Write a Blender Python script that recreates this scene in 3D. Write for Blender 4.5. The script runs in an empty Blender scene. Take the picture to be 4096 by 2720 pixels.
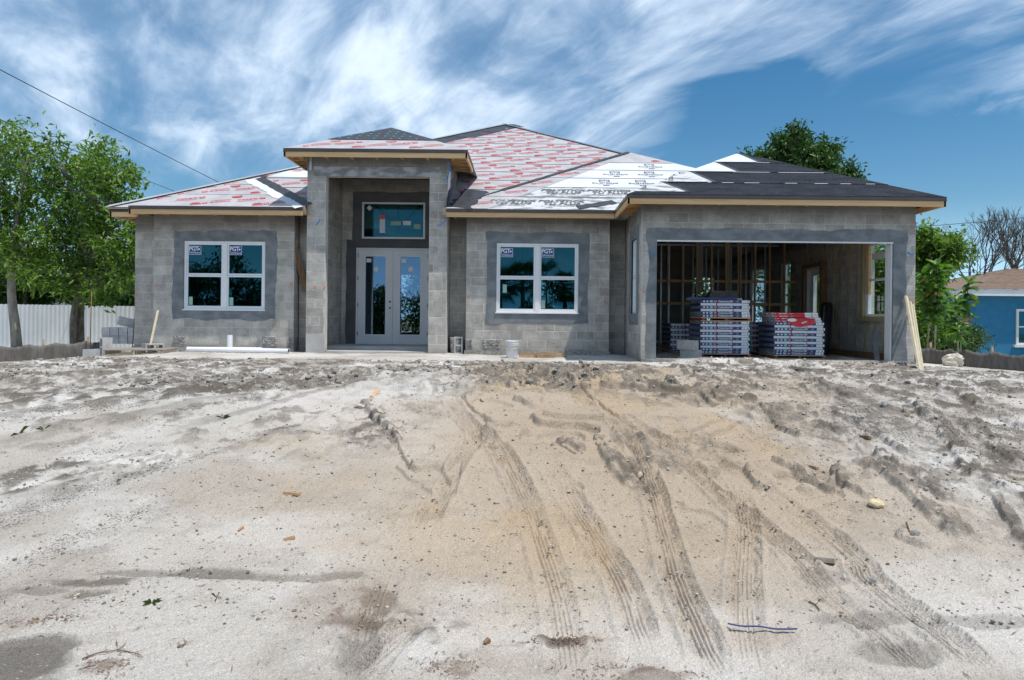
import bpy, bmesh, math, random
import numpy as np
from mathutils import Vector, Matrix
random.seed(7)
rng = np.random.default_rng(11)
R = math.radians
scn = bpy.context.scene
col = scn.collection
# ---------------------------------------------------------------- camera
EYE = 0.70
FPX, CX, CY, ROLL = 683.0, 530.0, 318.0, 0.0100
cd = bpy.data.cameras.new('camera'); cam = bpy.data.objects.new('camera', cd); col.objects.link(cam)
cd.sensor_width = 36.0; cd.lens = 36.0*FPX/1024.0
cd.shift_x = (512.0-CX)/1024.0; cd.shift_y = (CY-340.0)/1024.0
cd.clip_start = 0.05; cd.clip_end = 3000
cam.location = (0, 0, EYE); cam.rotation_euler = (R(90), -ROLL, 0)
scn.camera = cam
# ---------------------------------------------------------------- sun, sky, exposure
SUN = Vector((0.34, -0.20, 1.0)).normalized()
sl = bpy.data.lights.new('sun', 'SUN'); sl.energy = 2.6; sl.angle = R(0.5); sl.color = (1.0, 0.955, 0.89)
so = bpy.data.objects.new('sun', sl); col.objects.link(so)
so.rotation_euler = SUN.to_track_quat('Z', 'Y').to_euler(); so.location = (20, -10, 60)
w = bpy.data.worlds.new('World'); scn.world = w; w.use_nodes = True
nt = w.node_tree; nt.nodes.clear(); N = nt.nodes.new; L = nt.links.new
def mth(op, a, b=None, c=None, tree=None, clamp=False):
    t = tree or nt
    n = t.nodes.new('ShaderNodeMath'); n.operation = op; n.use_clamp = clamp
    for i, v in enumerate((a, b, c)):
        if v is None: continue
        if isinstance(v, (int, float)): n.inputs[i].default_value = v
        else: t.links.new(v, n.inputs[i])
    return n.outputs[0]
def maprange(v, a, b, c, d, tree=None, smooth=True):
    t = tree or nt
    n = t.nodes.new('ShaderNodeMapRange'); n.interpolation_type = 'SMOOTHSTEP' if smooth else 'LINEAR'
    t.links.new(v, n.inputs[0])
    for i, x in enumerate((a, b, c, d)): n.inputs[i+1].default_value = x
    return n.outputs[0]
sky = N('ShaderNodeTexSky'); sky.sky_type = 'NISHITA'; sky.sun_disc = False
sky.sun_elevation = math.asin(SUN.z); sky.sun_rotation = math.atan2(SUN.x, SUN.y)
sky.air_density = 1.0; sky.dust_density = 0.15; sky.ozone_density = 2.5; sky.altitude = 0
tc = N('ShaderNodeTexCoord'); sep = N('ShaderNodeSeparateXYZ'); L(tc.outputs['Generated'], sep.inputs[0])
dz = mth('MAXIMUM', sep.outputs[2], 0.03)
pxn = mth('DIVIDE', sep.outputs[0], mth('ADD', dz, 0.18)); pyn = mth('DIVIDE', sep.outputs[1], mth('ADD', dz, 0.18))
def skynoise(sx, sy, off, scale, detail, rough, dist, rot=0.0):
    cb = N('ShaderNodeCombineXYZ')
    ca, sa = math.cos(rot), math.sin(rot)
    xr = mth('ADD', mth('MULTIPLY', pxn, ca), mth('MULTIPLY', pyn, sa))
    yr = mth('SUBTRACT', mth('MULTIPLY', pyn, ca), mth('MULTIPLY', pxn, sa))
    L(mth('MULTIPLY', xr, sx), cb.inputs[0]); L(mth('MULTIPLY', yr, sy), cb.inputs[1]); cb.inputs[2].default_value = off
    n = N('ShaderNodeTexNoise'); n.noise_dimensions = '3D'
    L(cb.outputs[0], n.inputs['Vector']); n.inputs['Scale'].default_value = scale
    n.inputs['Detail'].default_value = detail; n.inputs['Roughness'].default_value = rough; n.inputs['Distortion'].default_value = dist
    return n.outputs['Fac']
n_big = skynoise(0.9, 0.62, 3.1, 1.35, 3, 0.5, 0.4, 0.45)
n_str = skynoise(1.25, 0.62, 1.7, 2.0, 7, 0.56, 0.7, 0.50)
n_fin = skynoise(3.0, 1.0, 9.2, 2.6, 8, 0.60, 0.5, 0.62)
cl = mth('ADD', mth('MULTIPLY', n_big, 0.78), mth('ADD', mth('MULTIPLY', n_str, 0.56), mth('MULTIPLY', n_fin, 0.22)))
# clear air low on the right, beyond the edge of the cirrus sheet
clear = mth('MULTIPLY', maprange(mth('ADD', pxn, mth('MULTIPLY', mth('SUBTRACT', n_str, 0.5), 0.9)), 0.36, 0.78, 0, 1), maprange(mth('ADD', pyn, mth('MULTIPLY', mth('SUBTRACT', n_str, 0.5), 1.3)), 1.74, 2.08, 0, 1))
cl = mth('SUBTRACT', cl, mth('MULTIPLY', clear, 0.45))
cfac = maprange(cl, 0.54, 0.96, 0.0, 0.90)
lowsky = maprange(sep.outputs[2], 0.0, 0.16, 1.0, 0.0)
cfac = mth('MULTIPLY', cfac, maprange(sep.outputs[2], 0.05, 0.14, 0.25, 1.0))
hs = N('ShaderNodeHueSaturation'); L(sky.outputs[0], hs.inputs['Color']); hs.inputs['Saturation'].default_value = 1.32; hs.inputs['Value'].default_value = 0.50; hs.inputs['Hue'].default_value = 0.492
ccol = N('ShaderNodeMixRGB'); L(maprange(mth('ADD', mth('MULTIPLY', n_str, 0.6), mth('MULTIPLY', n_fin, 0.4)), 0.38, 0.66, 0, 1), ccol.inputs[0]); ccol.inputs[1].default_value = (1.6, 2.45, 3.6, 1); ccol.inputs[2].default_value = (4.5, 5.2, 6.05, 1)
mixc = N('ShaderNodeMixRGB'); L(cfac, mixc.inputs[0]); hz = N('ShaderNodeMixRGB'); L(lowsky, hz.inputs[0]); L(hs.outputs[0], hz.inputs[1]); hz.inputs[2].default_value = (2.4, 4.3, 6.2, 1); L(hz.outputs[0], mixc.inputs[1]); L(ccol.outputs[0], mixc.inputs[2])
bg = N('ShaderNodeBackground'); bg.inputs[1].default_value = 0.130; L(mixc.outputs[0], bg.inputs[0])
wo = N('ShaderNodeOutputWorld'); L(bg.outputs[0], wo.inputs[0])
scn.view_settings.view_transform = 'Standard'; scn.view_settings.look = 'None'
scn.view_settings.exposure = 0.70; scn.view_settings.gamma = 1.0; scn.view_settings.use_curve_mapping = False
scn.render.engine = 'CYCLES'
scn.cycles.max_bounces = 8; scn.cycles.diffuse_bounces = 4; scn.cycles.transparent_max_bounces = 12
scn.cycles.use_denoising = True; scn.cycles.sample_clamp_indirect = 6.0
# ---------------------------------------------------------------- helpers
def unroll(px, py):
    a, b = px-CX, py-CY
    return a+ROLL*b, b-ROLL*a
def P(px, py, y):
    """the point of the place that is seen at photo pixel (px,py) and lies y metres in front of the camera"""
    a, b = unroll(px, py)
    return Vector((a*y/FPX, y, EYE-b*y/FPX))
WL = {}
def empty(name, loc, parent=None, rz=0.0):
    o = bpy.data.objects.new(name, None); col.objects.link(o); o.empty_display_size = 0.2
    loc = Vector(loc); WL[o] = loc
    if parent is not None:
        o.parent = parent; o.location = loc-WL[parent]
    else: o.location = loc
    o.rotation_euler = (0, 0, rz)
    return o
def tag(o, label=None, cat=None, group=None, kind=None):
    if label: o['label'] = label
    if cat: o['category'] = cat
    if group: o['group'] = group
    if kind: o['kind'] = kind
    return o
def thing(name, loc, label, cat, group=None, rz=0.0):
    return tag(empty(name, loc, None, rz), label, cat, group)
class MB:
    def __init__(s): s.v = []; s.f = []; s.m = []
    def add(s, vs, fs, mi=0):
        b = len(s.v); s.v.extend(vs); s.f.extend([tuple(i+b for i in f) for f in fs]); s.m.extend([mi]*len(fs))
    def hexa(s, c, mi=0):
        s.add(c, [(0,3,2,1),(4,5,6,7),(0,1,5,4),(1,2,6,5),(2,3,7,6),(3,0,4,7)], mi)
    def box(s, x0, x1, y0, y1, z0, z1, mi=0):
        s.hexa([(x0,y0,z0),(x1,y0,z0),(x1,y1,z0),(x0,y1,z0),(x0,y0,z1),(x1,y0,z1),(x1,y1,z1),(x0,y1,z1)], mi)
    def bar(s, p0, p1, w, h, up=(0,0,1), mi=0, taper=1.0):
        p0, p1 = Vector(p0), Vector(p1); d = (p1-p0).normalized(); up = Vector(up)
        a = d.cross(up)
        if a.length < 1e-5: a = d.cross(Vector((1,0,0)))
        a.normalize(); b = a.cross(d).normalized()
        c = []
        for p, k in ((p0,1.0),(p1,taper)):
            for i, j in ((-1,-1),(1,-1),(1,1),(-1,1)): c.append(tuple(p+a*(i*w*k/2)+b*(j*h*k/2)))
        s.hexa(c, mi)
    def tube(s, pts, rad, n=8, mi=0, caps=True):
        pts = [Vector(p) for p in pts]
        if not isinstance(rad, (list, tuple)): rad = [rad]*len(pts)
        b0 = len(s.v); a = None
        for i, p in enumerate(pts):
            d = (pts[min(i+1,len(pts)-1)]-pts[max(i-1,0)]).normalized()
            if a is None:
                a = d.cross(Vector((0,0,1)))
                if a.length < 1e-3: a = d.cross(Vector((1,0,0)))
            else: a = a-d*a.dot(d)
            a.normalize(); bb = d.cross(a)
            for k in range(n):
                t = 2*math.pi*k/n; s.v.append(tuple(p+(a*math.cos(t)+bb*math.sin(t))*rad[i]))
        for i in range(len(pts)-1):
            for k in range(n):
                k2 = (k+1)%n
                s.f.append((b0+i*n+k, b0+i*n+k2, b0+(i+1)*n+k2, b0+(i+1)*n+k)); s.m.append(mi)
        if caps:
            s.f.append(tuple(b0+k for k in reversed(range(n)))); s.m.append(mi)
            e = b0+(len(pts)-1)*n; s.f.append(tuple(e+k for k in range(n))); s.m.append(mi)
    def lathe(s, prof, c=(0,0,0), n=20, mi=0):
        b0 = len(s.v); c = Vector(c)
        for r, z in prof:
            for k in range(n):
                t = 2*math.pi*k/n; s.v.append((c.x+r*math.cos(t), c.y+r*math.sin(t), c.z+z))
        for i in range(len(prof)-1):
            for k in range(n):
                k2 = (k+1)%n; s.f.append((b0+i*n+k, b0+i*n+k2, b0+(i+1)*n+k2, b0+(i+1)*n+k)); s.m.append(mi)
    def poly(s, pts, mi=0): s.add([tuple(p) for p in pts], [tuple(range(len(pts)))], mi)
    def slab(s, pts, off, mi=0):
        """closed prism: polygon pts and the same polygon moved by off"""
        off = Vector(off); n = len(pts); a = [tuple(p) for p in pts]; b = [tuple(Vector(p)+off) for p in pts]
        fs = [tuple(reversed(range(n))), tuple(range(n, 2*n))]
        for i in range(n): fs.append((i, (i+1)%n, n+(i+1)%n, n+i))
        s.add(a+b, fs, mi)
    def text(s, tm, o, u, v, size, mi=0):
        o, u, v = Vector(o), Vector(u)*size, Vector(v)*size
        s.add([tuple(o+u*x+v*y) for x, y in tm[0]], tm[1], mi)
    def mesh(s, name, mats, origin=(0,0,0), smooth=False):
        o = Vector(origin); me = bpy.data.meshes.new(name)
        me.from_pydata([(a[0]-o.x, a[1]-o.y, a[2]-o.z) for a in s.v], [], s.f)
        for m in mats: me.materials.append(m)
        if len(mats) > 1: me.polygons.foreach_set('material_index', s.m)
        if smooth: me.polygons.foreach_set('use_smooth', [True]*len(s.f))
        me.update(); return me
    def build(s, name, mats, parent=None, origin=None, smooth=False):
        if not isinstance(mats, (list, tuple)): mats = [mats]
        if origin is None: origin = WL[parent] if parent is not None else (0,0,0)
        origin = Vector(origin)
        o = bpy.data.objects.new(name, s.mesh(name, mats, origin, smooth)); col.objects.link(o); WL[o] = origin
        if parent is not None: o.parent = parent; o.location = origin-WL[parent]
        else: o.location = origin
        return o
def inst(name, me, loc, parent=None, rot=(0,0,0), scale=(1,1,1)):
    o = bpy.data.objects.new(name, me); col.objects.link(o); WL[o] = Vector(loc)
    if parent is not None: o.parent = parent; o.location = Vector(loc)-WL[parent]
    else: o.location = loc
    o.rotation_euler = rot; o.scale = scale
    return o
_tx = {}
def textmesh(body, bold=0.0, shear=0.0, spacing=1.0):
    key = (body, bold, shear, spacing)
    if key in _tx: return _tx[key]
    c = bpy.data.curves.new('t', 'FONT'); c.body = body; c.align_x = 'CENTER'; c.align_y = 'CENTER'; c.resolution_u = 2
    c.offset = bold; c.shear = shear; c.space_character = spacing
    o = bpy.data.objects.new('t', c); col.objects.link(o)
    dg = bpy.context.evaluated_depsgraph_get(); me = o.evaluated_get(dg).to_mesh()
    vs = [(v.co.x, v.co.y) for v in me.vertices]; fs = [tuple(p.vertices) for p in me.polygons]
    o.evaluated_get(dg).to_mesh_clear(); bpy.data.objects.remove(o); bpy.data.curves.remove(c)
    ys = [v[1] for v in vs]; xs = [v[0] for v in vs]
    _tx[key] = (vs, fs, max(xs)-min(xs), max(ys)-min(ys)); return _tx[key]
def bevel_mesh(name, mb, mats, width, seg=1, origin=(0,0,0)):
    me = mb.mesh(name, mats, origin); bm = bmesh.new(); bm.from_mesh(me)
    bmesh.ops.remove_doubles(bm, verts=bm.verts, dist=1e-6)
    bmesh.ops.bevel(bm, geom=list(bm.edges), offset=width, segments=seg, profile=0.5, affect='EDGES')
    bm.to_mesh(me); bm.free(); return me
# numpy value noise
def vnoise(x, y, seed=0):
    x = np.asarray(x, dtype=np.float64); y = np.asarray(y, dtype=np.float64)
    xi = np.floor(x); yi = np.floor(y); fx = x-xi; fy = y-yi
    xi = xi.astype(np.int64); yi = yi.astype(np.int64)
    def h(a, b):
        n = (a*374761393+b*668265263+seed*974634777) & 0xFFFFFFFF
        n = ((n ^ (n >> 13))*1274126177) & 0xFFFFFFFF
        return ((n ^ (n >> 16)) & 0xFFFF)/65535.0
    u = fx*fx*(3-2*fx); v = fy*fy*(3-2*fy)
    a = h(xi,yi); b = h(xi+1,yi); c = h(xi,yi+1); d = h(xi+1,yi+1)
    return a+(b-a)*u+(c-a)*v+(a-b-c+d)*u*v
def fbm(x, y, oct=4, seed=0, gain=0.5):
    t = 0.0; amp = 1.0; tot = 0.0
    for i in range(oct):
        t = t+amp*vnoise(x*2.03**i+17.3*i, y*2.03**i-9.1*i, seed+i*13); tot += amp; amp *= gain
    return t/tot
def sst(a, b, x):
    t = np.clip((np.asarray(x, dtype=float)-a)/(b-a), 0, 1); return t*t*(3-2*t)
# ---------------------------------------------------------------- materials
def newmat(name):
    m = bpy.data.materials.new(name); m.use_nodes = True; t = m.node_tree
    b = t.nodes['Principled BSDF']; return m, t, b
def mnoise(t, scale, detail=4, rough=0.55, vec=None, dist=0.0):
    n = t.nodes.new('ShaderNodeTexNoise'); n.inputs['Scale'].default_value = scale; n.inputs['Detail'].default_value = detail
    n.inputs['Roughness'].default_value = rough; n.inputs['Distortion'].default_value = dist
    if vec is not None: t.links.new(vec, n.inputs['Vector'])
    return n.outputs['Fac']
def wpos(t, sc=(1,1,1)):
    g = t.nodes.new('ShaderNodeNewGeometry'); mp = t.nodes.new('ShaderNodeMapping'); mp.inputs['Scale'].default_value = sc
    t.links.new(g.outputs['Position'], mp.inputs['Vector']); return mp.outputs['Vector']
def lpos(t, sc=(1,1,1)):
    g = t.nodes.new('ShaderNodeTexCoord'); mp = t.nodes.new('ShaderNodeMapping'); mp.inputs['Scale'].default_value = sc
    t.links.new(g.outputs['Object'], mp.inputs['Vector']); return mp.outputs['Vector']
def rgbmix(t, f, a, b, op='MIX'):
    n = t.nodes.new('ShaderNodeMixRGB'); n.blend_type = op
    for i, v in enumerate((f, a, b)):
        if isinstance(v, (int, float)): n.inputs[i].default_value = v
        elif isinstance(v, tuple): n.inputs[i].default_value = (*v[:3], 1)
        else: t.links.new(v, n.inputs[i])
    return n.outputs[0]
def bump(t, b, h, strength, dist):
    n = t.nodes.new('ShaderNodeBump'); n.inputs['Strength'].default_value = strength; n.inputs['Distance'].default_value = dist
    t.links.new(h, n.inputs['Height']); t.links.new(n.outputs[0], b.inputs['Normal']); return n
def mat(name, c1, c2=None, rough=0.8, scale=6.0, sc3=(1,1,1), detail=5, vary=0.0, bmp=0.0, bscale=60.0, metal=0.0, lo=0.3, hi=0.7, local=False, spec=None):
    m, t, b = newmat(name); b.inputs['Roughness'].default_value = rough; b.inputs['Metallic'].default_value = metal
    if spec is not None: b.inputs['Specular IOR Level'].default_value = spec
    pos = lpos(t, sc3) if local else wpos(t, sc3)
    if c2 is None: c = rgbmix(t, 0.0, c1, c1)
    else: c = rgbmix(t, maprange(mnoise(t, scale, detail, vec=pos), lo, hi, 0, 1, t), c1, c2)
    if vary > 0:
        oi = t.nodes.new('ShaderNodeObjectInfo')
        hv = t.nodes.new('ShaderNodeHueSaturation'); t.links.new(c, hv.inputs['Color'])
        t.links.new(maprange(oi.outputs['Random'], 0, 1, 1-vary, 1+vary, t, False), hv.inputs['Value']); c = hv.outputs[0]
    t.links.new(c, b.inputs['Base Color'])
    if bmp > 0: bump(t, b, mnoise(t, bscale, 4, vec=pos), bmp, 0.01)
    return m
M = {}
def block_mat(name, base, dark, vary, zo=0.0):
    m, t, b = newmat(name); b.inputs['Roughness'].default_value = 0.93; b.inputs['Specular IOR Level'].default_value = 0.2
    pos = wpos(t)
    c = rgbmix(t, maprange(mth('ADD', mth('MULTIPLY', mnoise(t, 4.2, 6, 0.65, pos), 0.65, tree=t), mth('MULTIPLY', mnoise(t, 0.9, 3, 0.6, pos), 0.35, tree=t), tree=t), 0.36, 0.64, 0, 1, t), dark, base)
    sp = mnoise(t, 75, 3, 0.7, pos)
    c = rgbmix(t, maprange(sp, 0.30, 0.72, 0.0, 0.55, t), rgbmix(t, 1.0, c, (0.62, 0.61, 0.60), 'MULTIPLY'), c)
    sp2 = mnoise(t, 28, 2, 0.5, pos)
    c = rgbmix(t, maprange(sp2, 0.66, 0.72, 0, 0.55, t), c, (0.10, 0.097, 0.094))
    # run-off stains below the wall top
    sep = t.nodes.new('ShaderNodeSeparateXYZ'); t.links.new(pos, sep.inputs[0])
    st = mnoise(t, 1.0, 4, 0.6, wpos(t, (5.5, 1.0, 0.35)))
    zs_ = mth('SUBTRACT', sep.outputs[2], zo, tree=t)
    zz = mth('ADD', zs_, mth('MULTIPLY', mth('SUBTRACT', st, 0.5), 1.4, tree=t), tree=t)
    stain = mth('MULTIPLY', maprange(zz, 2.86, 3.02, 0, 1, t), maprange(zs_, 2.45, 3.0, 0, 0.75, t), tree=t)
    stain = mth('MULTIPLY', stain, maprange(zs_, 3.06, 3.1, 1, 0, t), tree=t)
    c = rgbmix(t, stain, c, (0.085, 0.08, 0.075))
    # splash dirt near the ground, uneven
    low = mth('ADD', sep.outputs[2], mth('MULTIPLY', mnoise(t, 2.2, 4, 0.6, pos), 0.5, tree=t), tree=t)
    c = rgbmix(t, maprange(low, 0.10, 0.42, 0.42, 0.0, t), c, (0.20, 0.185, 0.165))
    if vary:
        oi = t.nodes.new('ShaderNodeObjectInfo'); gi = t.nodes.new('ShaderNodeNewGeometry'); hv = t.nodes.new('ShaderNodeHueSaturation'); t.links.new(c, hv.inputs['Color'])
        t.links.new(maprange(mth('FRACT', mth('ADD', oi.outputs['Random'], gi.outputs['Random Per Island'], tree=t), tree=t), 0, 1, 1-vary, 1+vary, t, False), hv.inputs['Value']); c = hv.outputs[0]
    t.links.new(c, b.inputs['Base Color'])
    bump(t, b, mth('ADD', sp, mth('MULTIPLY', sp2, 0.6, tree=t), tree=t), 0.55, 0.006)
    return m
M['block'] = block_mat('concrete_block', (0.72,0.682,0.622), (0.48,0.45,0.408), 0.14)
M['mortar'] = block_mat('mortar', (0.88,0.845,0.79), (0.70,0.67,0.625), 0.0)
M['block_p'] = block_mat('portal_block', (0.72,0.682,0.622), (0.48,0.45,0.408), 0.14, 1.28)
M['mortar_p'] = block_mat('portal_mortar', (0.88,0.845,0.79), (0.70,0.67,0.625), 0.0, 1.28)
M['stucco'] = mat('stucco_grey', (0.145,0.158,0.168), (0.24,0.255,0.263), 0.95, 3.4, (1,1,1.6), detail=8, bmp=0.5, bscale=40)
M['stucco_dark'] = mat('stucco_charcoal', (0.085,0.088,0.092), (0.12,0.122,0.126), 0.95, 2.5, bmp=0.35, bscale=90)
M['concrete'] = mat('slab_concrete', (0.40,0.39,0.37), (0.52,0.50,0.475), 0.9, 1.6, bmp=0.2, bscale=40)
M['rough_conc'] = mat('rough_concrete', (0.20,0.19,0.175), (0.40,0.385,0.36), 0.95, 16, bmp=1.0, bscale=35)
M['loose_block'] = mat('loose_block', (0.40,0.395,0.385), (0.53,0.52,0.51), 0.95, 9, vary=0.1, bmp=0.5, bscale=90)
M['pine'] = mat('fresh_pine', (0.60,0.37,0.17), (0.72,0.49,0.26), 0.7, 2.0, (0.6,8,14), vary=0.08, bmp=0.1)
M['pine_d'] = mat('truss_pine', (0.40,0.23,0.10), (0.56,0.35,0.17), 0.75, 2.0, (3,3,10), vary=0.12)
M['stud'] = mat('stud_pine', (0.45,0.26,0.125), (0.60,0.38,0.20), 0.8, 2.5, (6,6,0.8), vary=0.2)
M['treated'] = mat('treated_lumber', (0.33,0.27,0.14), (0.45,0.36,0.20), 0.8, 3, (6,6,0.7), vary=0.15)
M['paleboard'] = mat('pale_lumber', (0.50,0.43,0.29), (0.62,0.54,0.39), 0.75, 3, (7,7,0.8), vary=0.06)
M['greywood'] = mat('weathered_wood', (0.28,0.235,0.19), (0.43,0.375,0.31), 0.9, 4, (1.2,9,9), vary=0.12, bmp=0.2)
M['plank'] = mat('worn_plank', (0.42,0.30,0.19), (0.56,0.42,0.28), 0.85, 4, (1.2,9,9), vary=0.15)
M['brownwood'] = mat('dark_brown_wood', (0.17,0.095,0.05), (0.25,0.15,0.08), 0.8, 4, (6,6,1))
M['drip'] = mat('bronze_metal', (0.055,0.042,0.040), (0.07,0.055,0.052), 0.35, 3, spec=0.5)
M['deck'] = mat('roof_deck', (0.40,0.31,0.21), (0.50,0.40,0.28), 0.9, 3)
M['under'] = mat('white_underlayment', (0.365,0.35,0.36), (0.455,0.44,0.45), 0.65, 2.6, bmp=0.4, bscale=5)
M['boral'] = mat('bright_underlayment', (0.58,0.60,0.63), (0.70,0.72,0.74), 0.5, 1.2, bmp=0.1, bscale=9)
M['poly'] = mat('smudged_underlayment', (0.55,0.56,0.57), (0.22,0.225,0.23), 0.6, 2.6, (1,2.2,2.2), detail=9, lo=0.46, hi=0.62, bmp=0.1, bscale=9)
M['gran'] = None
m, t, b = newmat('granule_membrane'); pos = wpos(t)
c = rgbmix(t, maprange(mnoise(t, 2.0, 5, 0.6, wpos(t, (1,2,2))), 0.3, 0.7, 0, 1, t), (0.016,0.019,0.025), (0.032,0.037,0.046))
g = mnoise(t, 95, 2, 0.5, pos); c = rgbmix(t, maprange(g, 0.60, 0.70, 0, 1, t), c, (0.16,0.18,0.21)); t.links.new(c, b.inputs['Base Color'])
b.inputs['Roughness'].default_value = 1.0; b.inputs['Specular IOR Level'].default_value = 0.08; bump(t, b, g, 0.5, 0.004); M['gran'] = m
M['blackmem'] = mat('black_membrane', (0.022,0.026,0.034), (0.045,0.05,0.06), 0.5, 5, bmp=0.2, bscale=20)
M['mastic'] = mat('black_mastic', (0.02,0.021,0.023), (0.05,0.052,0.056), 0.45, 9, bmp=0.5, bscale=30)
M['red'] = mat('red_print', (0.55,0.035,0.045), None, 0.6)
M['redpale'] = mat('red_print_faded', (0.62,0.12,0.13), None, 0.6)
M['black'] = mat('black_print', (0.03,0.032,0.036), None, 0.6)
M['greyprint'] = mat('grey_print', (0.12,0.125,0.13), None, 0.6)
M['white'] = mat('white_print', (0.82,0.82,0.82), None, 0.5)
M['vinyl'] = mat('white_vinyl', (0.74,0.75,0.76), (0.80,0.80,0.81), 0.35, 2)
M['doorpaint'] = mat('door_primer', (0.72,0.72,0.73), (0.77,0.77,0.78), 0.5, 2)
M['alum'] = mat('aluminium', (0.55,0.56,0.57), None, 0.35, metal=0.6)
M['galv'] = mat('galvanised_steel', (0.50,0.54,0.58), (0.62,0.66,0.70), 0.4, 4, metal=0.7)
M['navy'] = mat('navy_wrap', (0.022,0.035,0.16), (0.028,0.045,0.19), 0.3, 3)
M['wrapwhite'] = mat('white_wrap', (0.66,0.68,0.73), (0.78,0.79,0.82), 0.3, 14, (1,1,3), bmp=0.35, bscale=16)
M['wrapgrey'] = mat('clear_wrap_ends', (0.16,0.165,0.175), (0.46,0.47,0.49), 0.35, 26, bmp=0.5, bscale=30, lo=0.4, hi=0.62)
M['teal'] = mat('teal_print', (0.16,0.52,0.50), None, 0.4)
M['redbox'] = mat('red_wrap', (0.60,0.025,0.04), (0.66,0.04,0.05), 0.35, 5, bmp=0.3, bscale=16)
M['pvc'] = mat('pvc', (0.78,0.79,0.82), (0.84,0.84,0.86), 0.3, 3)
M['bucket'] = mat('bucket_plastic', (0.62,0.63,0.64), (0.74,0.74,0.74), 0.45, 7, lo=0.42, hi=0.6)
M['dirtybucket'] = mat('dirty_bucket', (0.30,0.30,0.30), (0.62,0.62,0.61), 0.6, 6, lo=0.42, hi=0.58)
M['rebar'] = mat('rusty_rebar', (0.16,0.085,0.055), (0.24,0.13,0.08), 0.85, 30)
M['blueconduit'] = mat('blue_conduit', (0.02,0.24,0.62), None, 0.4)
M['orange'] = mat('orange_marking', (0.85,0.17,0.06), (0.70,0.30,0.20), 0.8, 30)
M['navysticker'] = mat('sticker_navy', (0.015,0.06,0.23), None, 0.4)
M['greensticker'] = mat('sticker_green', (0.30,0.48,0.40), None, 0.5)
M['wire'] = mat('wire_black', (0.02,0.02,0.022), None, 0.6)
M['interior'] = mat('interior_dark', (0.22,0.205,0.19), (0.3,0.28,0.26), 0.9, 2)
def glass_mat(name, tint, refl, fac):
    m, t, b = newmat(name); t.nodes.remove(b)
    tr = t.nodes.new('ShaderNodeBsdfTransparent'); tr.inputs[0].default_value = (*tint, 1)
    gl = t.nodes.new('ShaderNodeBsdfGlossy'); gl.inputs[0].default_value = (*refl, 1); gl.inputs['Roughness'].default_value = 0.0
    lw = t.nodes.new('ShaderNodeLayerWeight'); lw.inputs[0].default_value = 0.5
    f = mth('ADD', mth('MULTIPLY', mth('POWER', lw.outputs['Facing'], 5.0, tree=t), 0.9, tree=t), fac+0.03, tree=t, clamp=True)
    mx = t.nodes.new('ShaderNodeMixShader'); t.links.new(f, mx.inputs[0]); t.links.new(tr.outputs[0], mx.inputs[1]); t.links.new(gl.outputs[0], mx.inputs[2])
    t.links.new(mx.outputs[0], t.nodes['Material Output'].inputs[0]); return m
M['glass'] = glass_mat('tinted_glass', (0.34,0.55,0.58), (0.13,0.40,0.50), 0.13)
M['clearglass'] = glass_mat('clear_glass', (0.86,0.93,0.92), (0.9,0.95,1.0), 0.06)
M['doorglass'] = glass_mat('door_glass', (0.60,0.68,0.72), (0.5,0.72,1.0), 0.16)
def leaf_mat(name, ca, cb, trans=0.35, rough=0.42):
    m, t, b = newmat(name); pos = wpos(t)
    n = mnoise(t, 1.6, 4, 0.6, pos); n2 = mnoise(t, 9, 2, 0.5, pos)
    c = rgbmix(t, maprange(mth('ADD', mth('MULTIPLY', n, 0.5, tree=t), mth('MULTIPLY', n2, 0.5, tree=t), tree=t), 0.38, 0.62, 0, 1, t), ca, cb)
    t.links.new(c, b.inputs['Base Color']); b.inputs['Roughness'].default_value = rough; b.inputs['Specular IOR Level'].default_value = 0.35
    tl = t.nodes.new('ShaderNodeBsdfTranslucent'); t.links.new(rgbmix(t, 1.0, c, (1.5,1.7,0.8), 'MULTIPLY'), tl.inputs[0])
    mx = t.nodes.new('ShaderNodeMixShader'); mx.inputs[0].default_value = trans
    t.links.new(b.outputs[0], mx.inputs[1]); t.links.new(tl.outputs[0], mx.inputs[2]); t.links.new(mx.outputs[0], t.nodes['Material Output'].inputs[0])
    return m
M['leaf'] = leaf_mat('leaf_green', (0.035,0.088,0.016), (0.20,0.31,0.05))
M['leaf2'] = leaf_mat('leaf_mid', (0.05,0.12,0.02), (0.14,0.25,0.04))
M['leafdark'] = leaf_mat('leaf_dark', (0.025,0.065,0.016), (0.06,0.12,0.026), 0.25)
M['leafbig'] = leaf_mat('leaf_broad', (0.04,0.11,0.02), (0.12,0.24,0.04), 0.35, 0.4)
M['leafyellow'] = leaf_mat('leaf_yellow', (0.42,0.22,0.03), (0.36,0.30,0.05), 0.3)
M['palm'] = leaf_mat('palm_leaf', (0.03,0.07,0.016), (0.065,0.12,0.03), 0.2)
M['drybrown'] = mat('dry_brown_leaf', (0.13,0.075,0.045), (0.26,0.165,0.10), 0.9, 12)
M['bark'] = mat('bark_grey', (0.10,0.082,0.066), (0.25,0.21,0.175), 0.95, 7, (1,1,0.35), bmp=0.8, bscale=24)
M['barkdark'] = mat('bark_dark', (0.05,0.042,0.036), (0.11,0.095,0.08), 0.95, 7)
M['barkpale'] = mat('bark_pale', (0.24,0.205,0.17), (0.42,0.37,0.32), 0.95, 7, (1,1,0.35), bmp=0.5, bscale=24)
M['silt'] = mat('silt_fabric', (0.08,0.072,0.065), (0.135,0.123,0.112), 0.75, 14, (1,1,0.25), bmp=0.6, bscale=9)
M['whitefence'] = mat('white_fence', (0.68,0.69,0.70), (0.76,0.76,0.77), 0.45, 1.2)
M['bluewall'] = mat('blue_paint', (0.022,0.165,0.32), (0.032,0.19,0.35), 0.9, 3, bmp=0.4, bscale=40)
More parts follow.
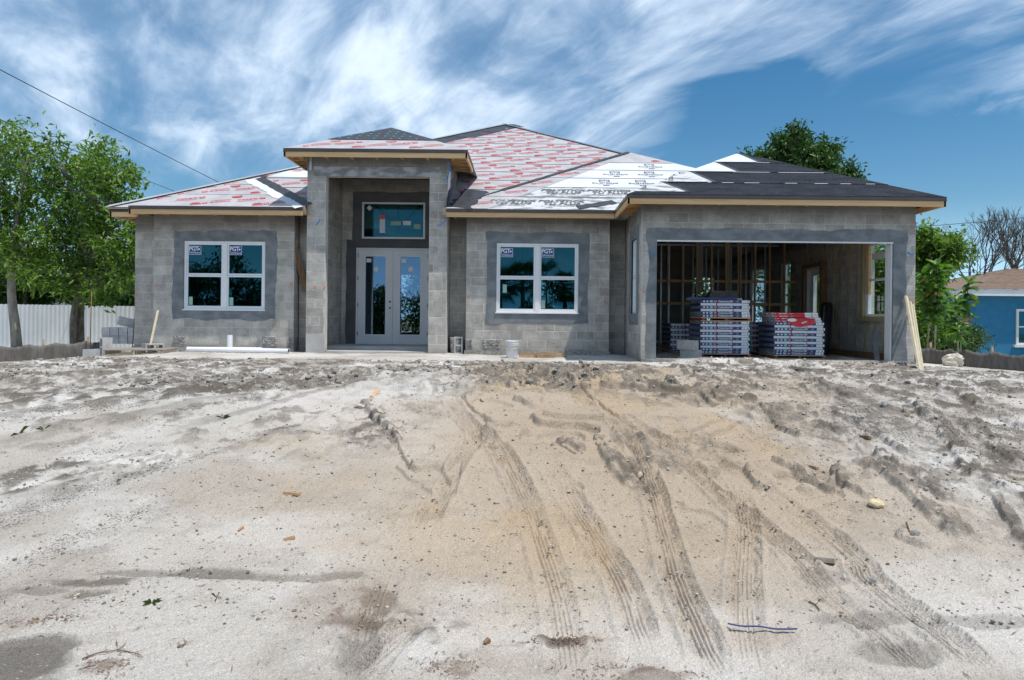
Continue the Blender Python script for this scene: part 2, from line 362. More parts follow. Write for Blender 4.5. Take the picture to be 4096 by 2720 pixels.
M['shingle'] = mat('brown_shingle', (0.17,0.115,0.08), (0.26,0.185,0.135), 0.95, 5, (1,1,6), vary=0.1)
M['trimwhite'] = mat('white_trim', (0.66,0.66,0.65), (0.74,0.74,0.73), 0.6, 2)
M['limestone'] = mat('limestone', (0.46,0.41,0.33), (0.66,0.61,0.52), 0.95, 7, bmp=0.9, bscale=22)
M['yellowrock'] = mat('yellow_limestone', (0.50,0.38,0.18), (0.66,0.58,0.42), 0.95, 14, bmp=0.9, bscale=40)
M['greyrock'] = mat('grey_rubble', (0.19,0.18,0.165), (0.46,0.435,0.395), 0.95, 22, vary=0.25, bmp=0.8, bscale=40)
M['pebble'] = mat('pebbles', (0.13,0.12,0.105), (0.50,0.45,0.385), 0.9, 11, lo=0.38, hi=0.62)
M['clod'] = mat('sand_clods', (0.28,0.245,0.21), (0.44,0.40,0.345), 0.95, 6, bmp=0.6, bscale=60)
M['scrap'] = mat('orange_scrap_wood', (0.40,0.23,0.12), (0.52,0.34,0.20), 0.85, 12, vary=0.2)
M['grass'] = leaf_mat('grass_blade', (0.04,0.075,0.02), (0.075,0.12,0.03), 0.3)
# ================================================================ GROUND
def gbase(x, y):
    x = np.asarray(x, dtype=float); y = np.asarray(y, dtype=float)
    z = -0.15-0.71*sst(0, 1, (10.6-y)/7.6)
    z = z-0.075*np.clip(-x-8.3, 0, 6)-0.06*np.clip(x-7.6, 0, 6)
    return z-0.45*sst(17, 22, y)*(1-sst(9, 14, -x)*0.4)+0.02*(vnoise(x*0.3, y*0.3, 5)-0.5)
def G(px, py):
    a, b = unroll(px, py); lo, hi = 1.2, 40.0
    for _ in range(50):
        mid = 0.5*(lo+hi)
        if EYE-b*mid/FPX > float(gbase(a*mid/FPX, mid)): lo = mid
        else: hi = mid
    y = 0.5*(lo+hi); return Vector((a*y/FPX, y, EYE-b*y/FPX))
K = 1024.0/2361.0      # pixel positions below were read off a 2361 px wide view
def zones(x, y):
    d = {}
    sl = sst(11.2, 9.4, y); d['slope'] = sl
    d['right'] = sst(1.2, 3.6, x+0.25*(y-7))*sl*sst(3.0, 4.4, y)
    d['left'] = sst(-0.8, -3.0, x)*sst(12.4, 10.0, y)
    n = fbm(x*0.55+4, y*0.55, 4, 21)
    tan = np.exp(-((x-0.9)/2.8)**2)*sst(12.0, 10.6, y+1.2*(n-0.5))*(0.15+0.85*sst(3.2, 5.4, y+1.5*(n-0.5)))
    d['tan'] = np.clip(tan*1.25*sst(0.25, 0.55, n), 0, 1)
    top = sst(8.2, 9.6, y+0.8*(n-0.5))*sst(13.6, 12.4, y)
    d['rub'] = np.clip(top*sst(0.46, 0.60, fbm(x*0.45+8, y*0.8+3, 4, 33))*sst(-8.8, -7.5, x)*sst(3.2, 1.0, x), 0, 1)
    d['top'] = top
    return d
def rills(x, y):
    th = np.arctan2(x-0.2, 13.8-y); r = np.hypot(x-0.2, 13.8-y)
    wv = 0.55*(fbm(x*0.8, y*0.8, 3, 41)-0.5)
    n = vnoise(th*9.5+wv*2.2, r*0.16, 43)*0.65+vnoise(th*21+wv*4, r*0.3, 44)*0.35
    return n, th, r
def linedist(x, y, pl):
    best = np.full(x.shape, 9.0)
    for i in range(len(pl)-1):
        ax, ay = pl[i].x, pl[i].y; bx, by = pl[i+1].x, pl[i+1].y; L2 = math.hypot(bx-ax, by-ay)+1e-9
        sel = np.where((x > min(ax,bx)-0.6) & (x < max(ax,bx)+0.6) & (y > min(ay,by)-0.6) & (y < max(ay,by)+0.6))[0]
        if len(sel) == 0: continue
        ux, uy = (bx-ax)/L2, (by-ay)/L2; rx, ry = x[sel]-ax, y[sel]-ay; t = np.clip(rx*ux+ry*uy, 0, L2)
        best[sel] = np.minimum(best[sel], np.hypot(rx-t*ux, ry-t*uy))
    return best
RIBS = [([(1755,962),(1800,990),(1845,1008)],9),([(1925,1092),(1945,1132),(2000,1160)],13),([(1995,1078),(2075,1135),(2150,1190),(2215,1232)],24),([(2030,1060),(2100,1110),(2180,1165)],18),
        ([(2130,960),(2205,1030),(2240,1095),(2300,1130),(2370,1165)],20),([(2235,985),(2300,1040),(2370,1085)],24),([(2300,1165),(2330,1205),(2352,1245)],14),([(1850,893),(1900,905),(1960,922)],9),
        ([(2170,888),(2260,935),(2370,990)],15),([(1790,1088),(1850,1112),(1915,1142)],11),([(2020,905),(2100,935),(2180,990)],13),([(1690,955),(1740,945)],9),([(1930,970),(2010,1005),(2080,1050)],12),
        ([(1400,1085),(1425,1120),(1455,1145)],20),([(1290,1050),(1340,1085)],12),([(840,935),(880,975),(915,1025)],14),([(2080,1245),(2130,1262)],14)]
CUTS = [([(850,962),(890,1000),(925,1045),(945,1088)],5),([(1250,1035),(1285,1065),(1325,1092)],4),([(1390,1030),(1370,1058),(1395,1085)],4),([(1335,895),(1390,935),(1440,975)],7),([(1060,915),(1100,950),(1140,995)],6),
        ([(1480,885),(1560,905)],4),([(1180,880),(1250,865)],4),([(30,905),(110,895),(160,885)],4),([(230,915),(330,900)],3),([(420,880),(520,868),(600,850)],4),([(300,940),(400,925)],3),([(640,900),(720,870)],4),([(1640,1035),(1700,1040)],5),([(1240,880),(1300,870)],4)]
_rib = []
def rib_fields(x, y):
    if not _rib:
        for src, out in ((RIBS, []), (CUTS, [])):
            for pl, wpx in src:
                p3 = [G(a*K, b*K) for a, b in pl]; out.append((smoothpl(p3, 5), wpx*K*p3[0].y/FPX))
            _rib.append(out)
    m = np.zeros(x.shape); c = np.zeros(x.shape)
    for k_, tgt in ((0, m), (1, c)):
        for pl, w in _rib[k_]:
            xs_ = [p.x for p in pl]; ys_ = [p.y for p in pl]
            i = np.where((x > min(xs_)-0.4) & (x < max(xs_)+0.4) & (y > min(ys_)-0.4) & (y < max(ys_)+0.4))[0]
            if len(i) == 0: continue
            X_, Y_ = x[i], y[i]; dd = linedist(X_, Y_, pl); n2 = fbm(X_*11, Y_*11, 2, 172)
            if k_ == 0: v = sst(1.15*w, 0.65*w, dd+w*1.1*(fbm(X_*3.2, Y_*3.2, 3, 171)-0.5)+w*0.5*(n2-0.5))
            else: v = sst(1.0*w, 0.3*w, dd+w*1.2*(n2-0.5))
            tgt[i] = np.maximum(tgt[i], v)
    return m, c
def gdetail(x, y, fine=True):
    d = zones(x, y); n, th, r = rills(x, y)
    z = 0.07*(fbm(x*0.55, y*0.55, 3, 1)-0.5)+0.03*(fbm(x*2.1, y*2.1, 3, 2)-0.5)
    # eroded channels on the right: broad lumpy ribs standing above smooth washed sand
    rib = sst(0.49, 0.56, n+0.05*(fbm(x*5, y*5, 3, 71)-0.5))
    rm, ct = rib_fields(x, y)
    z = z+d['right']*(0.03*rib-0.015)+0.048*rm-0.055*ct
    # shallow wash streaks on the left
    z = z+d['left']*0.022*(sst(0.40, 0.62, vnoise(th*34, r*0.35, 47))-0.5)
    cf = fbm(th*24, r*1.9, 4, 181)*0.7+fbm(x*5, y*5, 3, 182)*0.3
    crust = sst(0.535, 0.60, cf)*np.clip(d['top']+sst(5.2, 7.5, y)*(d['left']*0.8+d['right']*0.7), 0, 1)
    z = z+crust*0.026; d['crust'] = crust
    # small scarps in the tan bank
    f = fbm(x*0.75+3, y*0.75, 4, 51)
    zone = np.exp(-((x-0.8)/3.2)**2)*sst(4.2, 6, y)*sst(10.9, 10, y)
    z = z+zone*(0.075*sst(0.50, 0.52, f)+0.055*sst(0.59, 0.605, f)+0.04*sst(0.42, 0.435, f))
    clump = np.clip(rm*0.42+d['crust']*0.45+d['right']*rib*0.35+d['rub']*1.0+d['top']*0.75*sst(0.40, 0.56, fbm(x*0.9, y*1.5, 4, 61))+0.40*sst(0.60, 0.70, fbm(x*0.85+9, y*0.85+2, 4, 63))*d['slope']*sst(4.0, 6.0, y), 0, 1)
    if fine:
        c1 = fbm(x*7.5, y*7.5, 4, 3); c2 = fbm(x*22, y*22, 3, 4); c1 = 0.45*c1+0.55*(1-np.abs(2*fbm(x*4.2, y*4.2, 4, 31)-1)**0.8)-0.06; c2 = 0.5*c2+0.5*(1-np.abs(2*fbm(x*15, y*15, 3, 32)-1))-0.12
        z = z+clump*(0.095*(c1-0.5)+0.060*(c2-0.5))+0.020*(c1-0.5)+0.011*(c2-0.5)+0.007*(fbm(x*60, y*60, 2, 6)-0.5)
    # spoil ridge in front of the garage slab
    z = z+0.10*np.exp(-((y-13.02-0.12*(fbm(x*1.5, y*0, 2, 9)-0.5))/0.20)**2)*sst(2.5, 3.0, x)*sst(7.5, 7.0, x)*(0.55+0.9*(fbm(x*4.5, y*4.5, 3, 8)-0.25))
    d['rm'] = rm; return z, d, rib, clump
def inhouse(x, y):
    g = sst(13.60, 13.66, y)*sst(2.24, 2.30, x)*sst(7.76, 7.70, x)
    m = sst(15.88, 15.94, y)*sst(-9.36, -9.30, x)*sst(7.76, 7.70, x)
    p = sst(15.60, 15.66, y)*sst(-4.95, -4.90, x)*sst(-2.05, -2.10, x)
    return np.clip(g+m+p, 0, 1)
def tracks_px():
    T = [
     ([(1030,918),(1080,975),(1130,1040),(1180,1120),(1220,1190),(1250,1260),(1280,1350),(1300,1450),(1312,1570)], 1.0),
     ([(1120,1000),(1085,1050),(1060,1095),(1010,1165),(975,1235)], 0.75),
     ([(1255,1100),(1330,1190),(1400,1280),(1440,1360),(1470,1450),(1492,1520)], 0.95),
     ([(1310,897),(1380,960),(1440,1020),(1470,1080),(1505,1150),(1530,1220),(1560,1330),(1610,1450),(1665,1570)], 1.0),
     ([(1335,915),(1420,985),(1500,1040),(1600,1110),(1700,1190),(1780,1240),(1835,1285),(1870,1330),(1930,1400),(2000,1450),(2060,1495),(2140,1570)], 1.0),
     ([(1615,1050),(1700,1100),(1800,1160),(1900,1230),(1975,1290),(1995,1325),(2040,1370),(2110,1425),(2190,1485),(2280,1570)], 1.0),
     ([(1695,1130),(1718,1220),(1715,1330),(1718,1450),(1740,1570)], 0.6),
     ([(1085,975),(1100,1010),(1105,1050)], 0.5),
     ([(905,1295),(875,1375),(850,1450),(790,1580)], 1.0),
     ([(1015,1385),(940,1450),(870,1515),(810,1580)], 1.1),
     ([(1260,1160),(1190,1220),(1110,1300)], 0.4)]
    return [([G(a*K, b*K) for a, b in pl], k) for pl, k in T]
def smoothpl(pl, n=6):
    out = []
    for i in range(len(pl)-1):
        p0 = pl[max(i-1,0)]; p1 = pl[i]; p2 = pl[i+1]; p3 = pl[min(i+2,len(pl)-1)]
        for k in range(n):
            t = k/n
            out.append(0.5*((2*p1)+(p2-p0)*t+(2*p0-5*p1+4*p2-p3)*t*t+(3*p1-p0-3*p2+p3)*t**3))
    out.append(pl[-1]); return out
def gtracks(x, y, z, colr):
    w = 0.075
    for ti, (pl, k) in enumerate(tracks_px()):
        pl = smoothpl(pl); s0 = 0.0
        total = sum((pl[i+1].xy-pl[i].xy).length for i in range(len(pl)-1))
        best = np.full(x.shape, 9.0); sd = np.zeros(x.shape); ss = np.zeros(x.shape)
        for i in range(len(pl)-1):
            ax, ay = pl[i].x, pl[i].y; bx, by = pl[i+1].x, pl[i+1].y
            L2 = math.hypot(bx-ax, by-ay)
            if L2 < 1e-6: continue
            sel = np.where((x > min(ax,bx)-0.3) & (x < max(ax,bx)+0.3) & (y > min(ay,by)-0.3) & (y < max(ay,by)+0.3))[0]
            ux, uy = (bx-ax)/L2, (by-ay)/L2
            rx, ry = x[sel]-ax, y[sel]-ay
            t = np.clip(rx*ux+ry*uy, 0, L2); dd = np.hypot(rx-t*ux, ry-t*uy); sg = np.sign(rx*uy-ry*ux)
            up = dd < best[sel]; idx = sel[up]
            best[idx] = dd[up]; sd[idx] = (dd*sg)[up]; ss[idx] = (s0+t)[up]; s0 += L2
        sel = np.where(best < 0.20)[0]
        d = sd[sel]; s = ss[sel]; ad = np.abs(d)
        xs, ys = x[sel], y[sel]
        pres = k*sst(0, 0.35, s)*sst(total, total-0.35, s)*(0.40+0.60*sst(0.30, 0.52, fbm(xs*1.3, ys*1.3, 3, 80+ti)))
        press = sst(w+0.012, w-0.02, ad)
        dz = -0.018*press+0.020*np.exp(-((ad-w-0.035)/0.022)**2)*(0.35+1.1*fbm(xs*9, ys*9, 3, 90+ti))
        for dk in (-0.036, -0.012, 0.012, 0.036):
            dz = dz-0.026*np.exp(-((d-dk)/0.0046)**2)*sst(0.2, 0.45, fbm(s*6, d*0+dk*50, 2, 101+ti))
        ph = s/0.031+6*ad*(1 if ti%2 else 0.6)
        lug = sst(0.48, 0.66, 0.5+0.5*np.sin(2*np.pi*ph))*sst(0.044, 0.052, ad)*sst(0.108, 0.09, ad)*sst(0.3, 0.5, fbm(s*3, np.sign(d)*5, 2, 111+ti))
        dz = dz-0.027*lug
        damp = np.clip(z[sel]*0, 0, 0)
        # the wheel flattens what was there
        z[sel] = z[sel]+dz*np.clip(pres, 0, 1.1)
        colr[sel] *= (1-0.03*press*np.clip(pres, 0, 1))[:, None]
    return z, colr
DAMP = [(20,1530,150,46,1.0),(75,1500,80,22,0.9),(190,1372,62,11,0.8),(480,1328,150,12,0.8),(640,1332,190,7,0.55),(80,1362,80,9,0.6),(300,1322,90,8,0.6),
        (1960,1432,130,20,0.5),(2080,1510,110,26,0.5),(2260,1440,110,14,0.45),(830,1500,60,55,0.6),(780,1325,60,7,0.6),(1900,1330,60,20,0.35)]
LITTER = [(1035,1540,75,25),(1480,1560,150,16),(1420,1545,90,14),(830,1420,90,60),(1290,1475,90,12),(100,1440,90,14),(240,1545,50,16)]
STAIN = [(70,1105,120,40),(160,1075,90,18),(330,905,170,22),(120,915,150,22),(560,890,160,22),(1180,850,180,12),(1560,905,120,14),(2150,930,170,30),(2260,1080,110,40),(1450,1130,50,26),(1180,1475,170,9),(950,1440,140,30),(860,985,50,30),(700,850,140,12),(2200,860,160,10),(1700,940,60,18),(2320,1250,60,20),(250,1345,150,10),(1330,1040,60,22)]
def blob(x, y, cx, cy, rx, ry, seed):
    c = G(cx*K, cy*K); e = G((cx+rx)*K, cy*K); f = G(cx*K, min(cy+ry, 1600)*K)
    ax = max(0.05, e.x-c.x); ay = max(0.05, abs(c.y-f.y))
    out = np.zeros(x.shape); q = ((x-c.x)/ax)**2+((y-c.y)/ay)**2; i = np.where(q < 3.2)[0]
    if len(i): out[i] = sst(1.25, 0.75, np.sqrt(q[i])+1.5*(fbm(x[i]*4.5, y[i]*4.5, 5, seed)-0.5))
    return out
def build_ground():
    ud = np.concatenate([np.linspace(-0.90, -0.31, 300), np.linspace(-0.3085, 0.70, 900), np.linspace(0.7025, 0.87, 80)]); ul = -0.90-np.geomspace(0.004, 30, 34); ur = 0.87+np.geomspace(0.004, 30, 34)
    u = np.concatenate([ul[::-1], ud, ur])
    yd = np.geomspace(2.15, 16.3, 860); yf = 16.3+np.geomspace(0.05, 700, 46); yy = np.concatenate([yd, yf])
    U, Y = np.meshgrid(u, yy); X = U*Y
    nr, nc = X.shape; x = X.ravel(); y = Y.ravel()
    far = sst(16.5, 19, y)
    z, d, rib, clump = gdetail(x, y)
    z = gbase(x, y)+z*(1-far)
    W = np.array((0.54,0.51,0.47)); T = np.array((0.43,0.335,0.238)); Gc = np.array((0.205,0.174,0.14)); D = np.array((0.155,0.135,0.112)); BR = np.array((0.17,0.115,0.075))
    n1 = fbm(x*1.1, y*1.1, 5, 121); n2 = fbm(x*6, y*6, 4, 122)
    c = np.tile(W, (x.size, 1))
    def mixc(c, k, m): return c+(k-c)*np.clip(m, 0, 1)[:, None]
    c = mixc(c, np.array((0.66,0.64,0.61)), 0.85*sst(0.42, 0.60, fbm(x*0.7+2, y*1.3, 4, 130)))
    c = mixc(c, np.array((0.37,0.315,0.26)), 0.55*sst(0.5, 0.66, n1))
    c = mixc(c, T, 0.85*d['tan'])
    c = mixc(c, np.array((0.46,0.345,0.215)), 0.55*d['tan']*sst(0.52, 0.66, fbm(x*0.9+7, y*0.9, 4, 140)))
    c = mixc(c, Gc, 0.85*np.clip(clump+0.3*d['rm'],0,1)*sst(0.40, 0.58, n2))
    c = mixc(c, np.array((0.12,0.108,0.095)), 0.75*np.clip(clump*1.3,0,1)*sst(0.54, 0.64, fbm(x*15, y*11, 3, 160)))
    c = mixc(c, np.array((0.175,0.15,0.122)), 0.70*d['crust']*sst(0.38, 0.60, n2))
    c = mixc(c, np.array((0.20,0.178,0.15)), 0.55*(0.25+0.75*d['top'])*sst(0.60, 0.68, fbm(x*3.5, y*6.5, 4, 161)))
    th = np.arctan2(x-0.2, 13.8-y); r = np.hypot(x-0.2, 13.8-y)
    c = mixc(c, np.array((0.265,0.24,0.21)), d['left']*0.65*sst(0.52, 0.72, vnoise(th*26, r*0.3, 150)*0.6+n2*0.4))
    dm = np.zeros(x.size)
    for i, (a, b, rx, ry, s) in enumerate(DAMP): dm = np.maximum(dm, s*blob(x, y, a, b, rx, ry, 200+i))
    c = mixc(c, D, dm*0.92)
    for i, (a, b, rx, ry) in enumerate(LITTER):
        m_ = blob(x, y, a, b, rx, ry, 230+i); c = mixc(c, BR, m_*0.6*sst(0.40, 0.62, n2)); z = z+0.012*m_*n2
    for i, (a, b, rx, ry) in enumerate(STAIN):
        m_ = blob(x, y, a, b, rx, ry, 270+i); c = mixc(c, np.array((0.135,0.112,0.088)), m_*0.78*sst(0.44, 0.60, n2*0.7+0.3*n1)); z = z+m_*0.02*(n2-0.5)
    # a thin crust of dried mud, cracked, at the lower left
    cr = blob(x, y, 230, 1430, 330, 75, 251)
    cell = np.abs(fbm(x*9, y*9, 2, 252)-0.5)
    z = z-0.010*cr*sst(0.03, 0.0, cell)
    z = z-0.016*dm
    z, c = gtracks(x, y, z, c)
    ih = inhouse(x, y); z = np.where(ih > 0.01, z*(1-ih)+ih*(-0.34), z)
    gr = sst(17.5, 21, y)
    c = mixc(c, np.array((0.11,0.135,0.05)), gr*0.85*sst(0.35, 0.6, n1))
    wet = np.clip(dm, 0, 1)
    grit = np.clip(d['left']*sst(0.46, 0.66, vnoise(th*30, r*0.3, 47)*0.6+n2*0.4)*1.1+d['rub']*0.9+d['top']*0.6*sst(0.4,0.6,n1)+d['right']*0.7*sst(0.4,0.62,n1)+0.25*sst(0.45,0.7,n1), 0, 1)*(1-0.6*d['tan'])
    nv = x.size
    co = np.stack([x, y, z], 1)
    # strip behind the camera towards the street
    xs = np.linspace(-70, 70, 50); ys = np.linspace(-70, 2.15, 40); XB, YB = np.meshgrid(xs, ys)
    zb = -0.86+0*XB.ravel()-0.02; zb = np.where(YB.ravel() > 2.1, -0.95, zb)
    co2 = np.stack([XB.ravel(), YB.ravel(), zb], 1)
    def quads(r, cc, off):
        i = np.arange((r-1)*(cc-1)); a = (i//(cc-1))*cc+i%(cc-1)+off
        return np.stack([a, a+1, a+cc+1, a+cc], 1)
    q = np.concatenate([quads(nr, nc, 0), quads(40, 50, nv)])
    allco = np.concatenate([co, co2]); allc = np.concatenate([c, np.tile(np.array((0.36,0.34,0.28)), (co2.shape[0], 1))]); allw = np.concatenate([wet, np.zeros(co2.shape[0])])
    me = bpy.data.meshes.new('ground'); me.vertices.add(len(allco)); me.vertices.foreach_set('co', allco.ravel().astype(np.float32))
    me.loops.add(q.size); me.loops.foreach_set('vertex_index', q.ravel().astype(np.int32))
    me.polygons.add(len(q)); me.polygons.foreach_set('loop_start', (np.arange(len(q))*4).astype(np.int32))
    me.polygons.foreach_set('use_smooth', np.ones(len(q), dtype=bool))
    me.update(calc_edges=True)
    at = me.attributes.new('Col', 'FLOAT_COLOR', 'POINT'); at.data.foreach_set('color', np.concatenate([allc, allw[:, None]], 1).ravel().astype(np.float32))
    ag = me.attributes.new('grit', 'FLOAT', 'POINT'); ag.data.foreach_set('value', np.concatenate([grit, np.zeros(co2.shape[0])]).astype(np.float32))
    m, t, b = newmat('sandy_ground'); gr_ = t.nodes.new('ShaderNodeAttribute'); gr_.attribute_name = 'grit'; ac = t.nodes.new('ShaderNodeAttribute'); ac.attribute_name = 'Col'
    pos = wpos(t)
    f1 = mnoise(t, 150, 3, 0.7, pos); f2 = mnoise(t, 34, 4, 0.6, pos)
    c_ = rgbmix(t, maprange(f1, 0.28, 0.72, 0, 1, t), rgbmix(t, 1.0, ac.outputs['Color'], (0.62,0.61,0.60), 'MULTIPLY'), rgbmix(t, 1.0, ac.outputs['Color'], (1.20,1.20,1.20), 'MULTIPLY'))
    c_ = rgbmix(t, maprange(f2, 0.62, 0.72, 0, 0.45, t), c_, (0.17,0.155,0.14))
    sp_ = mth('ADD', mnoise(t, 70, 3, 0.6, pos), mth('MULTIPLY', gr_.outputs['Fac'], 0.13, tree=t), tree=t)
    c_ = rgbmix(t, maprange(sp_, 0.66, 0.72, 0, 0.85, t), c_, (0.085,0.08,0.075))
    c_ = rgbmix(t, maprange(mnoise(t, 52, 2, 0.5, pos), 0.70, 0.75, 0, 0.7, t), c_, (0.66,0.63,0.58))
    t.links.new(c_, b.inputs['Base Color'])
    t.links.new(maprange(ac.outputs['Alpha'], 0.2, 0.9, 0.95, 0.5, t), b.inputs['Roughness']); b.inputs['Specular IOR Level'].default_value = 0.3
    bump(t, b, mth('ADD', mth('MULTIPLY', f1, 0.4, tree=t), f2, tree=t), 0.9, 0.018)
    me.materials.append(m)
    o = bpy.data.objects.new('ground', me); col.objects.link(o); o['kind'] = 'structure'; WL[o] = Vector((0,0,0))
    return o
build_ground()
def gz(x, y):
    a = np.array([x], dtype=float); b = np.array([y], dtype=float)
    z, _, _, _ = gdetail(a, b, True); f = sst(16.5, 19, b)
    return float((gbase(a, b)+z*(1-f))[0])
def gz_arr(x, y):
    z, d, rib, clump = gdetail(x, y, True); return gbase(x, y)+z, d, rib, clump
# ================================================================ HOUSE
HB = Vector((-0.8, 15.6, 0.0))
house = thing('unfinished_house', HB, 'single-storey grey concrete block house under construction with unfinished white and black roof', 'house')
CRS = 0.2032
def rect_minus(r, o):
    (a0,a1,z0,z1), (b0,b1,c0,c1) = r, o
    if b0 >= a1 or b1 <= a0 or c0 >= z1 or c1 <= z0: return [r]
    out = []
    if b0 > a0: out.append((a0,b0,z0,z1))
    if b1 < a1: out.append((b1,a1,z0,z1))
    m0, m1 = max(a0,b0), min(a1,b1)
    if c1 < z1: out.append((m0,m1,c1,z1))
    if c0 > z0: out.append((m0,m1,z0,c0))
    return out
WP = {}
BQ = []     # queue of blocks: (priority, wall object, axis, plane, sign, a0, a1, z0, z1)
def courses(a0, a1, z0, z1, opens, hide, seed, zgrid=0.0):
    rr = random.Random(seed); out = []
    k = math.floor((z0-zgrid)/CRS+1e-6); row = 0
    while zgrid+k*CRS < z1-0.02:
        b, t = max(z0, zgrid+k*CRS), min(z1, zgrid+(k+1)*CRS)
        x = a0-(0.2032 if row%2 else 0.0)
        if rr.random() < 0.2: x -= 0.1
        while x < a1-1e-4:
            wd = 0.4064
            q = rr.random()
            if q < 0.06: wd = 0.2032
            elif q < 0.10: wd = 0.305
            e = x+wd
            s, f = max(x, a0), min(e, a1)
            if f-s > 0.03:
                rs = [(s, f, b, t)]
                for o in opens: rs = [q2 for r_ in rs for q2 in rect_minus(r_, o)]
                for r_ in rs:
                    if r_[1]-r_[0] < 0.035 or r_[3]-r_[2] < 0.03: continue
                    if any(r_[0] >= h[0]-0.005 and r_[1] <= h[1]+0.005 and r_[2] >= h[2]-0.005 and r_[3] <= h[3]+0.005 for h in hide): continue
                    out.append(r_)
            x = e
        k += 1; row += 1
    return out
def wall(axis, plane, sign, a0, a1, z0, z1, thick, opens=(), hide=(), prio=9, seed=1, zgrid=0.0, blocks=True, inset=0.0025, mats=None):
    """axis 'y': wall faces along y (sign -1 = towards the camera); the core carries the mortar, the blocks stand proud of it"""
    rs = [(a0,a1,z0,z1)]
    for o in opens: rs = [q for r_ in rs for q in rect_minus(r_, o)]
    mb = MB()
    for (s, e, b, t_) in rs:
        n0 = plane-sign*inset; n1 = plane-sign*thick; n0, n1 = min(n0,n1), max(n0,n1)
        if axis == 'y': mb.box(s, e, n0, n1, b, t_)
        else: mb.box(n0, n1, s, e, b, t_)
    wo_ = mb.build('wall', mats or M['mortar_p' if zgrid else 'mortar'], house); WP[wo_] = bool(zgrid)
    if blocks:
        for r_ in courses(a0, a1, z0, z1, opens, hide, seed, zgrid): BQ.append((prio, wo_, axis, plane, sign, *r_))
    return wo_
BLOCKM = []; BLOCKP = []
for i in range(3):
    mb_ = MB(); mb_.box(-0.1985,0.1985,-0.02,0.02,-0.0968,0.0968)
    me = bevel_mesh('block', mb_, [M['block']], 0.0035+0.001*i, 1)
    for v in me.vertices: v.co.x += random.uniform(-1,1)*0.0015; v.co.z += random.uniform(-1,1)*0.0015
    BLOCKM.append(me); mp_ = me.copy(); mp_.materials[0] = M['block_p']; BLOCKP.append(mp_)
# openings (along, along, z, z)
WZ0, WZ1 = 0.8128, 2.4184
O_left = (-8.05, -6.16, WZ0, WZ1); O_mid = (-0.785, 1.105, WZ0, WZ1)
O_gar = (2.53, 7.27, -0.5, 2.29)
O_gside = (14.40, 15.14, WZ0, WZ1); O_rwin = (14.36, 15.32, WZ0, WZ1); O_rdoor = (17.40, 18.40, -0.5, 2.10)
ZG = 3.048-16*CRS
w_gar = wall('y', 13.70, -1, 2.24, 7.72, -0.32, 3.048, 0.20, [O_gar], [(2.34,2.53,-0.4,2.52),(2.34,7.55,2.29,2.52),(7.27,7.49,0.3,2.52)], 0, 3)
w_gl = wall('x', 2.24, -1, 13.905, 16.3, -0.32, 3.048, 0.20, [O_gside], [], 5, 5)
w_mid = wall('y', 15.67, -1, -1.47, 1.81, -0.32, 3.048, 0.50, [O_mid], [(-1.0,1.33,0.60,2.66)], 2, 8)
w_left = wall('y', 15.86, -1, -8.75, -5.49, -0.32, 3.048, 0.30, [O_left], [(-8.28,-5.92,0.60,2.66)], 3, 11)
w_lr = wall('x', -5.49, 1, 15.87, 16.16, -0.32, 3.048, 0.15, [], [], 8, 21)
# main wall line seen in the recesses
wall('y', 16.2, -1, -9.38, -8.755, -0.32, 3.048, 0.20, [], [], 4, 13)
wall('y', 16.2, -1, -5.485, -5.105, -0.32, 3.048, 0.20, [], [], 6, 14)
wall('y', 16.2, -1, -1.905, -1.475, -0.32, 3.048, 0.20, [], [], 6, 15)
wall('y', 16.2, -1, 1.815, 2.235, -0.32, 3.048, 0.20, [], [], 6, 16)
# entrance portal
PG = 4.35-22*CRS
w_pl = wall('y', 15.55, -1, -5.10, -4.675, -0.35, 3.89, 0.20, [], [(-5.12,-4.67,-0.4,0.08)], 1, 31, PG)
w_pr = wall('y', 15.55, -1, -2.315, -1.91, -0.35, 3.89, 0.20, [], [], 1, 32, PG)
w_pt = wall('y', 15.55, -1, -5.10, -1.91, 3.89, 4.35, 0.20, [], [(-4.95,-2.05,3.90,4.11)], 1, 33, PG)
wall('x', -1.91, 1, 15.76, 18.1, -0.32, 4.35, 0.20, [], [], 7, 34, PG)
wall('x', -5.10, -1, 15.76, 18.1, -0.32, 4.35, 0.13, [], [], 9, 35, PG, blocks=False)
w_pin = wall('x', -4.965, 1, 15.765, 17.88, -0.32, 4.30, 0.05, [], [], 6.5, 36, PG)
O_door = (-4.57, -2.64, -0.5, 2.50); O_tran = (-4.43, -2.77, 2.735, 3.70)
w_door = wall('y', 17.9, -1, -4.955, -2.12, -0.32, 4.30, 0.20, [O_door, O_tran], [(-4.80,-2.12,-0.3,2.74),(-4.66,-2.12,2.7,3.97)], 4, 37, PG)
# right wall (seen from inside the garage), rear and left walls
w_right = wall('x', 7.52, -1, 13.905, 26.0, -0.32, 3.048, 0.20, [O_rwin, O_rdoor, (19.75,20.5,0.5,2.4), (22.0,23.4,0.3,2.4)], [], 6.8, 41)
wall('y', 26.0, -1, -9.18, 7.52, -0.32, 3.048, 0.20, [(-5.2,-3.6,0.1,2.3), (5.9,7.0,0.3,2.3), (0.2,2.4,0.2,2.3)], [], 9, 42, blocks=False)
wall('x', -9.38, -1, 16.41, 26.0, -0.32, 3.048, 0.20, [], [], 9, 43, blocks=False)
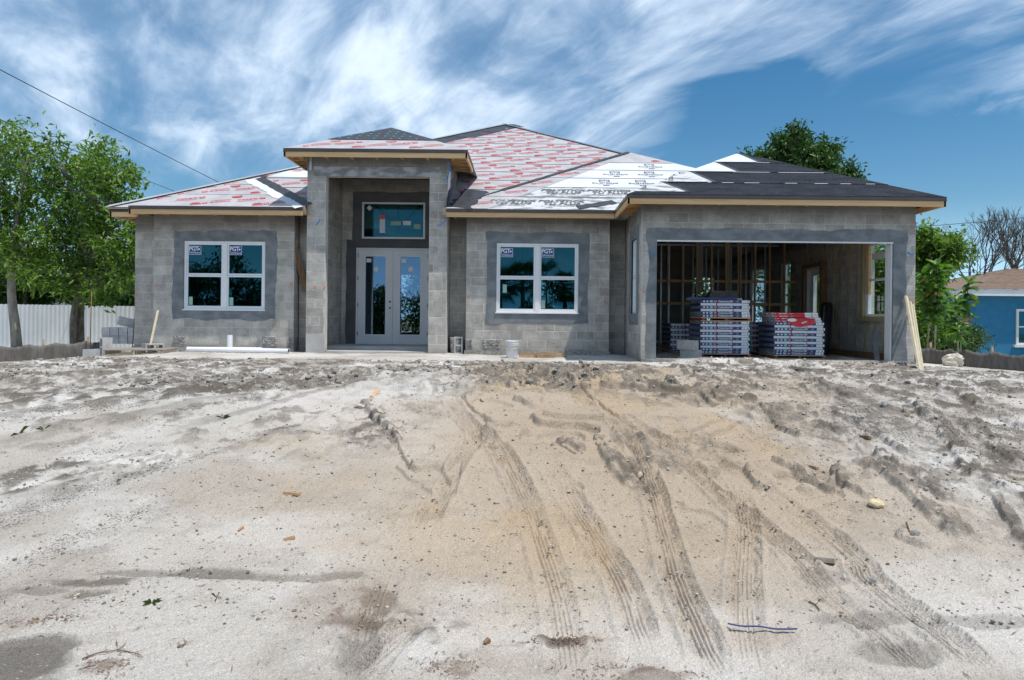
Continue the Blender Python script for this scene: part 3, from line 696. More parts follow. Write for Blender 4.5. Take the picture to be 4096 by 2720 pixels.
# lay the blocks: the 300 that show largest one by one, the others joined
BQ.sort(key=lambda q: q[0]); rest = {}; print('blocks', len(BQ), sum(1 for q in BQ if q[0] < 4))
for i, (pr, wo_, axis, plane, sign, a0, a1, z0, z1) in enumerate(BQ):
    ln, ht = a1-a0-0.012, z1-z0-0.012
    dep = 0.016+random.uniform(-0.0015, 0.0025)
    c = (a0+a1)/2; zc = (z0+z1)/2
    if i < 296:
        n = plane-sign*(0.02-random.uniform(-0.0008, 0.0022))
        loc = (c, n, zc) if axis == 'y' else (n, c, zc)
        inst('block', random.choice(BLOCKP if WP[wo_] else BLOCKM), loc, wo_, (0, 0, 0 if axis == 'y' else R(90)), (ln/0.397, 1, ht/0.1936))
    else:
        mb_ = rest.setdefault(wo_, MB()); f0 = plane+sign*random.uniform(0, 0.002); f1 = plane-sign*0.03
        f0, f1 = min(f0,f1), max(f0,f1)
        if axis == 'y': mb_.box(c-ln/2, c+ln/2, f0, f1, zc-ht/2, zc+ht/2)
        else: mb_.box(f0, f1, c-ln/2, c+ln/2, zc-ht/2, zc+ht/2)
for wo_, mb_ in rest.items():
    o = mb_.build('block', M['block_p' if WP[wo_] else 'block'], wo_); o['kind'] = 'stuff'
# footings and slabs
mb = MB(); mb.box(2.235, 7.73, 13.66, 13.9, -0.4, -0.095)
fo = mb.build('garage_footing', M['rough_conc'], house); 
mb = MB(); mb.box(2.45, 7.5, 13.76, 26, -0.35, -0.12); mb.box(-9.2, 2.2, 16.42, 26, -0.3, -0.02); mb.build('floor_slab', M['concrete'], house)
mb = MB(); mb.box(-4.66, -2.33, 15.60, 17.88, -0.35, -0.10); mb.box(-4.94, -2.13, 15.78, 17.86, -0.35, -0.097); mb.build('porch_slab', M['concrete'], house)
for a0, a1, y0 in ((-8.78,-5.47,15.82), (-1.50,1.84,15.63), (-9.42,-8.79,16.16)):
    mb = MB(); mb.box(a0, a1, y0, y0+0.2, -0.4, -0.055); mb.build('wall_footing', M['rough_conc'], house)
# smooth grey plaster around the openings, ragged outer edge
def ragged(parent, plane, axis, sign, outer, inner, m_, seed, name='plaster_band', th=0.009, amp=0.02, sides='LRTB'):
    rr = np.random.default_rng(seed); (a0,a1,z0,z1), (b0,b1,c0,c1) = outer, inner
    def edge(p, q, n): return [(p[0]+(q[0]-p[0])*i/n, p[1]+(q[1]-p[1])*i/n) for i in range(n)]
    n = 44
    oc = [(a0,z0),(a1,z0),(a1,z1),(a0,z1)]; ic = [(b0,c0),(b1,c0),(b1,c1),(b0,c1)]
    op = []; ip = []
    for i in range(4): op += edge(oc[i], oc[(i+1)%4], n); ip += edge(ic[i], ic[(i+1)%4], n)
    jit = []
    for i, (x, z) in enumerate(op):
        k = amp*(fbm(np.array([x*2.5+seed]), np.array([z*2.5]), 4, seed)[0]*2.6-1.3)
        sd = i//n
        dx, dz_ = ((0,-1),(1,0),(0,1),(-1,0))[sd]
        if 'BRTL'[sd] not in sides: k = 0
        jit.append((x+dx*k, z+dz_*k))
    op = jit
    def pt(x, z, off):
        f = plane+sign*off
        return (x, f, z) if axis == 'y' else (f, x, z)
    mb_ = MB(); m4 = len(op)
    vs = [pt(x, z, th) for x, z in ip]+[pt(x, z, th) for x, z in op]+[pt(x, z, -0.004) for x, z in op]+[pt(x, z, -0.05) for x, z in ip]
    fs = []
    for i in range(m4):
        j = (i+1)%m4
        fs += [(i, j, m4+j, m4+i), (m4+i, m4+j, 2*m4+j, 2*m4+i), (j, i, 3*m4+i, 3*m4+j)]
    mb_.add(vs, fs); o = mb_.build(name, m_, parent)
    me_ = o.data; bm_ = bmesh.new(); bm_.from_mesh(me_); bmesh.ops.recalc_face_normals(bm_, faces=bm_.faces); bm_.to_mesh(me_); bm_.free()
    return o
ragged(w_mid, 15.67, 'y', -1, (-1.015,1.34,0.58,2.67), O_mid, M['stucco'], 3, amp=0.04)
ragged(w_left, 15.86, 'y', -1, (-8.29,-5.90,0.60,2.66), O_left, M['stucco'], 4, amp=0.055)
ragged(w_gar, 13.70, 'y', -1, (2.345,7.545,-0.12,2.53), (2.53,7.27,-0.1201,2.29), M['stucco'], 5, amp=0.05, sides='LRT')
ragged(w_gl, 2.24, 'x', -1, (14.12,15.42,0.58,2.68), O_gside, M['stucco'], 6)
ragged(w_door, 17.9, 'y', -1, (-4.665,-2.13,2.70,3.96), O_tran, M['stucco_dark'], 7, amp=0.03, sides='LT')
ragged(w_door, 17.9, 'y', -1, (-4.83,-2.13,-0.095,2.705), (-4.57,-2.64,-0.0951,2.50), M['stucco_dark'], 8, amp=0.02, sides='L')
# precast lintel over the portal, patch of plaster on its left pier, chipped mortar patches low on the walls
mb = MB(); mb.box(-4.95, -2.06, 15.541, 15.60, 3.885, 4.105); mb.build('lintel', mat('lintel_concrete', (0.20,0.205,0.21), (0.42,0.425,0.43), 0.85, 2.5, (1,1,2.5), lo=0.42, hi=0.62), w_pt)
ragged(w_pl, 15.55, 'y', -1, (-5.095,-4.672,-0.2,0.30), (-4.9,-4.8,-0.05,0.05), M['concrete'], 12, 'plaster_patch', 0.012, 0.03, 'T')
mb = MB(); mb.box(-4.92,-4.78,15.535,15.56,-0.08,0.08); mb.build('plaster_patch', M['concrete'], w_pl)
def rough_patch(parent, plane, x0, x1, z0, z1, seed):
    n = 14; mb_ = MB(); vs = []; fs = []
    for j in range(n+1):
        for i in range(n+1):
            x = x0+(x1-x0)*i/n; z = z0+(z1-z0)*j/n
            e = min(i, n-i, j, n-j); k = 0 if e == 0 else 1
            vs.append((x+0.01*random.uniform(-1,1), plane-(0.006+0.022*random.random())*k+0.004*(1-k), z+0.008*random.uniform(-1,1)))
    for j in range(n):
        for i in range(n): a = j*(n+1)+i; fs.append((a, a+1, a+n+2, a+n+1))
    mb_.add(vs, fs); mb_.build('rough_patch', M['rough_conc'], parent)
rough_patch(w_left, 15.86, -8.28, -7.99, 0.005, 0.205, 1)
rough_patch(w_mid, 15.67, -1.09, -0.66, 0.0, 0.2, 2); rough_patch(w_mid, 15.67, -1.45, -1.33, 0.0, 0.2, 3)
rough_patch(w_left, 15.86, -6.22, -5.86, -0.03, 0.22, 4); rough_patch(w_left, 15.86, -5.62, -5.50, -0.03, 0.20, 6)
# orange survey marks and mason marks
def mark(parent, px, py, y, r_, m_=None):
    p = P(px, py, y); mb_ = MB(); n = 11; pts = []
    for i in range(n):
        a = 2*math.pi*i/n; q = r_*random.uniform(0.55, 1.15)
        pts.append((p.x+q*math.cos(a)*1.1, y-0.0075, p.z+q*math.sin(a)*0.9))
    mb_.slab(pts, (0,0.004,0)); mb_.build('paint_mark', m_ or M['orange'], parent)
for px, py, y, w_ in ((139,289,16.2,w_left),(156,285.5,15.86,w_left),(291,284.5,15.86,w_left),(315,287,15.55,w_pl),(325,287,15.55,w_pl),(469.5,296,15.67,w_mid),(604.5,300,15.67,w_mid),(911.5,301,13.70,w_gar),(640,290,13.70,w_gar)):
    mark(w_, px, py, y-0.001, 0.032)
# ---------------------------------------------------------------- windows
def decal(mb_, x0, x1, z0, z1, y, mi): mb_.slab([(x0,y,z0),(x1,y,z0),(x1,y,z1),(x0,y,z1)], (0,-0.0012,0), mi)
def front_sticker(parent, x, z, y):
    mb_ = MB(); w_, h_ = 0.275, 0.20
    decal(mb_, x, x+w_, z-h_, z, y, 0); decal(mb_, x+0.008, x+w_-0.008, z-h_+0.008, z-0.008, y-0.0014, 1)
    ux, uz = (1,0,0), (0,0,1)
    t1 = textmesh('PGT', 0.015, 0, 0.85); mb_.text(t1, (x+0.105, y-0.0042, z-0.068), ux, uz, 0.135, 2)
    t2 = textmesh('WinGuard', 0.012, 0.25); mb_.text(t2, (x+0.135, y-0.0042, z-0.155), ux, uz, 0.055, 2)
    n = 12; pts = [(x+0.225+0.022*math.cos(2*math.pi*i/n), y-0.003, z-0.075+0.022*math.sin(2*math.pi*i/n)) for i in range(n)]
    mb_.slab(pts, (0,-0.0012,0), 2)
    mb_.build('sticker', [M['white'], M['navysticker'], M['white']], parent)
def twin_window(x0, x1, z0, z1, y, gpos):
    wn = empty('window', ((x0+x1)/2, y, z0), house)
    mb_ = MB(); f = 0.052; d0, d1 = y+0.012, y+0.10; xm = (x0+x1)/2
    mb_.box(x0+0.004, x0+f, d0, d1, z0+0.004, z1-0.006); mb_.box(x1-f, x1-0.004, d0, d1, z0+0.004, z1-0.006)
    mb_.box(x0+f, x1-f, d0+0.002, d1, z1-f, z1-0.006); mb_.box(x0+f, x1-f, d0+0.002, d1, z0+0.006, z0+f)
    mb_.box(xm-0.052, xm+0.052, d0-0.004, d1, z0+f, z1-f)
    mb_.build('frame', M['vinyl'], wn)
    mb_ = MB(); mb_.box(x0-0.012, x1+0.012, y-0.035, y+0.05, z0-0.012, z0+0.014); mb_.build('sill', M['vinyl'], wn)
    zm = (z0+z1)/2+0.005
    for s, (a, b_) in enumerate(((x0+f, xm-0.052), (xm+0.052, x1-f))):
        for k, (c0, c1, yo) in enumerate(((zm+0.002, z1-f, 0.036), (z0+f, zm-0.002, 0.022))):
            mb_ = MB(); g = 0.036; e0, e1 = y+yo, y+yo+0.04
            mb_.box(a+0.001, a+g, e0, e1, c0, c1); mb_.box(b_-g, b_-0.001, e0, e1, c0, c1)
            mb_.box(a+g, b_-g, e0+0.001, e1, c1-g, c1-0.0005); mb_.box(a+g, b_-g, e0+0.001, e1, c0+0.0005, c0+g+0.008)
            mb_.build('sash', M['vinyl'], wn)
            mb_ = MB(); mb_.box(a+g-0.006, b_-g+0.006, e0+0.018, e0+0.024, c0+g, c1-g+0.006); mb_.build('pane', M['glass'], wn)
            if k == 0: front_sticker(wn, a+g+0.012, c1-g-0.03, e0+0.016)
        gx, gz_, gw, gh = gpos[s]
        mb_ = MB(); decal(mb_, a+0.04+gx, a+0.04+gx+gw, z0+f+0.05+gz_, z0+f+0.05+gz_+gh, y+0.038, 0); mb_.build('green_label', M['greensticker'], wn)
    return wn
twin_window(*O_left, 15.86, [(0.012,0.012,0.09,0.19), (0.012,0.005,0.09,0.19)])
twin_window(*O_mid, 15.67, [(0.06,0.36,0.09,0.19), (0.002,0.01,0.09,0.19)])
def side_window(y0, y1, z0, z1, x, sgn, m_=None, trim=True):
    """single-hung window in a wall that runs along y"""
    wn = empty('window', (x, (y0+y1)/2, z0), house); mb_ = MB(); f = 0.05
    a, b_ = x+sgn*0.03, x+sgn*0.11; a, b_ = min(a,b_), max(a,b_)
    zm = (z0+z1)/2
    for (s, e, c0, c1) in ((y0+.003,y0+f,z0+.003,z1-.003),(y1-f,y1-.003,z0+.003,z1-.003),(y0+f,y1-f,z1-f,z1-.004),(y0+f,y1-f,z0+.004,z0+f),(y0+f,y1-f,zm-.025,zm+.025)): mb_.box(a, b_, s, e, c0, c1)
    mb_.build('frame', M['vinyl'], wn)
    for c0, c1 in ((z0+f, zm-.025), (zm+.025, z1-f)):
        mb_ = MB(); mb_.box((a+b_)/2-0.003, (a+b_)/2+0.003, y0+f-0.004, y1-f+0.004, c0-0.004, c1+0.004); mb_.build('pane', m_ or M['clearglass'], wn)
    return wn
side_window(*O_gside, 2.24, 1, M['clearglass'])
rw = side_window(*O_rwin, 7.52, 1)
mb = MB(); decal_y = 7.60
mb.box(7.545, 7.548, 14.55, 15.1, 2.06, 2.20); mb.box(7.545, 7.548, 14.75, 14.84, 0.93, 1.12); mb.box(7.545, 7.548, 14.75, 14.84, 1.14, 1.26); mb.build('paper_label', M['white'], rw)
mb = MB()
mb.box(7.455, 7.515, 15.325, 15.42, 0.80, 2.46); mb.box(7.475, 7.515, 14.27, 14.355, 0.80, 2.46); mb.box(7.40, 7.515, 14.22, 15.50, 0.70, 0.80); mb.box(7.46, 7.515, 14.26, 15.42, 2.46, 2.52)
mb.build('wood_buck', M['treated'], rw)
mb = MB(); mb.box(7.53, 7.60, 15.225, 15.318, 1.3, 2.40); mb.build('jamb_board', M['pine'], rw)
side_window(19.75, 20.5, 0.5, 2.4, 7.52, 1); side_window(22.0, 23.4, 0.3, 2.4, 7.52, 1)
# garage side door
gd = empty('side_door', (7.52, 17.9, -0.12), house)
mb = MB(); mb.box(7.44, 7.60, 17.40, 17.46, -0.12, 2.10); mb.box(7.44, 7.60, 18.34, 18.40, -0.12, 2.10); mb.box(7.44, 7.60, 17.46, 18.34, 2.04, 2.10); mb.build('door_frame', M['trimwhite'], gd)
mb = MB(); mb.box(7.36, 7.515, 17.28, 17.395, -0.12, 2.20); mb.box(7.36, 7.515, 18.405, 18.52, -0.12, 2.20); mb.box(7.36, 7.515, 17.395, 18.405, 2.105, 2.20); mb.build('wood_buck', M['brownwood'], gd)
mb = MB(); mb.box(7.53, 7.57, 17.46, 17.62, -0.10, 2.04); mb.box(7.53, 7.57, 18.18, 18.34, -0.10, 2.04); mb.box(7.53, 7.57, 17.62, 18.18, 1.90, 2.04); mb.box(7.53, 7.57, 17.62, 18.18, -0.10, 0.15); mb.build('door_leaf', M['doorpaint'], gd)
mb = MB(); mb.box(7.547, 7.553, 17.615, 18.185, 0.145, 1.905); mb.build('pane', M['clearglass'], gd)
# entrance doors and transom
fd = empty('entrance_door', (-3.6, 17.9, -0.09), house)
x0, x1, z0, z1, y = -4.565, -2.645, -0.045, 2.495, 17.9
mb = MB(); mb.box(x0, x0+0.045, y-0.012, y+0.10, z0, z1); mb.box(x1-0.045, x1, y-0.012, y+0.10, z0, z1); mb.box(x0+0.045, x1-0.045, y-0.010, y+0.10, z1-0.045, z1); mb.box(x0, x1, y-0.07, y+0.10, z0-0.05, z0-0.002)
mb.build('door_frame', M['doorpaint'], fd)
xm = (x0+x1)/2
for k, (a, b_) in enumerate(((x0+0.048, xm-0.003), (xm+0.003, x1-0.048))):
    c0, c1 = z0+0.012, z1-0.05; cx = (a+b_)/2; g0, g1, h0, h1 = cx-0.275, cx+0.275, 0.22, 2.285
    mb = MB(); d0, d1 = y+0.018, y+0.062
    mb.box(a, g0, d0, d1, c0, c1); mb.box(g1, b_, d0, d1, c0, c1); mb.box(g0, g1, d0, d1, h1, c1); mb.box(g0, g1, d0, d1, c0, h0)
    lf = mb.build('door_leaf', M['doorpaint'], fd)
    mb = MB(); q = 0.03
    for (s, e, u0, u1) in ((g0-q,g0+0.012,h0-q,h1+q),(g1-0.012,g1+q,h0-q,h1+q),(g0+0.012,g1-0.012,h1-0.012,h1+q),(g0+0.012,g1-0.012,h0-q,h0+0.012)): mb.box(s, e, d0-0.012, d0+0.02, u0, u1)
    mb.build('glazing_bead', M['vinyl'], fd)
    mb = MB(); mb.box(g0+0.004, g1-0.004, y+0.036, y+0.042, h0+0.004, h1-0.004); mb.build('pane', M['doorglass'], fd)
    mb = MB(); decal(mb, g0+0.03, g0+0.155, 2.12, 2.22, y+0.034, 0); decal(mb, g0+0.23, g0+0.335, 1.88, 2.0, y+0.034, 0); mb.build('paper_label', M['white'], fd)
    if k == 0:
        mb = MB()
        for zz in (0.93, 1.09):
            n = 12; mb.slab([(b_-0.07+0.027*math.cos(2*math.pi*i/n), d0-0.001, zz+0.027*math.sin(2*math.pi*i/n)) for i in range(n)], (0,-0.002,0))
        mb.build('lock_hole', M['black'], fd)
    mb = MB(); xx = a-0.012 if k == 0 else b_-0.002
    for zz in (0.2, 0.95, 1.65, 2.25): mb.box(xx, xx+0.014, y-0.016, y+0.02, zz, zz+0.1)
    mb.build('hinge', M['brownwood'], fd)
tw = empty('transom_window', (-3.6, 17.9, 2.74), house); x0, x1, z0, z1 = O_tran
mb = MB(); f = 0.05
for (s, e, u0, u1) in ((x0+.004,x0+f,z0+.004,z1-.004),(x1-f,x1-.004,z0+.004,z1-.004),(x0+f,x1-f,z1-f,z1-.005),(x0+f,x1-f,z0+.005,z0+f)): mb.box(s, e, y-0.006, y+0.08, u0, u1)
mb.build('frame', M['vinyl'], tw)
mb = MB(); mb.box(x0+f-.004, x1-f+.004, y+0.03, y+0.036, z0+f-.004, z1-f+.004); mb.build('pane', M['glass'], tw)
mb = MB(); yy = y+0.028
mb.slab([(x0+.19,yy,z1-.08),(x0+.265,yy,z1-.155),(x0+.19,yy,z1-.23),(x0+.115,yy,z1-.155)], (0,-.0012,0), 0)
decal(mb, x0+.46, x0+.60, z0+.16, z0+.52, yy, 0); decal(mb, x0+.46, x0+.60, z0+.52, z0+.64, yy, 1); decal(mb, x0+.75, x0+1.02, z0+.36, z0+.47, yy, 2); decal(mb, x0+1.07, x0+1.28, z0+.37, z0+.48, yy, 0); decal(mb, x0+1.36, x0+1.53, z0+.27, z0+.40, yy, 2)
mb.build('paper_label', [M['wrapwhite'], M['redpale'], M['greensticker']], tw)
# garage door opening trim
mb = MB(); mb.box(2.53, 7.27, 13.69, 13.73, 2.262, 2.292); mb.build('opening_trim', M['trimwhite'], house)
mb = MB()
for k in range(3): mb.box(7.235-0.012*k, 7.27-0.012*k, 13.72+0.06*k, 13.775+0.06*k, -0.12, 2.26)
mb.build('jamb_trim', M['trimwhite'], house)
# ---------------------------------------------------------------- inside: studs, furring, trusses
sw = empty('stud_wall', (5, 19.1, -0.12), house)
def stud(p0, p1, w_, d_, m_, par=sw, nm='stud'):
    mb_ = MB(); mb_.bar(p0, p1, w_, d_, (0,1,0)); return mb_.build(nm, m_, par)
for i in range(13):
    x = 2.62+0.4064*i
    if x < 7.45: stud((x,19.1,-0.08), (x,19.1,2.95), 0.038, 0.089, M['stud'])
for z, a, b_ in ((1.15,2.5,7.45),(1.78,2.5,7.45),(2.36,2.62,3.5)):
    stud((a,19.11,z), (b_,19.11,z), 0.07, 0.038, M['stud'], nm='blocking')
stud((2.45,19.1,-0.10), (7.45,19.1,-0.10), 0.089, 0.04, M['stud'], nm='bottom_plate'); stud((2.45,19.1,2.97), (7.45,19.1,2.97), 0.089, 0.04, M['stud'], nm='top_plate')
# metal studs of the rooms beyond
sm = empty('metal_studs', (4, 21, 0), house)
def mstud(x, y, w_=0.035, z0=0.0, z1=2.95, m_='galv'):
    mb_ = MB(); mb_.box(x-w_/2, x+w_/2, y, y+0.06, z0, z1); mb_.build('stud', M[m_], sm)
for px, y in ((683,20.6),(693,20.6),(706,21.5),(718,21.5),(731,21.2),(746,20.4),(765,20.5),(775,21.4),(786,20.4),(712,22.5),(752,22.4),(792,20.0),(669,20.3),(661,20.3)):
    mstud(P(px, 300, y).x, y)
mstud(P(728.5,300,19.6).x, 19.6, 0.075, -0.1, 2.95, 'paleboard'); mstud(P(738.5,300,19.6).x, 19.6, 0.06, -0.1, 2.95, 'paleboard'); mstud(P(700,300,20.0).x, 20.0, 0.16, 1.5, 2.95, 'concrete')
mb = MB(); mb.box(2.4, 7.4, 20.35, 20.40, 0.02, 0.05); mb.box(2.4, 7.4, 20.35, 20.40, 2.9, 2.95); mb.build('track', M['galv'], sm)
for x, y in ((-0.15,18.5),(-0.05,18.9),(0.45,18.6),(0.62,19.0),(0.78,18.6),(0.30,20),(-4.3,20.5),(-3.9,20.5),(-3.2,21),(-7.5,19),(-7.0,19),(-6.6,19)): mstud(x, y, 0.04)
# partition that closes the view into the back rooms, with gaps
for bb in ((-9.15,-5.9,21.0,21.1,0,3.0),(1.0,5.6,23.5,23.6,0,3.0),(-2.2,0.0,22.0,22.1,0,3.0),(2.44,2.5,16.4,23.4,-0.1,3.0)):
    mb = MB(); mb.box(*bb); mb.build('partition', M['interior'], house)
mb = MB(); mb.box(-9.15, 7.5, 18.2, 25.9, 3.02, 3.04); mb.box(-9.15, -5.3, 16.4, 18.0, 3.02, 3.04); mb.box(-1.7, 2.45, 16.4, 18.0, 3.02, 3.04); mb.build('ceiling', M['interior'], house)
# garage ceiling joists
tj = empty('ceiling_trusses', (5, 16, 2.9), house)
for i in range(9): stud((2.5+0.61*i,13.95,2.99), (2.5+0.61*i,19.0,2.99), 0.038, 0.089, M['pine_d'], tj, 'truss')
for s in (-1, 1): stud((-3.6,18.5,3.1), (-3.6+s*0.9,18.5,4.0), 0.06, 0.06, M['pine'], tj, 'truss_web')
stud((-3.6,18.5,3.0), (-3.6,18.5,4.1), 0.06, 0.06, M['pine'], tj, 'truss_web')
for i, yv in enumerate(np.arange(14.05, 18.9, 0.4064)):
    if 14.2 < yv < 15.5: segs = [(-0.1, 0.69), (2.53, 2.95)]
    elif 17.25 < yv < 18.55: segs = [(2.22, 2.95)]
    else: segs = [(-0.1+0.25*(i%3), 2.95)]
    for a, b_ in segs:
        mb = MB(); mb.box(7.492, 7.514, yv, yv+0.04, a, b_); mb.build('furring_strip', M['treated'], w_right)
mb = MB(); mb.box(7.47, 7.514, 13.95, 17.2, -0.12, 0.02); mb.build('base_plate', M['brownwood'], w_right)
mb = MB(); mb.tube([(7.44,14.10,2.3),(7.44,14.10,0.75)], 0.014, 8); mb.box(7.42,7.46,14.085,14.115,1.70,1.74); c1 = mb.build('conduit', M['galv'], w_right)
mb = MB(); mb.tube([(7.44,14.10,0.75),(7.44,14.10,0.28)], 0.02, 8); mb.build('cable', M['black'], w_right)
# ---------------------------------------------------------------- blue conduit stubs
def conduit(pts, par, r_=0.011):
    mb_ = MB(); mb_.tube(smoothpl([Vector(p) for p in pts], 4), r_, 7); mb_.build('conduit', M['blueconduit'], par, smooth=True)
def pv(px, py, y, dy=0.0): p = P(px, py, y); p.y += dy; return p
conduit([pv(316,224.5,15.55,0.02), pv(317,224.5,15.55,-0.03), pv(319.5,222,15.5,-0.05), pv(320.5,219,15.5,-0.04)], w_pl)
conduit([pv(437,225,15.55,0.02), pv(439,225.5,15.52,-0.03), pv(443,223.5,15.5,-0.04), pv(446,219,15.5,-0.02), pv(446.6,216,15.5,0)], w_pr)
conduit([pv(444,158,15.40), pv(447.5,160,15.38), pv(449.3,165,15.38), pv(449,172,15.4), pv(446.5,178,15.48), pv(444,180.5,15.5)], w_pt)
conduit([pv(649,251,13.70,0.02), pv(649.5,251.5,13.70,-0.03), pv(652,253.2,13.66,-0.03), pv(655.5,253.6,13.66,-0.02)], w_gar)
conduit([pv(907.5,252.5,13.70,0.02), pv(908,253,13.70,-0.03), pv(910,255,13.66,-0.03), pv(913,255,13.66,-0.02)], w_gar)
# ================================================================ ROOF
PT = 0.51; SL = math.hypot(1, PT); ZE = 3.125
roof = empty('roof', (-0.9, 15.3, ZE), house)
class Plane:
    """roof plane: eave coordinate e, uphill horizontal direction d, along-eave direction a (to the right of someone looking uphill)"""
    def __init__(s, origin, d, ze=ZE): s.o = Vector(origin); s.d = Vector(d); s.a = Vector((s.d.y, -s.d.x, 0)); s.v = (s.d+Vector((0,0,PT)))/SL; s.n = s.a.cross(s.v).normalized()
    def p(s, q, h, lift=0.0): return s.o+s.a*q+s.d*h+Vector((0,0,PT*h))+s.n*lift
A = Plane((0,15.55,ZE), (0,1,0)); B = Plane((0,15.30,ZE), (0,1,0)); F = Plane((0,13.30,ZE), (0,1,0)); GL = Plane((1.875,0,ZE), (1,0,0)); GR = Plane((8.09,0,ZE), (-1,0,0))
PZ = 4.405; PO = Plane((0,15.13,PZ), (0,1,0)); POR = Plane((-1.42,0,PZ), (-1,0,0)); POL = Plane((-5.50,0,PZ), (1,0,0))
def sheet(pl, pts, m_, name, lo=0.012, hi=0.004, th=0.005, parent=None):
    """membrane sheet on plane; pts = (q,h); lower edge lies over the sheet below"""
    hs_ = [h for q, h in pts]; h0, h1 = min(hs_), max(hs_)
    f = lambda h: lo+(hi-lo)*(h-h0)/max(1e-6, h1-h0)
    a = [pl.p(q, h, f(h)-th) for q, h in pts]; b_ = [pl.p(q, h, f(h)) for q, h in pts]
    mb_ = MB(); n = len(pts); fs = [tuple(reversed(range(n))), tuple(range(n, 2*n))]+[(i, (i+1)%n, n+(i+1)%n, n+i) for i in range(n)]
    mb_.add([tuple(x) for x in a+b_], fs); return mb_.build(name, m_, parent or roof)
def seam(pl, q0, q1, h, parent, seed):
    rr_ = random.Random(seed); mb_ = MB(); q = q0
    while q < q1-0.05:
        e = min(q1, q+rr_.uniform(0.25, 0.5)); dd = rr_.uniform(-0.008, 0.008)
        mb_.slab([pl.p(q,h-0.006+dd,0.0095), pl.p(e,h-0.006+dd,0.0095), pl.p(e,h+0.012+dd,0.0095), pl.p(q,h+0.012+dd,0.0095)], pl.n*0.004); q = e
    if mb_.v: mb_.build('seam_line', M['greyprint'], parent)
def deck(pl, pts, th=0.03):
    mb_ = MB(); mb_.slab([pl.p(q, h, -0.004) for q, h in pts], -pl.n*th); return mb_.build('sheathing', M['deck'], roof)
# printed lettering
T_ti = textmesh('TITANIUM PSU', 0.022, 0, 0.92); T_30 = textmesh('30', 0.03); T_sm = textmesh('TITANIUM', 0.03)
T_bo = textmesh('BORAL', 0.02); T_bt = textmesh('BoralTileSeal', 0.022); T_po = textmesh('POLYSTICK', 0.05, 0.25, 1.05); T_tu = textmesh('TU PLUS', 0.05, 0.25, 1.15); T_url = textmesh('www.boralna.com', 0.02); T_se = textmesh('(SELF ADHERING)', 0.02)
def rot(pl, ang):
    c, s_ = math.cos(ang), math.sin(ang); return pl.a*c+pl.v*s_, pl.v*c-pl.a*s_
def titanium(mb_, pl, q, h, flip, lift, k=1.0, mi=0):
    ang = R(20)+(math.pi if flip else 0); u, v = rot(pl, ang); v = v*1.5; o = pl.p(q, h, lift)
    mb_.text(T_ti, o-u*0.07*k+v*0.02*k, u, v, 0.088*k, mi)
    c = o+u*0.30*k+v*0.02*k
    mb_.slab([c-u*.07*k-v*.05*k, c+u*.07*k-v*.05*k, c+u*.07*k+v*.05*k, c-u*.07*k+v*.05*k], pl.n*0.001, mi)
    mb_.text(T_30, c+pl.n*0.003-v*0.004, u, v, 0.10*k, 2)
    mb_.slab([o-u*.36*k-v*.062*k, o+u*.16*k-v*.062*k, o+u*.16*k-v*.050*k, o-u*.36*k-v*.050*k], pl.n*0.001, mi)
    mb_.slab([o-u*.30*k-v*.085*k, o+u*.10*k-v*.085*k, o+u*.10*k-v*.076*k, o-u*.30*k-v*.076*k], pl.n*0.001, mi)
def smalllogo(mb_, pl, q, h, flip, lift, mi=0):
    u, v = rot(pl, R(14)+(math.pi if flip else 0)); v = v*1.5; o = pl.p(q, h, lift)
    mb_.text(T_sm, o+v*0.03, u, v, 0.05, mi); mb_.slab([o-u*.10-v*.03, o+u*.13-v*.03, o+u*.13-v*.002, o-u*.10-v*.002], pl.n*0.001, mi); mb_.slab([o-u*.06-v*.065, o+u*.10-v*.065, o+u*.10-v*.045, o-u*.06-v*.045], pl.n*0.001, mi)
def ti_row(pl, h0, h1, ql, qr, seed, parent, mi=0, name='printed_lettering', step=0.64):
    """ql(h), qr(h): left and right limit of the sheet"""
    rr = random.Random(seed); mb_ = MB(); q = ql(h1)-1.5+rr.uniform(0, 0.8); i = seed
    while q < qr(h0)+0.5:
        hh = h0+(h1-h0)*(0.36 if i%2 else 0.58)
        inside = lambda qq, h_, m_: ql(h_)+m_ < qq < qr(h_)-m_ and qq-m_*0.6 > ql(min(h_+0.12, h1)) and qq+m_*0.6 < qr(min(h_+0.12, h1))
        if inside(q, hh, 0.30): titanium(mb_, pl, q, hh, i%2 == 1, 0.0165, 0.86, mi)
        h2 = h0+(h1-h0)*(0.80 if i%2 else 0.16)
        if inside(q+0.30, h2, 0.14): smalllogo(mb_, pl, q+0.30, h2, i%2 == 0, 0.0165, mi)
        q += step; i += 1
    if mb_.v: mb_.build(name, [M['red'], M['redpale'], M['under']], parent)
def boral(mb_, pl, q, h, lift, up=1.0):
    u, v = (pl.a, pl.v) if up > 0 else (-pl.a, -pl.v); o = pl.p(q, h, lift); t_ = 0.016
    for a0, a1, b0, b1 in ((-.13,.13,.26,.26+t_),(-.13,-.13+t_,.07,.26),(.13-t_,.13,.07,.26),(-.13,-.05,.07,.07+t_),(.05,.13,.07,.07+t_)):
        mb_.slab([o+u*a0+v*b0, o+u*a1+v*b0, o+u*a1+v*b1, o+u*a0+v*b1], pl.n*0.001, 0)
    mb_.text(T_bo, o+v*0.18, u, v, 0.085, 0); mb_.text(T_bt, o-v*0.03, u, v, 0.125, 0); mb_.text(T_url, o-v*0.15, u, v, 0.055, 1)
    mb_.slab([o-u*.07-v*.26, o+u*.09-v*.26, o+u*.09-v*.22, o-u*.07-v*.22], pl.n*0.001, 0)
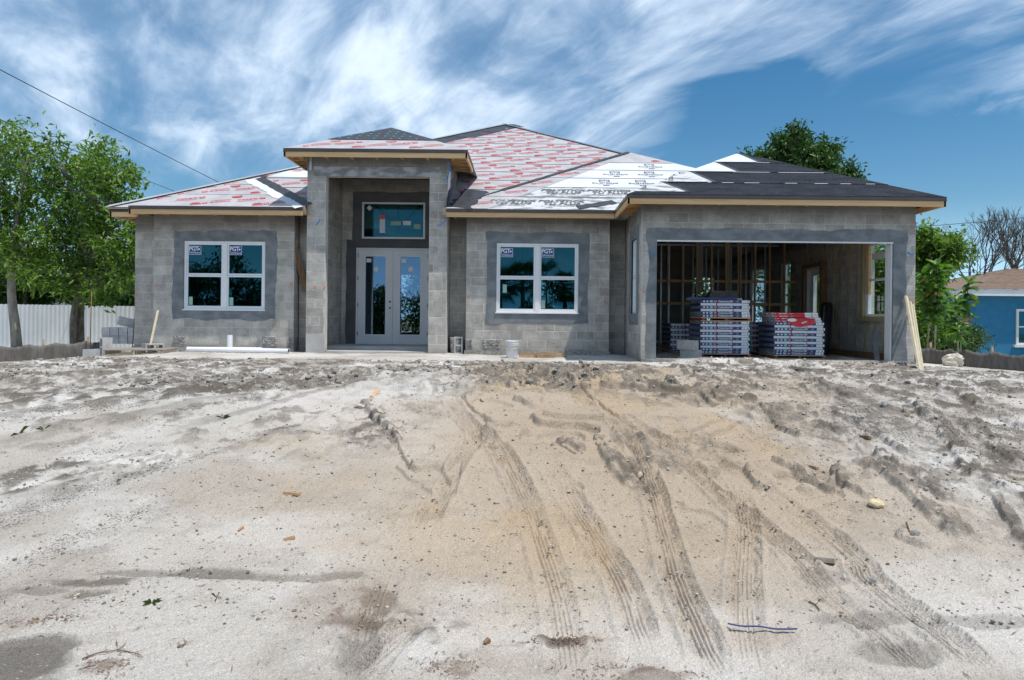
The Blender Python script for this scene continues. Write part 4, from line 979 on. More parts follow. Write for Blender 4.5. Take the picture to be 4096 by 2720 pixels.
def poly(mb_, pl, q, h, lift, u=None, v=None, k=1.0):
    u = u or pl.a; v = v or pl.v; o = pl.p(q, h, lift)
    mb_.text(T_po, o+v*0.12*k, u, v, 0.20*k, 1); mb_.text(T_tu, o-v*0.08*k, u, v, 0.20*k, 1); mb_.text(T_se, o-v*0.24*k, u, v, 0.075*k, 1)
RW = 0.75
# ---- main hip roof, front plane
HT = 8.69; XL, XR = -9.65, 7.75
for pp in ([(XL,0),(-5.11,0),(-5.11,3.0),(XL+3.0,3.0)], [(-1.905,0),(XR,0),(XR-3.0,3.0),(-1.905,3.0)], [(XL+3.0,3.0),(XR-3.0,3.0),(XR-HT,HT)]): deck(A, pp)
k = 0; h = 0.0
while h < HT-0.02:
    h1 = min(h+RW, HT-0.01)
    ql, qr = XL+h, XR-h; t1, t2 = XL+h1, XR-h1
    if k < 4: sheet(A, [(ql,h),(-5.11,h),(-5.11,h1),(t1,h1)], M['under'], 'underlayment_sheet')
    st = sheet(A, [(ql,h) if k > 3 else (-1.905,h),(qr,h),(t2,h1),(t1,h1) if k > 3 else (-1.905,h1)], M['under'], 'underlayment_sheet')
    if k > 0: seam(A, (ql if k > 3 else -1.9)+0.05, min(qr, -1.95+h if h < 4.3 else 99)-0.05, h, st, k)
    if 0 < k < 4: seam(A, ql+0.05, -5.15, h, st, 40+k)
    if k < 4: ti_row(A, h, h1, lambda q: XL+q+0.05, lambda q: -5.15, k, st)
    ti_row(A, h, h1, lambda q: (XL+q+0.05) if k > 3 else -1.9, lambda q: min(XR-q, -1.9+q if q < 4.3 else 99)-0.1, k, st, 1 if k in (8,) else 0)
    if h > 5.9:
        wb = (0.9, 1.05, 1.0, 1.15)[min(3, k-8)] if k >= 8 else 0.7
        sheet(A, [(ql-0.02,h+0.0),(ql+wb,h+0.0),(t1+wb*0.95 if k < 11 else t1+0.35,h1),(t1-0.02,h1)], M['blackmem'], 'black_cap_sheet', 0.022, 0.016, parent=st)
    h = h1; k += 1
# side and rear planes of the main roof
apx = A.p(XL+HT, HT); c_l = A.p(XL,0); c_r = A.p(XR,0); b_l = Vector((XL, 15.55+2*HT, ZE)); b_r = Vector((XR, 15.55+2*HT, ZE))
for tri in ((c_l, apx, b_l), (apx, c_r, b_r), (b_l, apx, b_r)):
    mb = MB(); mb.slab(tri, (0,0,-0.03)); mb.build('underlayment_sheet', M['under'], roof)
mb = MB()
for a_, b_ in ((c_l, apx), (c_r, apx)): mb.bar(a_+Vector((0,0,0.02)), b_+Vector((0,0,0.02)), 0.26, 0.03)
mb.build('hip_strip', M['boral'], roof)
# ---- left bay front
deck(B, [(-9.02,0),(-5.05,0),(-7.035,1.985)], 0.14)
for i, (h0, h1) in enumerate(((0,0.80),(0.80,1.55),(1.55,1.98))):
    st = sheet(B, [(-9.02+h0,h0),(-5.05-h0,h0),(-5.05-h1,h1),(-9.02+h1,h1)], M['under'], 'underlayment_sheet')
    ti_row(B, h0, h1, lambda q: -9.02+q+0.02, lambda q: -5.05-q, 30+i, st, 0, step=0.70)
def ragstrip(pl, q0, h0, q1, h1, wdt, m_, name, lift, seed, n=26):
    rr = random.Random(seed); d = Vector((q1-q0, h1-h0)); ln = d.length; d.normalize(); nn = Vector((-d.y, d.x)); L_, R_ = [], []
    for i in range(n+1):
        t = i/n*ln; L_.append((q0+d.x*t+nn.x*wdt*(0.5+rr.uniform(-.12,.12)), h0+d.y*t+nn.y*wdt*(0.5+rr.uniform(-.12,.12))))
        R_.append((q0+d.x*t-nn.x*wdt*(0.5+rr.uniform(-.12,.12)), h0+d.y*t-nn.y*wdt*(0.5+rr.uniform(-.12,.12))))
    mb_ = MB(); vs = [tuple(pl.p(q, h, lift)) for q, h in L_]+[tuple(pl.p(q, h, lift)) for q, h in R_]+[tuple(pl.p(q, h, lift-0.015)) for q, h in L_]+[tuple(pl.p(q, h, lift-0.015)) for q, h in R_]
    m1 = n+1; fs = []
    for i in range(n): fs += [(m1+i, m1+i+1, i+1, i), (i, i+1, 2*m1+i+1, 2*m1+i), (m1+i+1, m1+i, 3*m1+i, 3*m1+i+1)]
    mb_.add(vs, fs); return mb_.build(name, m_, roof)
ragstrip(B, -5.12, 0.06, -7.05, 1.99, 0.42, M['boral'], 'hip_strip', 0.022, 1)
ragstrip(B, -5.02, 0.12, -6.90, 2.02, 0.22, M['mastic'], 'mastic_strip', 0.034, 2)
ragstrip(A, -7.28, 2.10, -6.98, 2.36, 0.2, M['blackmem'], 'black_cap_sheet', 0.03, 3, 6)
sheet(A, [(-6.9,2.30),(-4.9,2.30),(-4.9,2.9),(-6.55,2.9)], M['boral'], 'underlayment_sheet', 0.024, 0.016)
sheet(A, [(-5.62,2.26),(-5.48,2.26),(-5.28,2.95),(-5.42,2.95)], M['blackmem'], 'black_cap_sheet', 0.034, 0.03)
# ---- middle bay and link to the garage
deck(B, [(-1.98,0),(1.875,0),(4.84,2.965),(2.91,4.89)], 0.14)
rows = ((0.0,0.84,'poly'),(0.84,1.57,'poly'),(1.57,2.34,'boral'),(2.34,3.06,'boral'),(3.06,3.78,'boral'),(3.78,4.86,'under'))
for i, (h0, h1, kind) in enumerate(rows):
    L_ = lambda q: -1.98+q
    R_ = lambda q: min(1.875+q, 7.8-q)
    pts = [(L_(h0),h0),(R_(h0),h0)]
    if h0 < 2.96 < h1: pts.append((4.84,2.96))
    pts += [(R_(h1),h1),(L_(h1),h1)]
    st = sheet(B, pts, M['under'] if kind == 'under' else M['boral' if kind == 'boral' else 'poly'], 'underlayment_sheet')
    if i: seam(B, L_(h0)+0.1, R_(h0)-0.1, h0, st, 60+i)
    if kind == 'under': ti_row(B, h0, h1, lambda q: -1.98+q+0.15, R_, 50, st)
    else:
        # strip of the red-lettered sheet along the hip
        s2 = sheet(B, [(L_(h0),h0),(L_(h0)+1.0-0.12*i,h0),(L_(h1)+0.85-0.12*i,h1),(L_(h1),h1)], M['under'], 'underlayment_sheet', 0.020, 0.012, parent=roof)
        mb = MB(); titanium(mb, B, L_(h0)+0.85-0.08*i, h0+0.34, i%2 == 0, 0.025, 0.8); mb.build('printed_lettering', [M['red'], M['redpale'], M['under']], s2)
        mb = MB(); rr = random.Random(i)
        q = L_(h0)+1.55-0.15*i+(0.0, 0.5, 0.1, 0.75, 0.3)[i]
        while q < R_(h0)-0.15:
            hm = (h0+h1)/2
            if kind == 'boral' and L_(hm)+1.0 < q < R_(h1)-0.42: boral(mb, B, q, hm, 0.017)
            if kind == 'poly' and q < R_(h0)-0.45: poly(mb, B, q, hm+0.02, 0.017)
            q += 0.92 if kind == 'boral' else 1.12
        if mb.v: mb.build('printed_lettering', [M['black'], M['greyprint']], st)
ragstrip(B, -1.95, 0.02, -0.5, 1.47, 0.05, M['mastic'], 'mastic_strip', 0.034, 4)
ragstrip(B, -0.7, 1.27, 2.85, 4.83, 0.11, M['mastic'], 'mastic_strip', 0.036, 5, 40)
ragstrip(B, 1.05, 0.12, 1.92, 0.52, 0.22, M['blackmem'], 'flashing', 0.028, 8, 10)
# ---- garage hip
XA, XB = 1.875, 8.09; HG = (XB-XA)/2
deck(F, [(XA,0),(XB,0),(XA+HG,HG)]); deck(GL, [(-13.3,0),(-13.3-HG,HG),(-18.4,HG),(-15.3,0)]); deck(GR, [(13.3,0),(26,0),(26,HG),(13.3+HG,HG)])
for i in range(5):
    h0, h1 = i*RW, min((i+1)*RW, HG-0.005)
    if h1 <= h0: break
    st = sheet(F, [(XA+h0,h0),(XB-h0,h0),(XB-h1,h1),(XA+h1,h1)], M['gran'], 'membrane_sheet', 0.014, 0.004)
    if 0 < i < 4:
        rr = random.Random(90+i); mb = MB(); q = XA+h0+1.0
        while q < XB-h0-0.3:
            ln = rr.uniform(0.2, 1.6) if i == 2 else rr.uniform(0.05, 0.32)
            e = min(q+ln, XB-h0-0.2)
            mb.slab([F.p(q,h0+0.004,0.0152), F.p(e,h0+0.004,0.0152), F.p(e,h0+0.019,0.0152), F.p(q,h0+0.019,0.0152)], F.n*0.001)
            q = e+(rr.uniform(0.05, 0.3) if i == 2 else rr.uniform(0.15, 0.6))
        mb.build('release_strip', M['white'], st)
    # flap of the hip sheets turned onto the front
    m_ = M['poly'] if i < 2 else M['boral']
    if i < 4:
        wq = (1.02, 1.08, 1.05, 1.0)[i]
        top = 0.05
        b0 = h0+(0.14 if i == 0 else 0.02)
        sheet(F, [(XA+b0,b0),(XA+b0+(wq if i < 3 else 1.0),b0),(XA+h1+top,h1-0.01),(XA+h1,h1-0.01)], m_, 'hip_flap', 0.026, 0.018, parent=roof)
        sheet(F, [(XA+b0+wq,b0),(XA+b0+wq+0.11,b0),(XA+h1+top+0.11,h1-0.02),(XA+h1+top,h1-0.02)], M['blackmem'], 'flap_edge', 0.023, 0.017, parent=roof)
    # left face of the garage hip
    if h1 > h0:
        sheet(GL, [(-15.3-h0,h0),(-13.3-h0,h0),(-13.3-h1,h1),(-15.3-h1,h1)], m_, 'underlayment_sheet')
        sheet(GR, [(13.3+h0,h0),(26,h0),(26,h1),(13.3+h1,h1)], M['gran'], 'membrane_sheet')
for fn_, aa in ((poly, (-14.55,0.95,0.02,GL.a,GL.v,0.9)), (poly, (-14.0,0.30,0.02,GL.a,GL.v,0.8)), (boral, (-15.6,1.85,0.02)), (boral, (-16.3,2.55,0.02))):
    mb = MB(); fn_(mb, GL, *aa); mb.build('printed_lettering', [M['black'], M['greyprint']], roof)
# ---- portal hip
HP = 2.04; dl, dr = -5.50, -1.42; ax_ = -3.53
deck(PO, [(dl,0),(dr,0),(ax_,HP)])
apk = PO.p(ax_, HP)
f1 = 0.80/HP
e0, e1 = dl+(ax_-dl)*f1, dr+(ax_-dr)*f1
st = sheet(PO, [(dl,0),(dr,0),(e1,0.80),(e0,0.80)], M['under'], 'underlayment_sheet'); ti_row(PO, 0.0, 0.80, lambda q: dl+q*1.0, lambda q: dr-q*1.05, 70, st, 1)
st = sheet(PO, [(e0-0.03,0.78),(e1+0.03,0.78),(ax_,HP)], M['blackmem'], 'black_cap_sheet', 0.020, 0.008)
mb = MB(); rr = random.Random(5)
for j in range(5):
    hh = 0.86+0.22*j; lo_, hi_ = dl+(ax_-dl)*hh/HP+0.15, dr+(ax_-dr)*hh/HP-0.15; q = lo_
    while q < hi_: mb.slab([PO.p(q,hh,0.0225), PO.p(q+0.05,hh,0.0225), PO.p(q+0.05,hh+0.03,0.0225), PO.p(q,hh+0.03,0.0225)], PO.n*0.001, 0 if rr.random() < 0.85 else 1); q += 0.2
mb.build('printed_lettering', [M['teal'], M['red']], st)
fl, fr = PO.p(dl,0), PO.p(dr,0); bl_, br_ = Vector((dl,15.13+2*HP,PZ)), Vector((dr,15.13+2*HP,PZ))
for tri in ((fl, apk, bl_), (apk, fr, br_), (bl_, apk, br_)):
    mb = MB(); mb.slab(tri, (0,0,-0.03)); mb.build('underlayment_sheet', M['under'], roof)
# wall flashing where the portal meets the lower roof
mb = MB(); mb.slab([(-1.905,15.34,3.16),(-1.905,16.75,3.86),(-1.905,16.75,4.12),(-1.905,16.2,3.95),(-1.905,15.75,3.62),(-1.905,15.34,3.30)], (0.012,0,0)); mb.build('flashing', M['blackmem'], roof)
mb = MB(); mb.slab([(-1.892,15.45,3.55),(-1.892,15.9,3.72),(-1.892,15.95,4.1),(-1.892,15.7,4.05),(-1.892,15.5,3.85)], (0.008,0,0)); mb.build('house_wrap', M['boral'], roof)
ragstrip(B, -1.62, 0.03, -1.30, 1.25, 0.55, M['blackmem'], 'flashing', 0.030, 11, 12)
# ---- fascia boards, drip edge, rafter tails
def eave(p0, p1, out, zt, name='fascia_board', drip=True, cut=0.0):
    p0, p1, out = Vector(p0), Vector(p1), Vector(out)
    d = (p1-p0).normalized()
    zb = zt-0.175
    mb_ = MB(); a, b_ = p0+d*cut, p1-d*cut
    q = [a-out*0.045, b_-out*0.045, b_-out*0.006, a-out*0.006]
    q = [Vector((v.x, v.y, zb)) for v in q]; mb_.slab(q, (0,0,0.112)); mb_.build(name, M['pine'], roof)
    if drip:
        mb_ = MB(); q = [p0-out*0.03, p1-out*0.03, p1+out*0.006, p0+out*0.006]; q = [Vector((v.x, v.y, zt-0.070)) for v in q]; mb_.slab(q, (0,0,0.072))
        q = [p0-out*0.02+d*.004, p1-out*0.02-d*.004, p1+out*0.016-d*.004, p0+out*0.016+d*.004]; q = [Vector((v.x, v.y, zt-0.066)) for v in q]; mb_.slab(q, (0,0,0.010))
        mb_.build('drip_edge', M['drip'], roof)
X, Y = (1,0,0), (0,1,0)
eave((XA,13.3,0), (XB,13.3,0), (0,-1,0), ZE)
eave((XA,15.294,0), (XA,13.306,0), (-1,0,0), ZE)
eave((XB,13.306,0), (XB,26,0), (1,0,0), ZE)
eave((-1.90,15.3,0), (XA-0.006,15.3,0), (0,-1,0), ZE)
eave((-9.02,15.3,0), (-5.12,15.3,0), (0,-1,0), ZE)
eave((-9.02,15.62,0), (-9.02,15.306,0), (-1,0,0), ZE)
eave((-9.65,15.63,0), (-9.03,15.63,0), (0,-1,0), ZE-0.02)
eave((-9.65,26,0), (-9.65,15.636,0), (-1,0,0), ZE-0.02)
eave((dl,15.13,0), (dr,15.13,0), (0,-1,0), PZ); eave((dr,15.136,0), (dr,16.65,0), (1,0,0), PZ); eave((dl,16.65,0), (dl,15.136,0), (-1,0,0), PZ)
def rafter(p0, p1, w_=0.038, h_=0.085):
    mb_ = MB(); mb_.bar(p0, p1, w_, h_, (0,0,1)); mb_.build('rafter_tail', M['pine_d'], roof)
for i in range(11): rafter((2.0+0.585*i,13.35,ZE-0.112), (2.0+0.585*i,13.75,ZE-0.085))
for i in range(5): rafter((1.92,13.55+0.38*i,ZE-0.112), (2.30,13.55+0.38*i,ZE-0.085))
for i in range(7): rafter((-1.75+0.58*i,15.35,ZE-0.112), (-1.75+0.58*i,16.15,ZE-0.07))
for i in range(8): rafter((-8.95+0.55*i,15.35,ZE-0.112), (-8.95+0.55*i,16.15,ZE-0.07))
for i in range(7): rafter((-5.2+0.57*i,15.18,PZ-0.115), (-5.2+0.57*i,15.6,PZ-0.09))
for i in range(5):
    rafter((-1.46,15.36+0.33*i,PZ-0.112), (-1.92,15.36+0.33*i,PZ-0.09)); rafter((-5.46,15.36+0.33*i,PZ-0.112), (-5.08,15.36+0.33*i,PZ-0.09))
for i in range(4): rafter((-9.6,15.75+0.5*i,ZE-0.12), (-9.3,15.75+0.5*i,ZE-0.09))
mb = MB(); mb.box(-5.05,-5.00,15.528,15.548,4.02,4.33); mb.build('metal_strap', M['galv'], w_pt)
# ================================================================ MATERIALS STACKED AND LYING ABOUT
ORD = ['lowest','second','third','fourth','fifth','sixth','seventh','eighth','ninth','tenth','eleventh','twelfth','thirteenth']
def soft_box(L_, D_, H_, mats, face_mat, bev=0.011, seed=0):
    mb_ = MB(); mb_.box(-L_/2, L_/2, -D_/2, D_/2, 0.001, H_-0.0005)
    me = mb_.mesh('bundle', mats); bm_ = bmesh.new(); bm_.from_mesh(me)
    bmesh.ops.subdivide_edges(bm_, edges=[e for e in bm_.edges if abs(e.verts[0].co.x-e.verts[1].co.x) > 0.3], cuts=6)
    bmesh.ops.bevel(bm_, geom=[e for e in bm_.edges if len(e.link_faces) == 2 and e.calc_face_angle(0) > 0.5], offset=bev, segments=2, profile=0.5, affect='EDGES')
    rr = random.Random(seed)
    for v in bm_.verts:
        v.co.z -= 0.003*math.sin(v.co.x*6+seed)*(v.co.z > H_*0.5); v.co.y += rr.uniform(-1,1)*0.0012; v.co.z += rr.uniform(-1,1)*0.0008
    bm_.normal_update()
    for f in bm_.faces: f.material_index = face_mat(f.normal); f.smooth = True
    bm_.to_mesh(me); bm_.free(); return me
def add_mesh(me, mb_, base):
    """append decal geometry (material indices shifted) to a mesh"""
    bm_ = bmesh.new(); bm_.from_mesh(me); vs = [bm_.verts.new(v) for v in mb_.v]
    for f, mi in zip(mb_.f, mb_.m):
        try: fc = bm_.faces.new([vs[i] for i in f]); fc.material_index = mi+base
        except ValueError: pass
    bm_.to_mesh(me); bm_.free()
def rectd(mb_, L_, x0, x1, z0, z1, y, mi): mb_.add([(x0*L_-L_/2,y,z0),(x1*L_-L_/2,y,z0),(x1*L_-L_/2,y,z1),(x0*L_-L_/2,y,z1)], [(0,1,2,3)], mi)
TXT_T = textmesh('Timberline', 0.008, 0, 0.95); TXT_HD = textmesh('HD', 0.04); TXT_Z = textmesh('Z', 0.03); TXT_GAF = textmesh('GAF', 0.045); TXT_TA = textmesh('TA', 0.02); TXT_SR = textmesh('Seal-A-Ridge', 0.03)
def bundle_mesh(L_, D_, H_, kind, seed):
    endm = {'print': 2, 'white': 1, 'red': 1}[kind]; side = 3 if kind == 'red' else 0
    mats = [M['navy'], M['wrapwhite'], M['wrapgrey'], M['redbox'], M['white'], M['teal'], M['red'], M['black']]
    me = soft_box(L_, D_, H_, mats, lambda n: endm if abs(n.x) > 0.7 else (side if abs(n.y) > 0.6 else (2 if kind != 'red' else 3)), seed=seed)
    d = MB(); y = -D_/2-0.0022; zl, zh = H_*0.10, H_*0.92
    if kind in ('print', 'white'):
        for cx in (0.055, 0.125):
            q = H_*0.36; X0 = cx*L_-L_/2; d.add([(X0-q*1.25,y,H_/2),(X0,y,H_/2-q),(X0+q*1.25,y,H_/2),(X0,y,H_/2+q)], [(0,1,2,3)], 4)
            d.add([(X0-q*.3,y-.0008,H_/2+q*.3),(X0,y-.0008,H_/2),(X0+q*.3,y-.0008,H_/2+q*.3),(X0,y-.0008,H_/2+q*.7)], [(0,1,2,3)], 6)
        rectd(d, L_, 0.175, 0.235, zl, zh, y, 5); rectd(d, L_, 0.255, 0.318, zl+H_*.08, zh-H_*.08, y, 6)
        ux, uz = (1,0,0), (0,0,1)
        d.text(TXT_TA, (0.205*L_-L_/2, y-.001, H_*.55), ux, uz, H_*.5, 4); d.text(TXT_GAF, (0.2865*L_-L_/2, y-.001, H_*.5), ux, uz, H_*.42, 4)
        d.text(TXT_T, (0.455*L_-L_/2, y, H_*.55), ux, uz, H_*0.95, 4); d.text(TXT_HD, (0.612*L_-L_/2, y, H_*.53), ux, uz, H_*.82, 4); d.text(TXT_Z, (0.663*L_-L_/2, y, H_*.53), ux, uz, H_*.7, 6)
        rectd(d, L_, 0.34, 0.56, H_*.12, H_*.17, y, 4)
        q = H_*.36; X0 = 0.745*L_-L_/2
        for s_ in (1.0, 0.78): d.add([(X0-q*1.4*s_,y-.0004*(2-s_),H_/2),(X0,y-.0004*(2-s_),H_/2-q*s_),(X0+q*1.4*s_,y-.0004*(2-s_),H_/2),(X0,y-.0004*(2-s_),H_/2+q*s_)], [(0,1,2,3)], 4 if s_ == 1.0 else 0)
        rectd(d, L_, 0.83, 0.993, H_*.08, H_*.94, y, 4)
        rectd(d, L_, 0.86, 0.90, H_*.5, H_*.56, y-.0008, 7); rectd(d, L_, 0.86, 0.92, H_*.35, H_*.39, y-.0008, 7); rectd(d, L_, 0.945, 0.968, H_*.28, H_*.66, y-.0008, 7)
    else:
        rectd(d, L_, 0.70, 0.995, H_*.08, H_*.94, y, 4); rectd(d, L_, 0.84, 0.875, H_*.3, H_*.62, y-.0008, 7)
        d.text(TXT_SR, (0.22*L_-L_/2, y, H_*.5), (1,0,0), (0,0,1), H_*.68, 4); rectd(d, L_, 0.36, 0.45, H_*.55, H_*.60, y, 4); rectd(d, L_, 0.36, 0.43, H_*.3, H_*.35, y, 4); rectd(d, L_, 0.02, 0.06, H_*.42, H_*.55, y, 4)
    add_mesh(me, d, 0); return me
BL, BD = 1.05, 0.345
PM = [bundle_mesh(BL, BD, 0.0595, 'print', i) for i in range(3)]; WM = [bundle_mesh(BL, BD, 0.0595, 'white', 10+i) for i in range(3)]; RM = [bundle_mesh(0.95, 0.30, 0.052, 'red', 20+i) for i in range(2)]
def pallet(x, y, z, L_, D_, H_, label, group, rz=0.0, red=True, m_=None):
    pr = thing('pallet', (x, y, z), label, 'pallet', group, rz); m_ = m_ or M['plank']
    n = 7; bw = 0.098; t_ = 0.018
    for k in range(n):
        xx = -L_/2+bw/2+(L_-bw)*k/(n-1) if D_ > L_ else None
        yy = -D_/2+bw/2+(D_-bw)*k/(n-1)
        mb_ = MB(); mb_.box(-L_/2, L_/2, yy-bw/2, yy+bw/2, H_-t_, H_-0.0005); o = mb_.build('deck_board', m_, None, (0,0,0)); o.parent = pr; o.location = (0,0,0)
    for k in range(3):
        yy = -D_/2+bw/2+(D_-bw)*k/2
        mb_ = MB(); mb_.box(-L_/2, L_/2, yy-bw/2, yy+bw/2, 0.0005, t_); o = mb_.build('base_board', m_, None, (0,0,0)); o.parent = pr; o.location = (0,0,0)
    for k in (-1, 0, 1):
        xx = k*(L_/2-0.05); mb_ = MB(); mb_.box(xx-0.019, xx+0.019, -D_/2+0.004, D_/2-0.004, t_, H_-t_)
        o = mb_.build('stringer', mat_redwood if red else m_, None, (0,0,0)); o.parent = pr; o.location = (0,0,0)
    return pr
mat_redwood = mat('red_painted_wood', (0.32,0.05,0.045), (0.42,0.09,0.07), 0.8, 8)
def stack(x0, y0, z, layers, H_, stackname, group, seed, front_only=False):
    """x0,y0: left front corner. layers: string of P (long side out) and W (ends out), from the bottom"""
    rr = random.Random(seed)
    for i, c in enumerate(layers):
        zz = z+i*H_; ox = rr.uniform(-0.012, 0.012)-(0.018 if c == 'W' else 0)
        for r_ in range(3):
            rowname = ('front', 'middle', 'rear')[r_]
            if c == 'P':
                o = inst('shingle_bundle', rr.choice(PM), (x0+BL/2+ox+rr.uniform(-.005,.005), y0+BD*(r_+0.5)+rr.uniform(-.004,.004)+0.002*r_, zz), None, (0,0,rr.uniform(-.006,.006)), (1,1,H_/0.0595))
                tag(o, f'navy shingle bundle, {ORD[i]} layer of {stackname}, {rowname} row', 'shingle bundle', group)
            else:
                colname = ('left', 'middle', 'right')[r_]
                o = inst('shingle_bundle', rr.choice(WM), (x0+BD*(r_+0.5)+ox+rr.uniform(-.004,.004)+0.003*r_, y0+BL/2+rr.uniform(-.012,.004), zz), None, (0,0,R(90)+rr.uniform(-.008,.008)), (1,1,H_/0.0595))
                tag(o, f'white shingle bundle, {ORD[i]} layer of {stackname}, {colname} of three', 'shingle bundle', group)
gp = 'shingle bundles stacked in the garage'
gpp = 'pallets under the shingle stacks'
Zg = -0.12
LX, LY = 3.685, 14.70
pallet(LX+0.53, LY+0.53, Zg, 1.10, 1.07, 0.095, 'low wooden pallet with red stringers under the taller shingle stack', gpp)
stack(LX, LY, Zg+0.097, 'PPWPWPWPWPWP', 0.0575, 'taller stack below its upper pallet', gp, 1)
zt = Zg+0.097+12*0.0575
pallet(LX+0.54, LY+0.53, zt+0.001, 1.08, 1.06, 0.085, 'orange wooden pallet with red stringers halfway up the taller shingle stack', gpp, m_=M['pine'])
stack(LX-0.005, LY, zt+0.088, 'PPWPWP', 0.062, 'taller stack above its upper pallet', gp, 2)
ztop = zt+0.088+6*0.062
o = inst('shingle_bundle', PM[1], (LX+0.28, LY+0.26, ztop), None, (0,0,R(180)), (0.98,1,1)); tag(o, 'dark shingle bundle lying back to front on top of the taller stack', 'shingle bundle', gp)
o = inst('shingle_bundle', WM[0], (LX+0.57, LY+0.70, ztop), None, (0,0,R(4)), (0.9,1,1)); tag(o, 'white wrapped shingle bundle behind the topmost dark bundle of the taller stack', 'shingle bundle', gp)
# brown roof vents on top
def vent(x, y, z, w_, label, rz):
    v = thing('roof_vent', (x, y, z), label, 'roof vent', 'roof vents on the shingle stack', rz)
    m_ = mat('brown_vent_metal', (0.05,0.038,0.034), (0.075,0.058,0.05), 0.5, 6)
    mb_ = MB(); mb_.hexa([(-w_*.6,-.16,0),(w_*.6,-.16,0),(w_*.6,.16,0),(-w_*.6,.16,0),(-w_*.4,-.13,.15),(w_*.4,-.11,.15),(w_*.4,.16,.13),(-w_*.4,.16,.13)])
    o = mb_.build('hood', m_, None, (0,0,0)); o.parent = v; o.location = (0,0,0)
    for k in range(9):
        mb_ = MB(); xx = -w_*.34+w_*.68*k/8; mb_.box(xx-.006, xx+.006, -.166, -.145, .012, .10); o = mb_.build('louvre', M['greyprint'], None, (0,0,0)); o.parent = v; o.location = (0,0,0)
vent(LX+0.42, LY+0.35, ztop+0.0605, 0.36, 'larger dark brown roof vent on top of the taller shingle stack', 0.05)
vent(LX+0.76, LY+0.42, ztop+0.0605, 0.30, 'smaller tilted brown roof vent beside the larger one on the shingle stack', -0.25)
RX, RY = 5.225, 14.55
pallet(RX+0.53, RY+0.53, Zg, 1.10, 1.07, 0.085, 'wooden pallet with red stringers under the shorter right shingle stack', gpp)
stack(RX, RY, Zg+0.087, 'PPWPWPWPWPWP', 0.058, 'shorter right stack', gp, 3)
zr = Zg+0.087+12*0.058
for i in range(4):
    for r_ in range(3):
        dx = (0.05, 0.03, -0.02, -0.03)[i]
        o = inst('ridge_shingle_bundle', RM[(i+r_)%2], (RX+0.475+dx, RY+0.02+0.31*(r_+0.5), zr+i*0.0525), None, (0,0,random.uniform(-.02,.02)))
        tag(o, f'red ridge shingle bundle on the shorter stack, {ORD[i]} red layer, {("front","middle","rear")[r_]} row', 'shingle bundle', 'red ridge shingle bundles')
# torn red wrapper hanging over the front
mb = MB(); n = 9; vs = []; fs = []
prof = [(0.24,0.86),(0.30,0.60),(0.36,0.34),(0.42,0.12),(0.50,0.05),(0.58,0.12),(0.66,0.30),(0.74,0.48),(0.82,0.62)]
for i, (fx, dn) in enumerate(prof):
    x = RX+fx*1.0; zb = zr+0.075-0.12*(1-dn); yb = RY-0.012-0.018*math.sin(i*1.3)**2
    vs += [(x, RY-0.004, zr+0.088), (x+0.01, yb-0.012, (zr+0.088+zb)/2+0.006*math.cos(i*2)), (x+0.015, yb, zb-0.06)]
for i in range(n-1):
    for j in range(2): a = i*3+j; fs.append((a, a+1, a+4, a+3))
mb.add(vs, fs)
for i in range(12):
    pass
pts = [(RX+0.34+0.10*math.cos(2*math.pi*i/14), RY-0.045, zr+0.05+0.035*math.sin(2*math.pi*i/14)) for i in range(14)]; mb.slab(pts, (0,0.006,0), 1)
mb.text(textmesh('Ridge', 0.03), (RX+0.60, RY-0.05, zr+0.005), (0.9,0,0.35), (-0.35,0,0.9), 0.055, 1)
tag(mb.build('torn_wrapper', [M['redbox'], M['white']], None, (RX+0.5, RY-0.02, zr)), 'torn red plastic wrapper hanging down the front of the shorter shingle stack', 'wrapper')
# older stacks behind
for nm, x, y, lay, sd in (('dim stack behind the taller one', 3.30, 15.95, 'PPWPWPWPWPW', 5), ('dim stack behind the shorter one', 4.98, 16.0, 'PPWPWPWPWPWP', 6)):
    pallet(x+0.53, y+0.53, Zg, 1.10, 1.07, 0.085, f'pallet under the {nm} in the garage', gpp)
    stack(x, y, Zg+0.087, lay, 0.058, nm, gp, sd)
o = inst('shingle_bundle', WM[1], (LX-0.14, LY+0.62, Zg+0.001), None, (0,0,R(90)), (1,0.7,8.5)) if False else None
# ---------------------------------------------------------------- hollow concrete blocks
def cmu_mesh(seed):
    mb_ = MB(); L_, D_, H_ = 0.397, 0.194, 0.194; t_ = 0.032; xs = [-L_/2, -L_/2+t_, -0.018, 0.018, L_/2-t_, L_/2]
    for a, b_ in ((xs[0],xs[1]),(xs[2],xs[3]),(xs[4],xs[5])): mb_.box(a, b_, -D_/2+t_, D_/2-t_, 0, H_-0.0008)
    mb_.box(-L_/2-0.001, L_/2+0.001, -D_/2, -D_/2+t_, 0, H_); mb_.box(-L_/2-0.001, L_/2+0.001, D_/2-t_, D_/2, 0, H_)
    return mb_.mesh('concrete_block', [M['loose_block']])
CM = cmu_mesh(0)
def cmu(loc, rot_, label, grp='loose concrete blocks'):
    return tag(inst('concrete_block', CM, loc, None, rot_), label, 'concrete block', grp)
q = P(111, 348, 15.15); cmu((q.x, q.y, gz(q.x,q.y)+0.205), (R(90), R(90), R(-42)), 'hollow concrete block standing on end at the left end of the grey pallet')
b1 = P(111,343,16.55)
for i in range(4):
    x = -9.56-0.212*i
    cmu((x, 16.62, -0.02), (0,0,R(90)), f'grey concrete block in the lower row of the pile, {("nearest","second nearest","third nearest","fourth nearest")[i]} to the house corner')
    cmu((x+0.004, 16.60, 0.176), (0,0,R(90)), f'grey concrete block in the upper row of the pile, {("nearest","second nearest","third nearest","fourth nearest")[i]} to the house corner')
cmu((-9.83, 16.62, 0.405), (R(8),R(14),R(40)), 'tilted concrete block lying on top of the block pile left of the house')
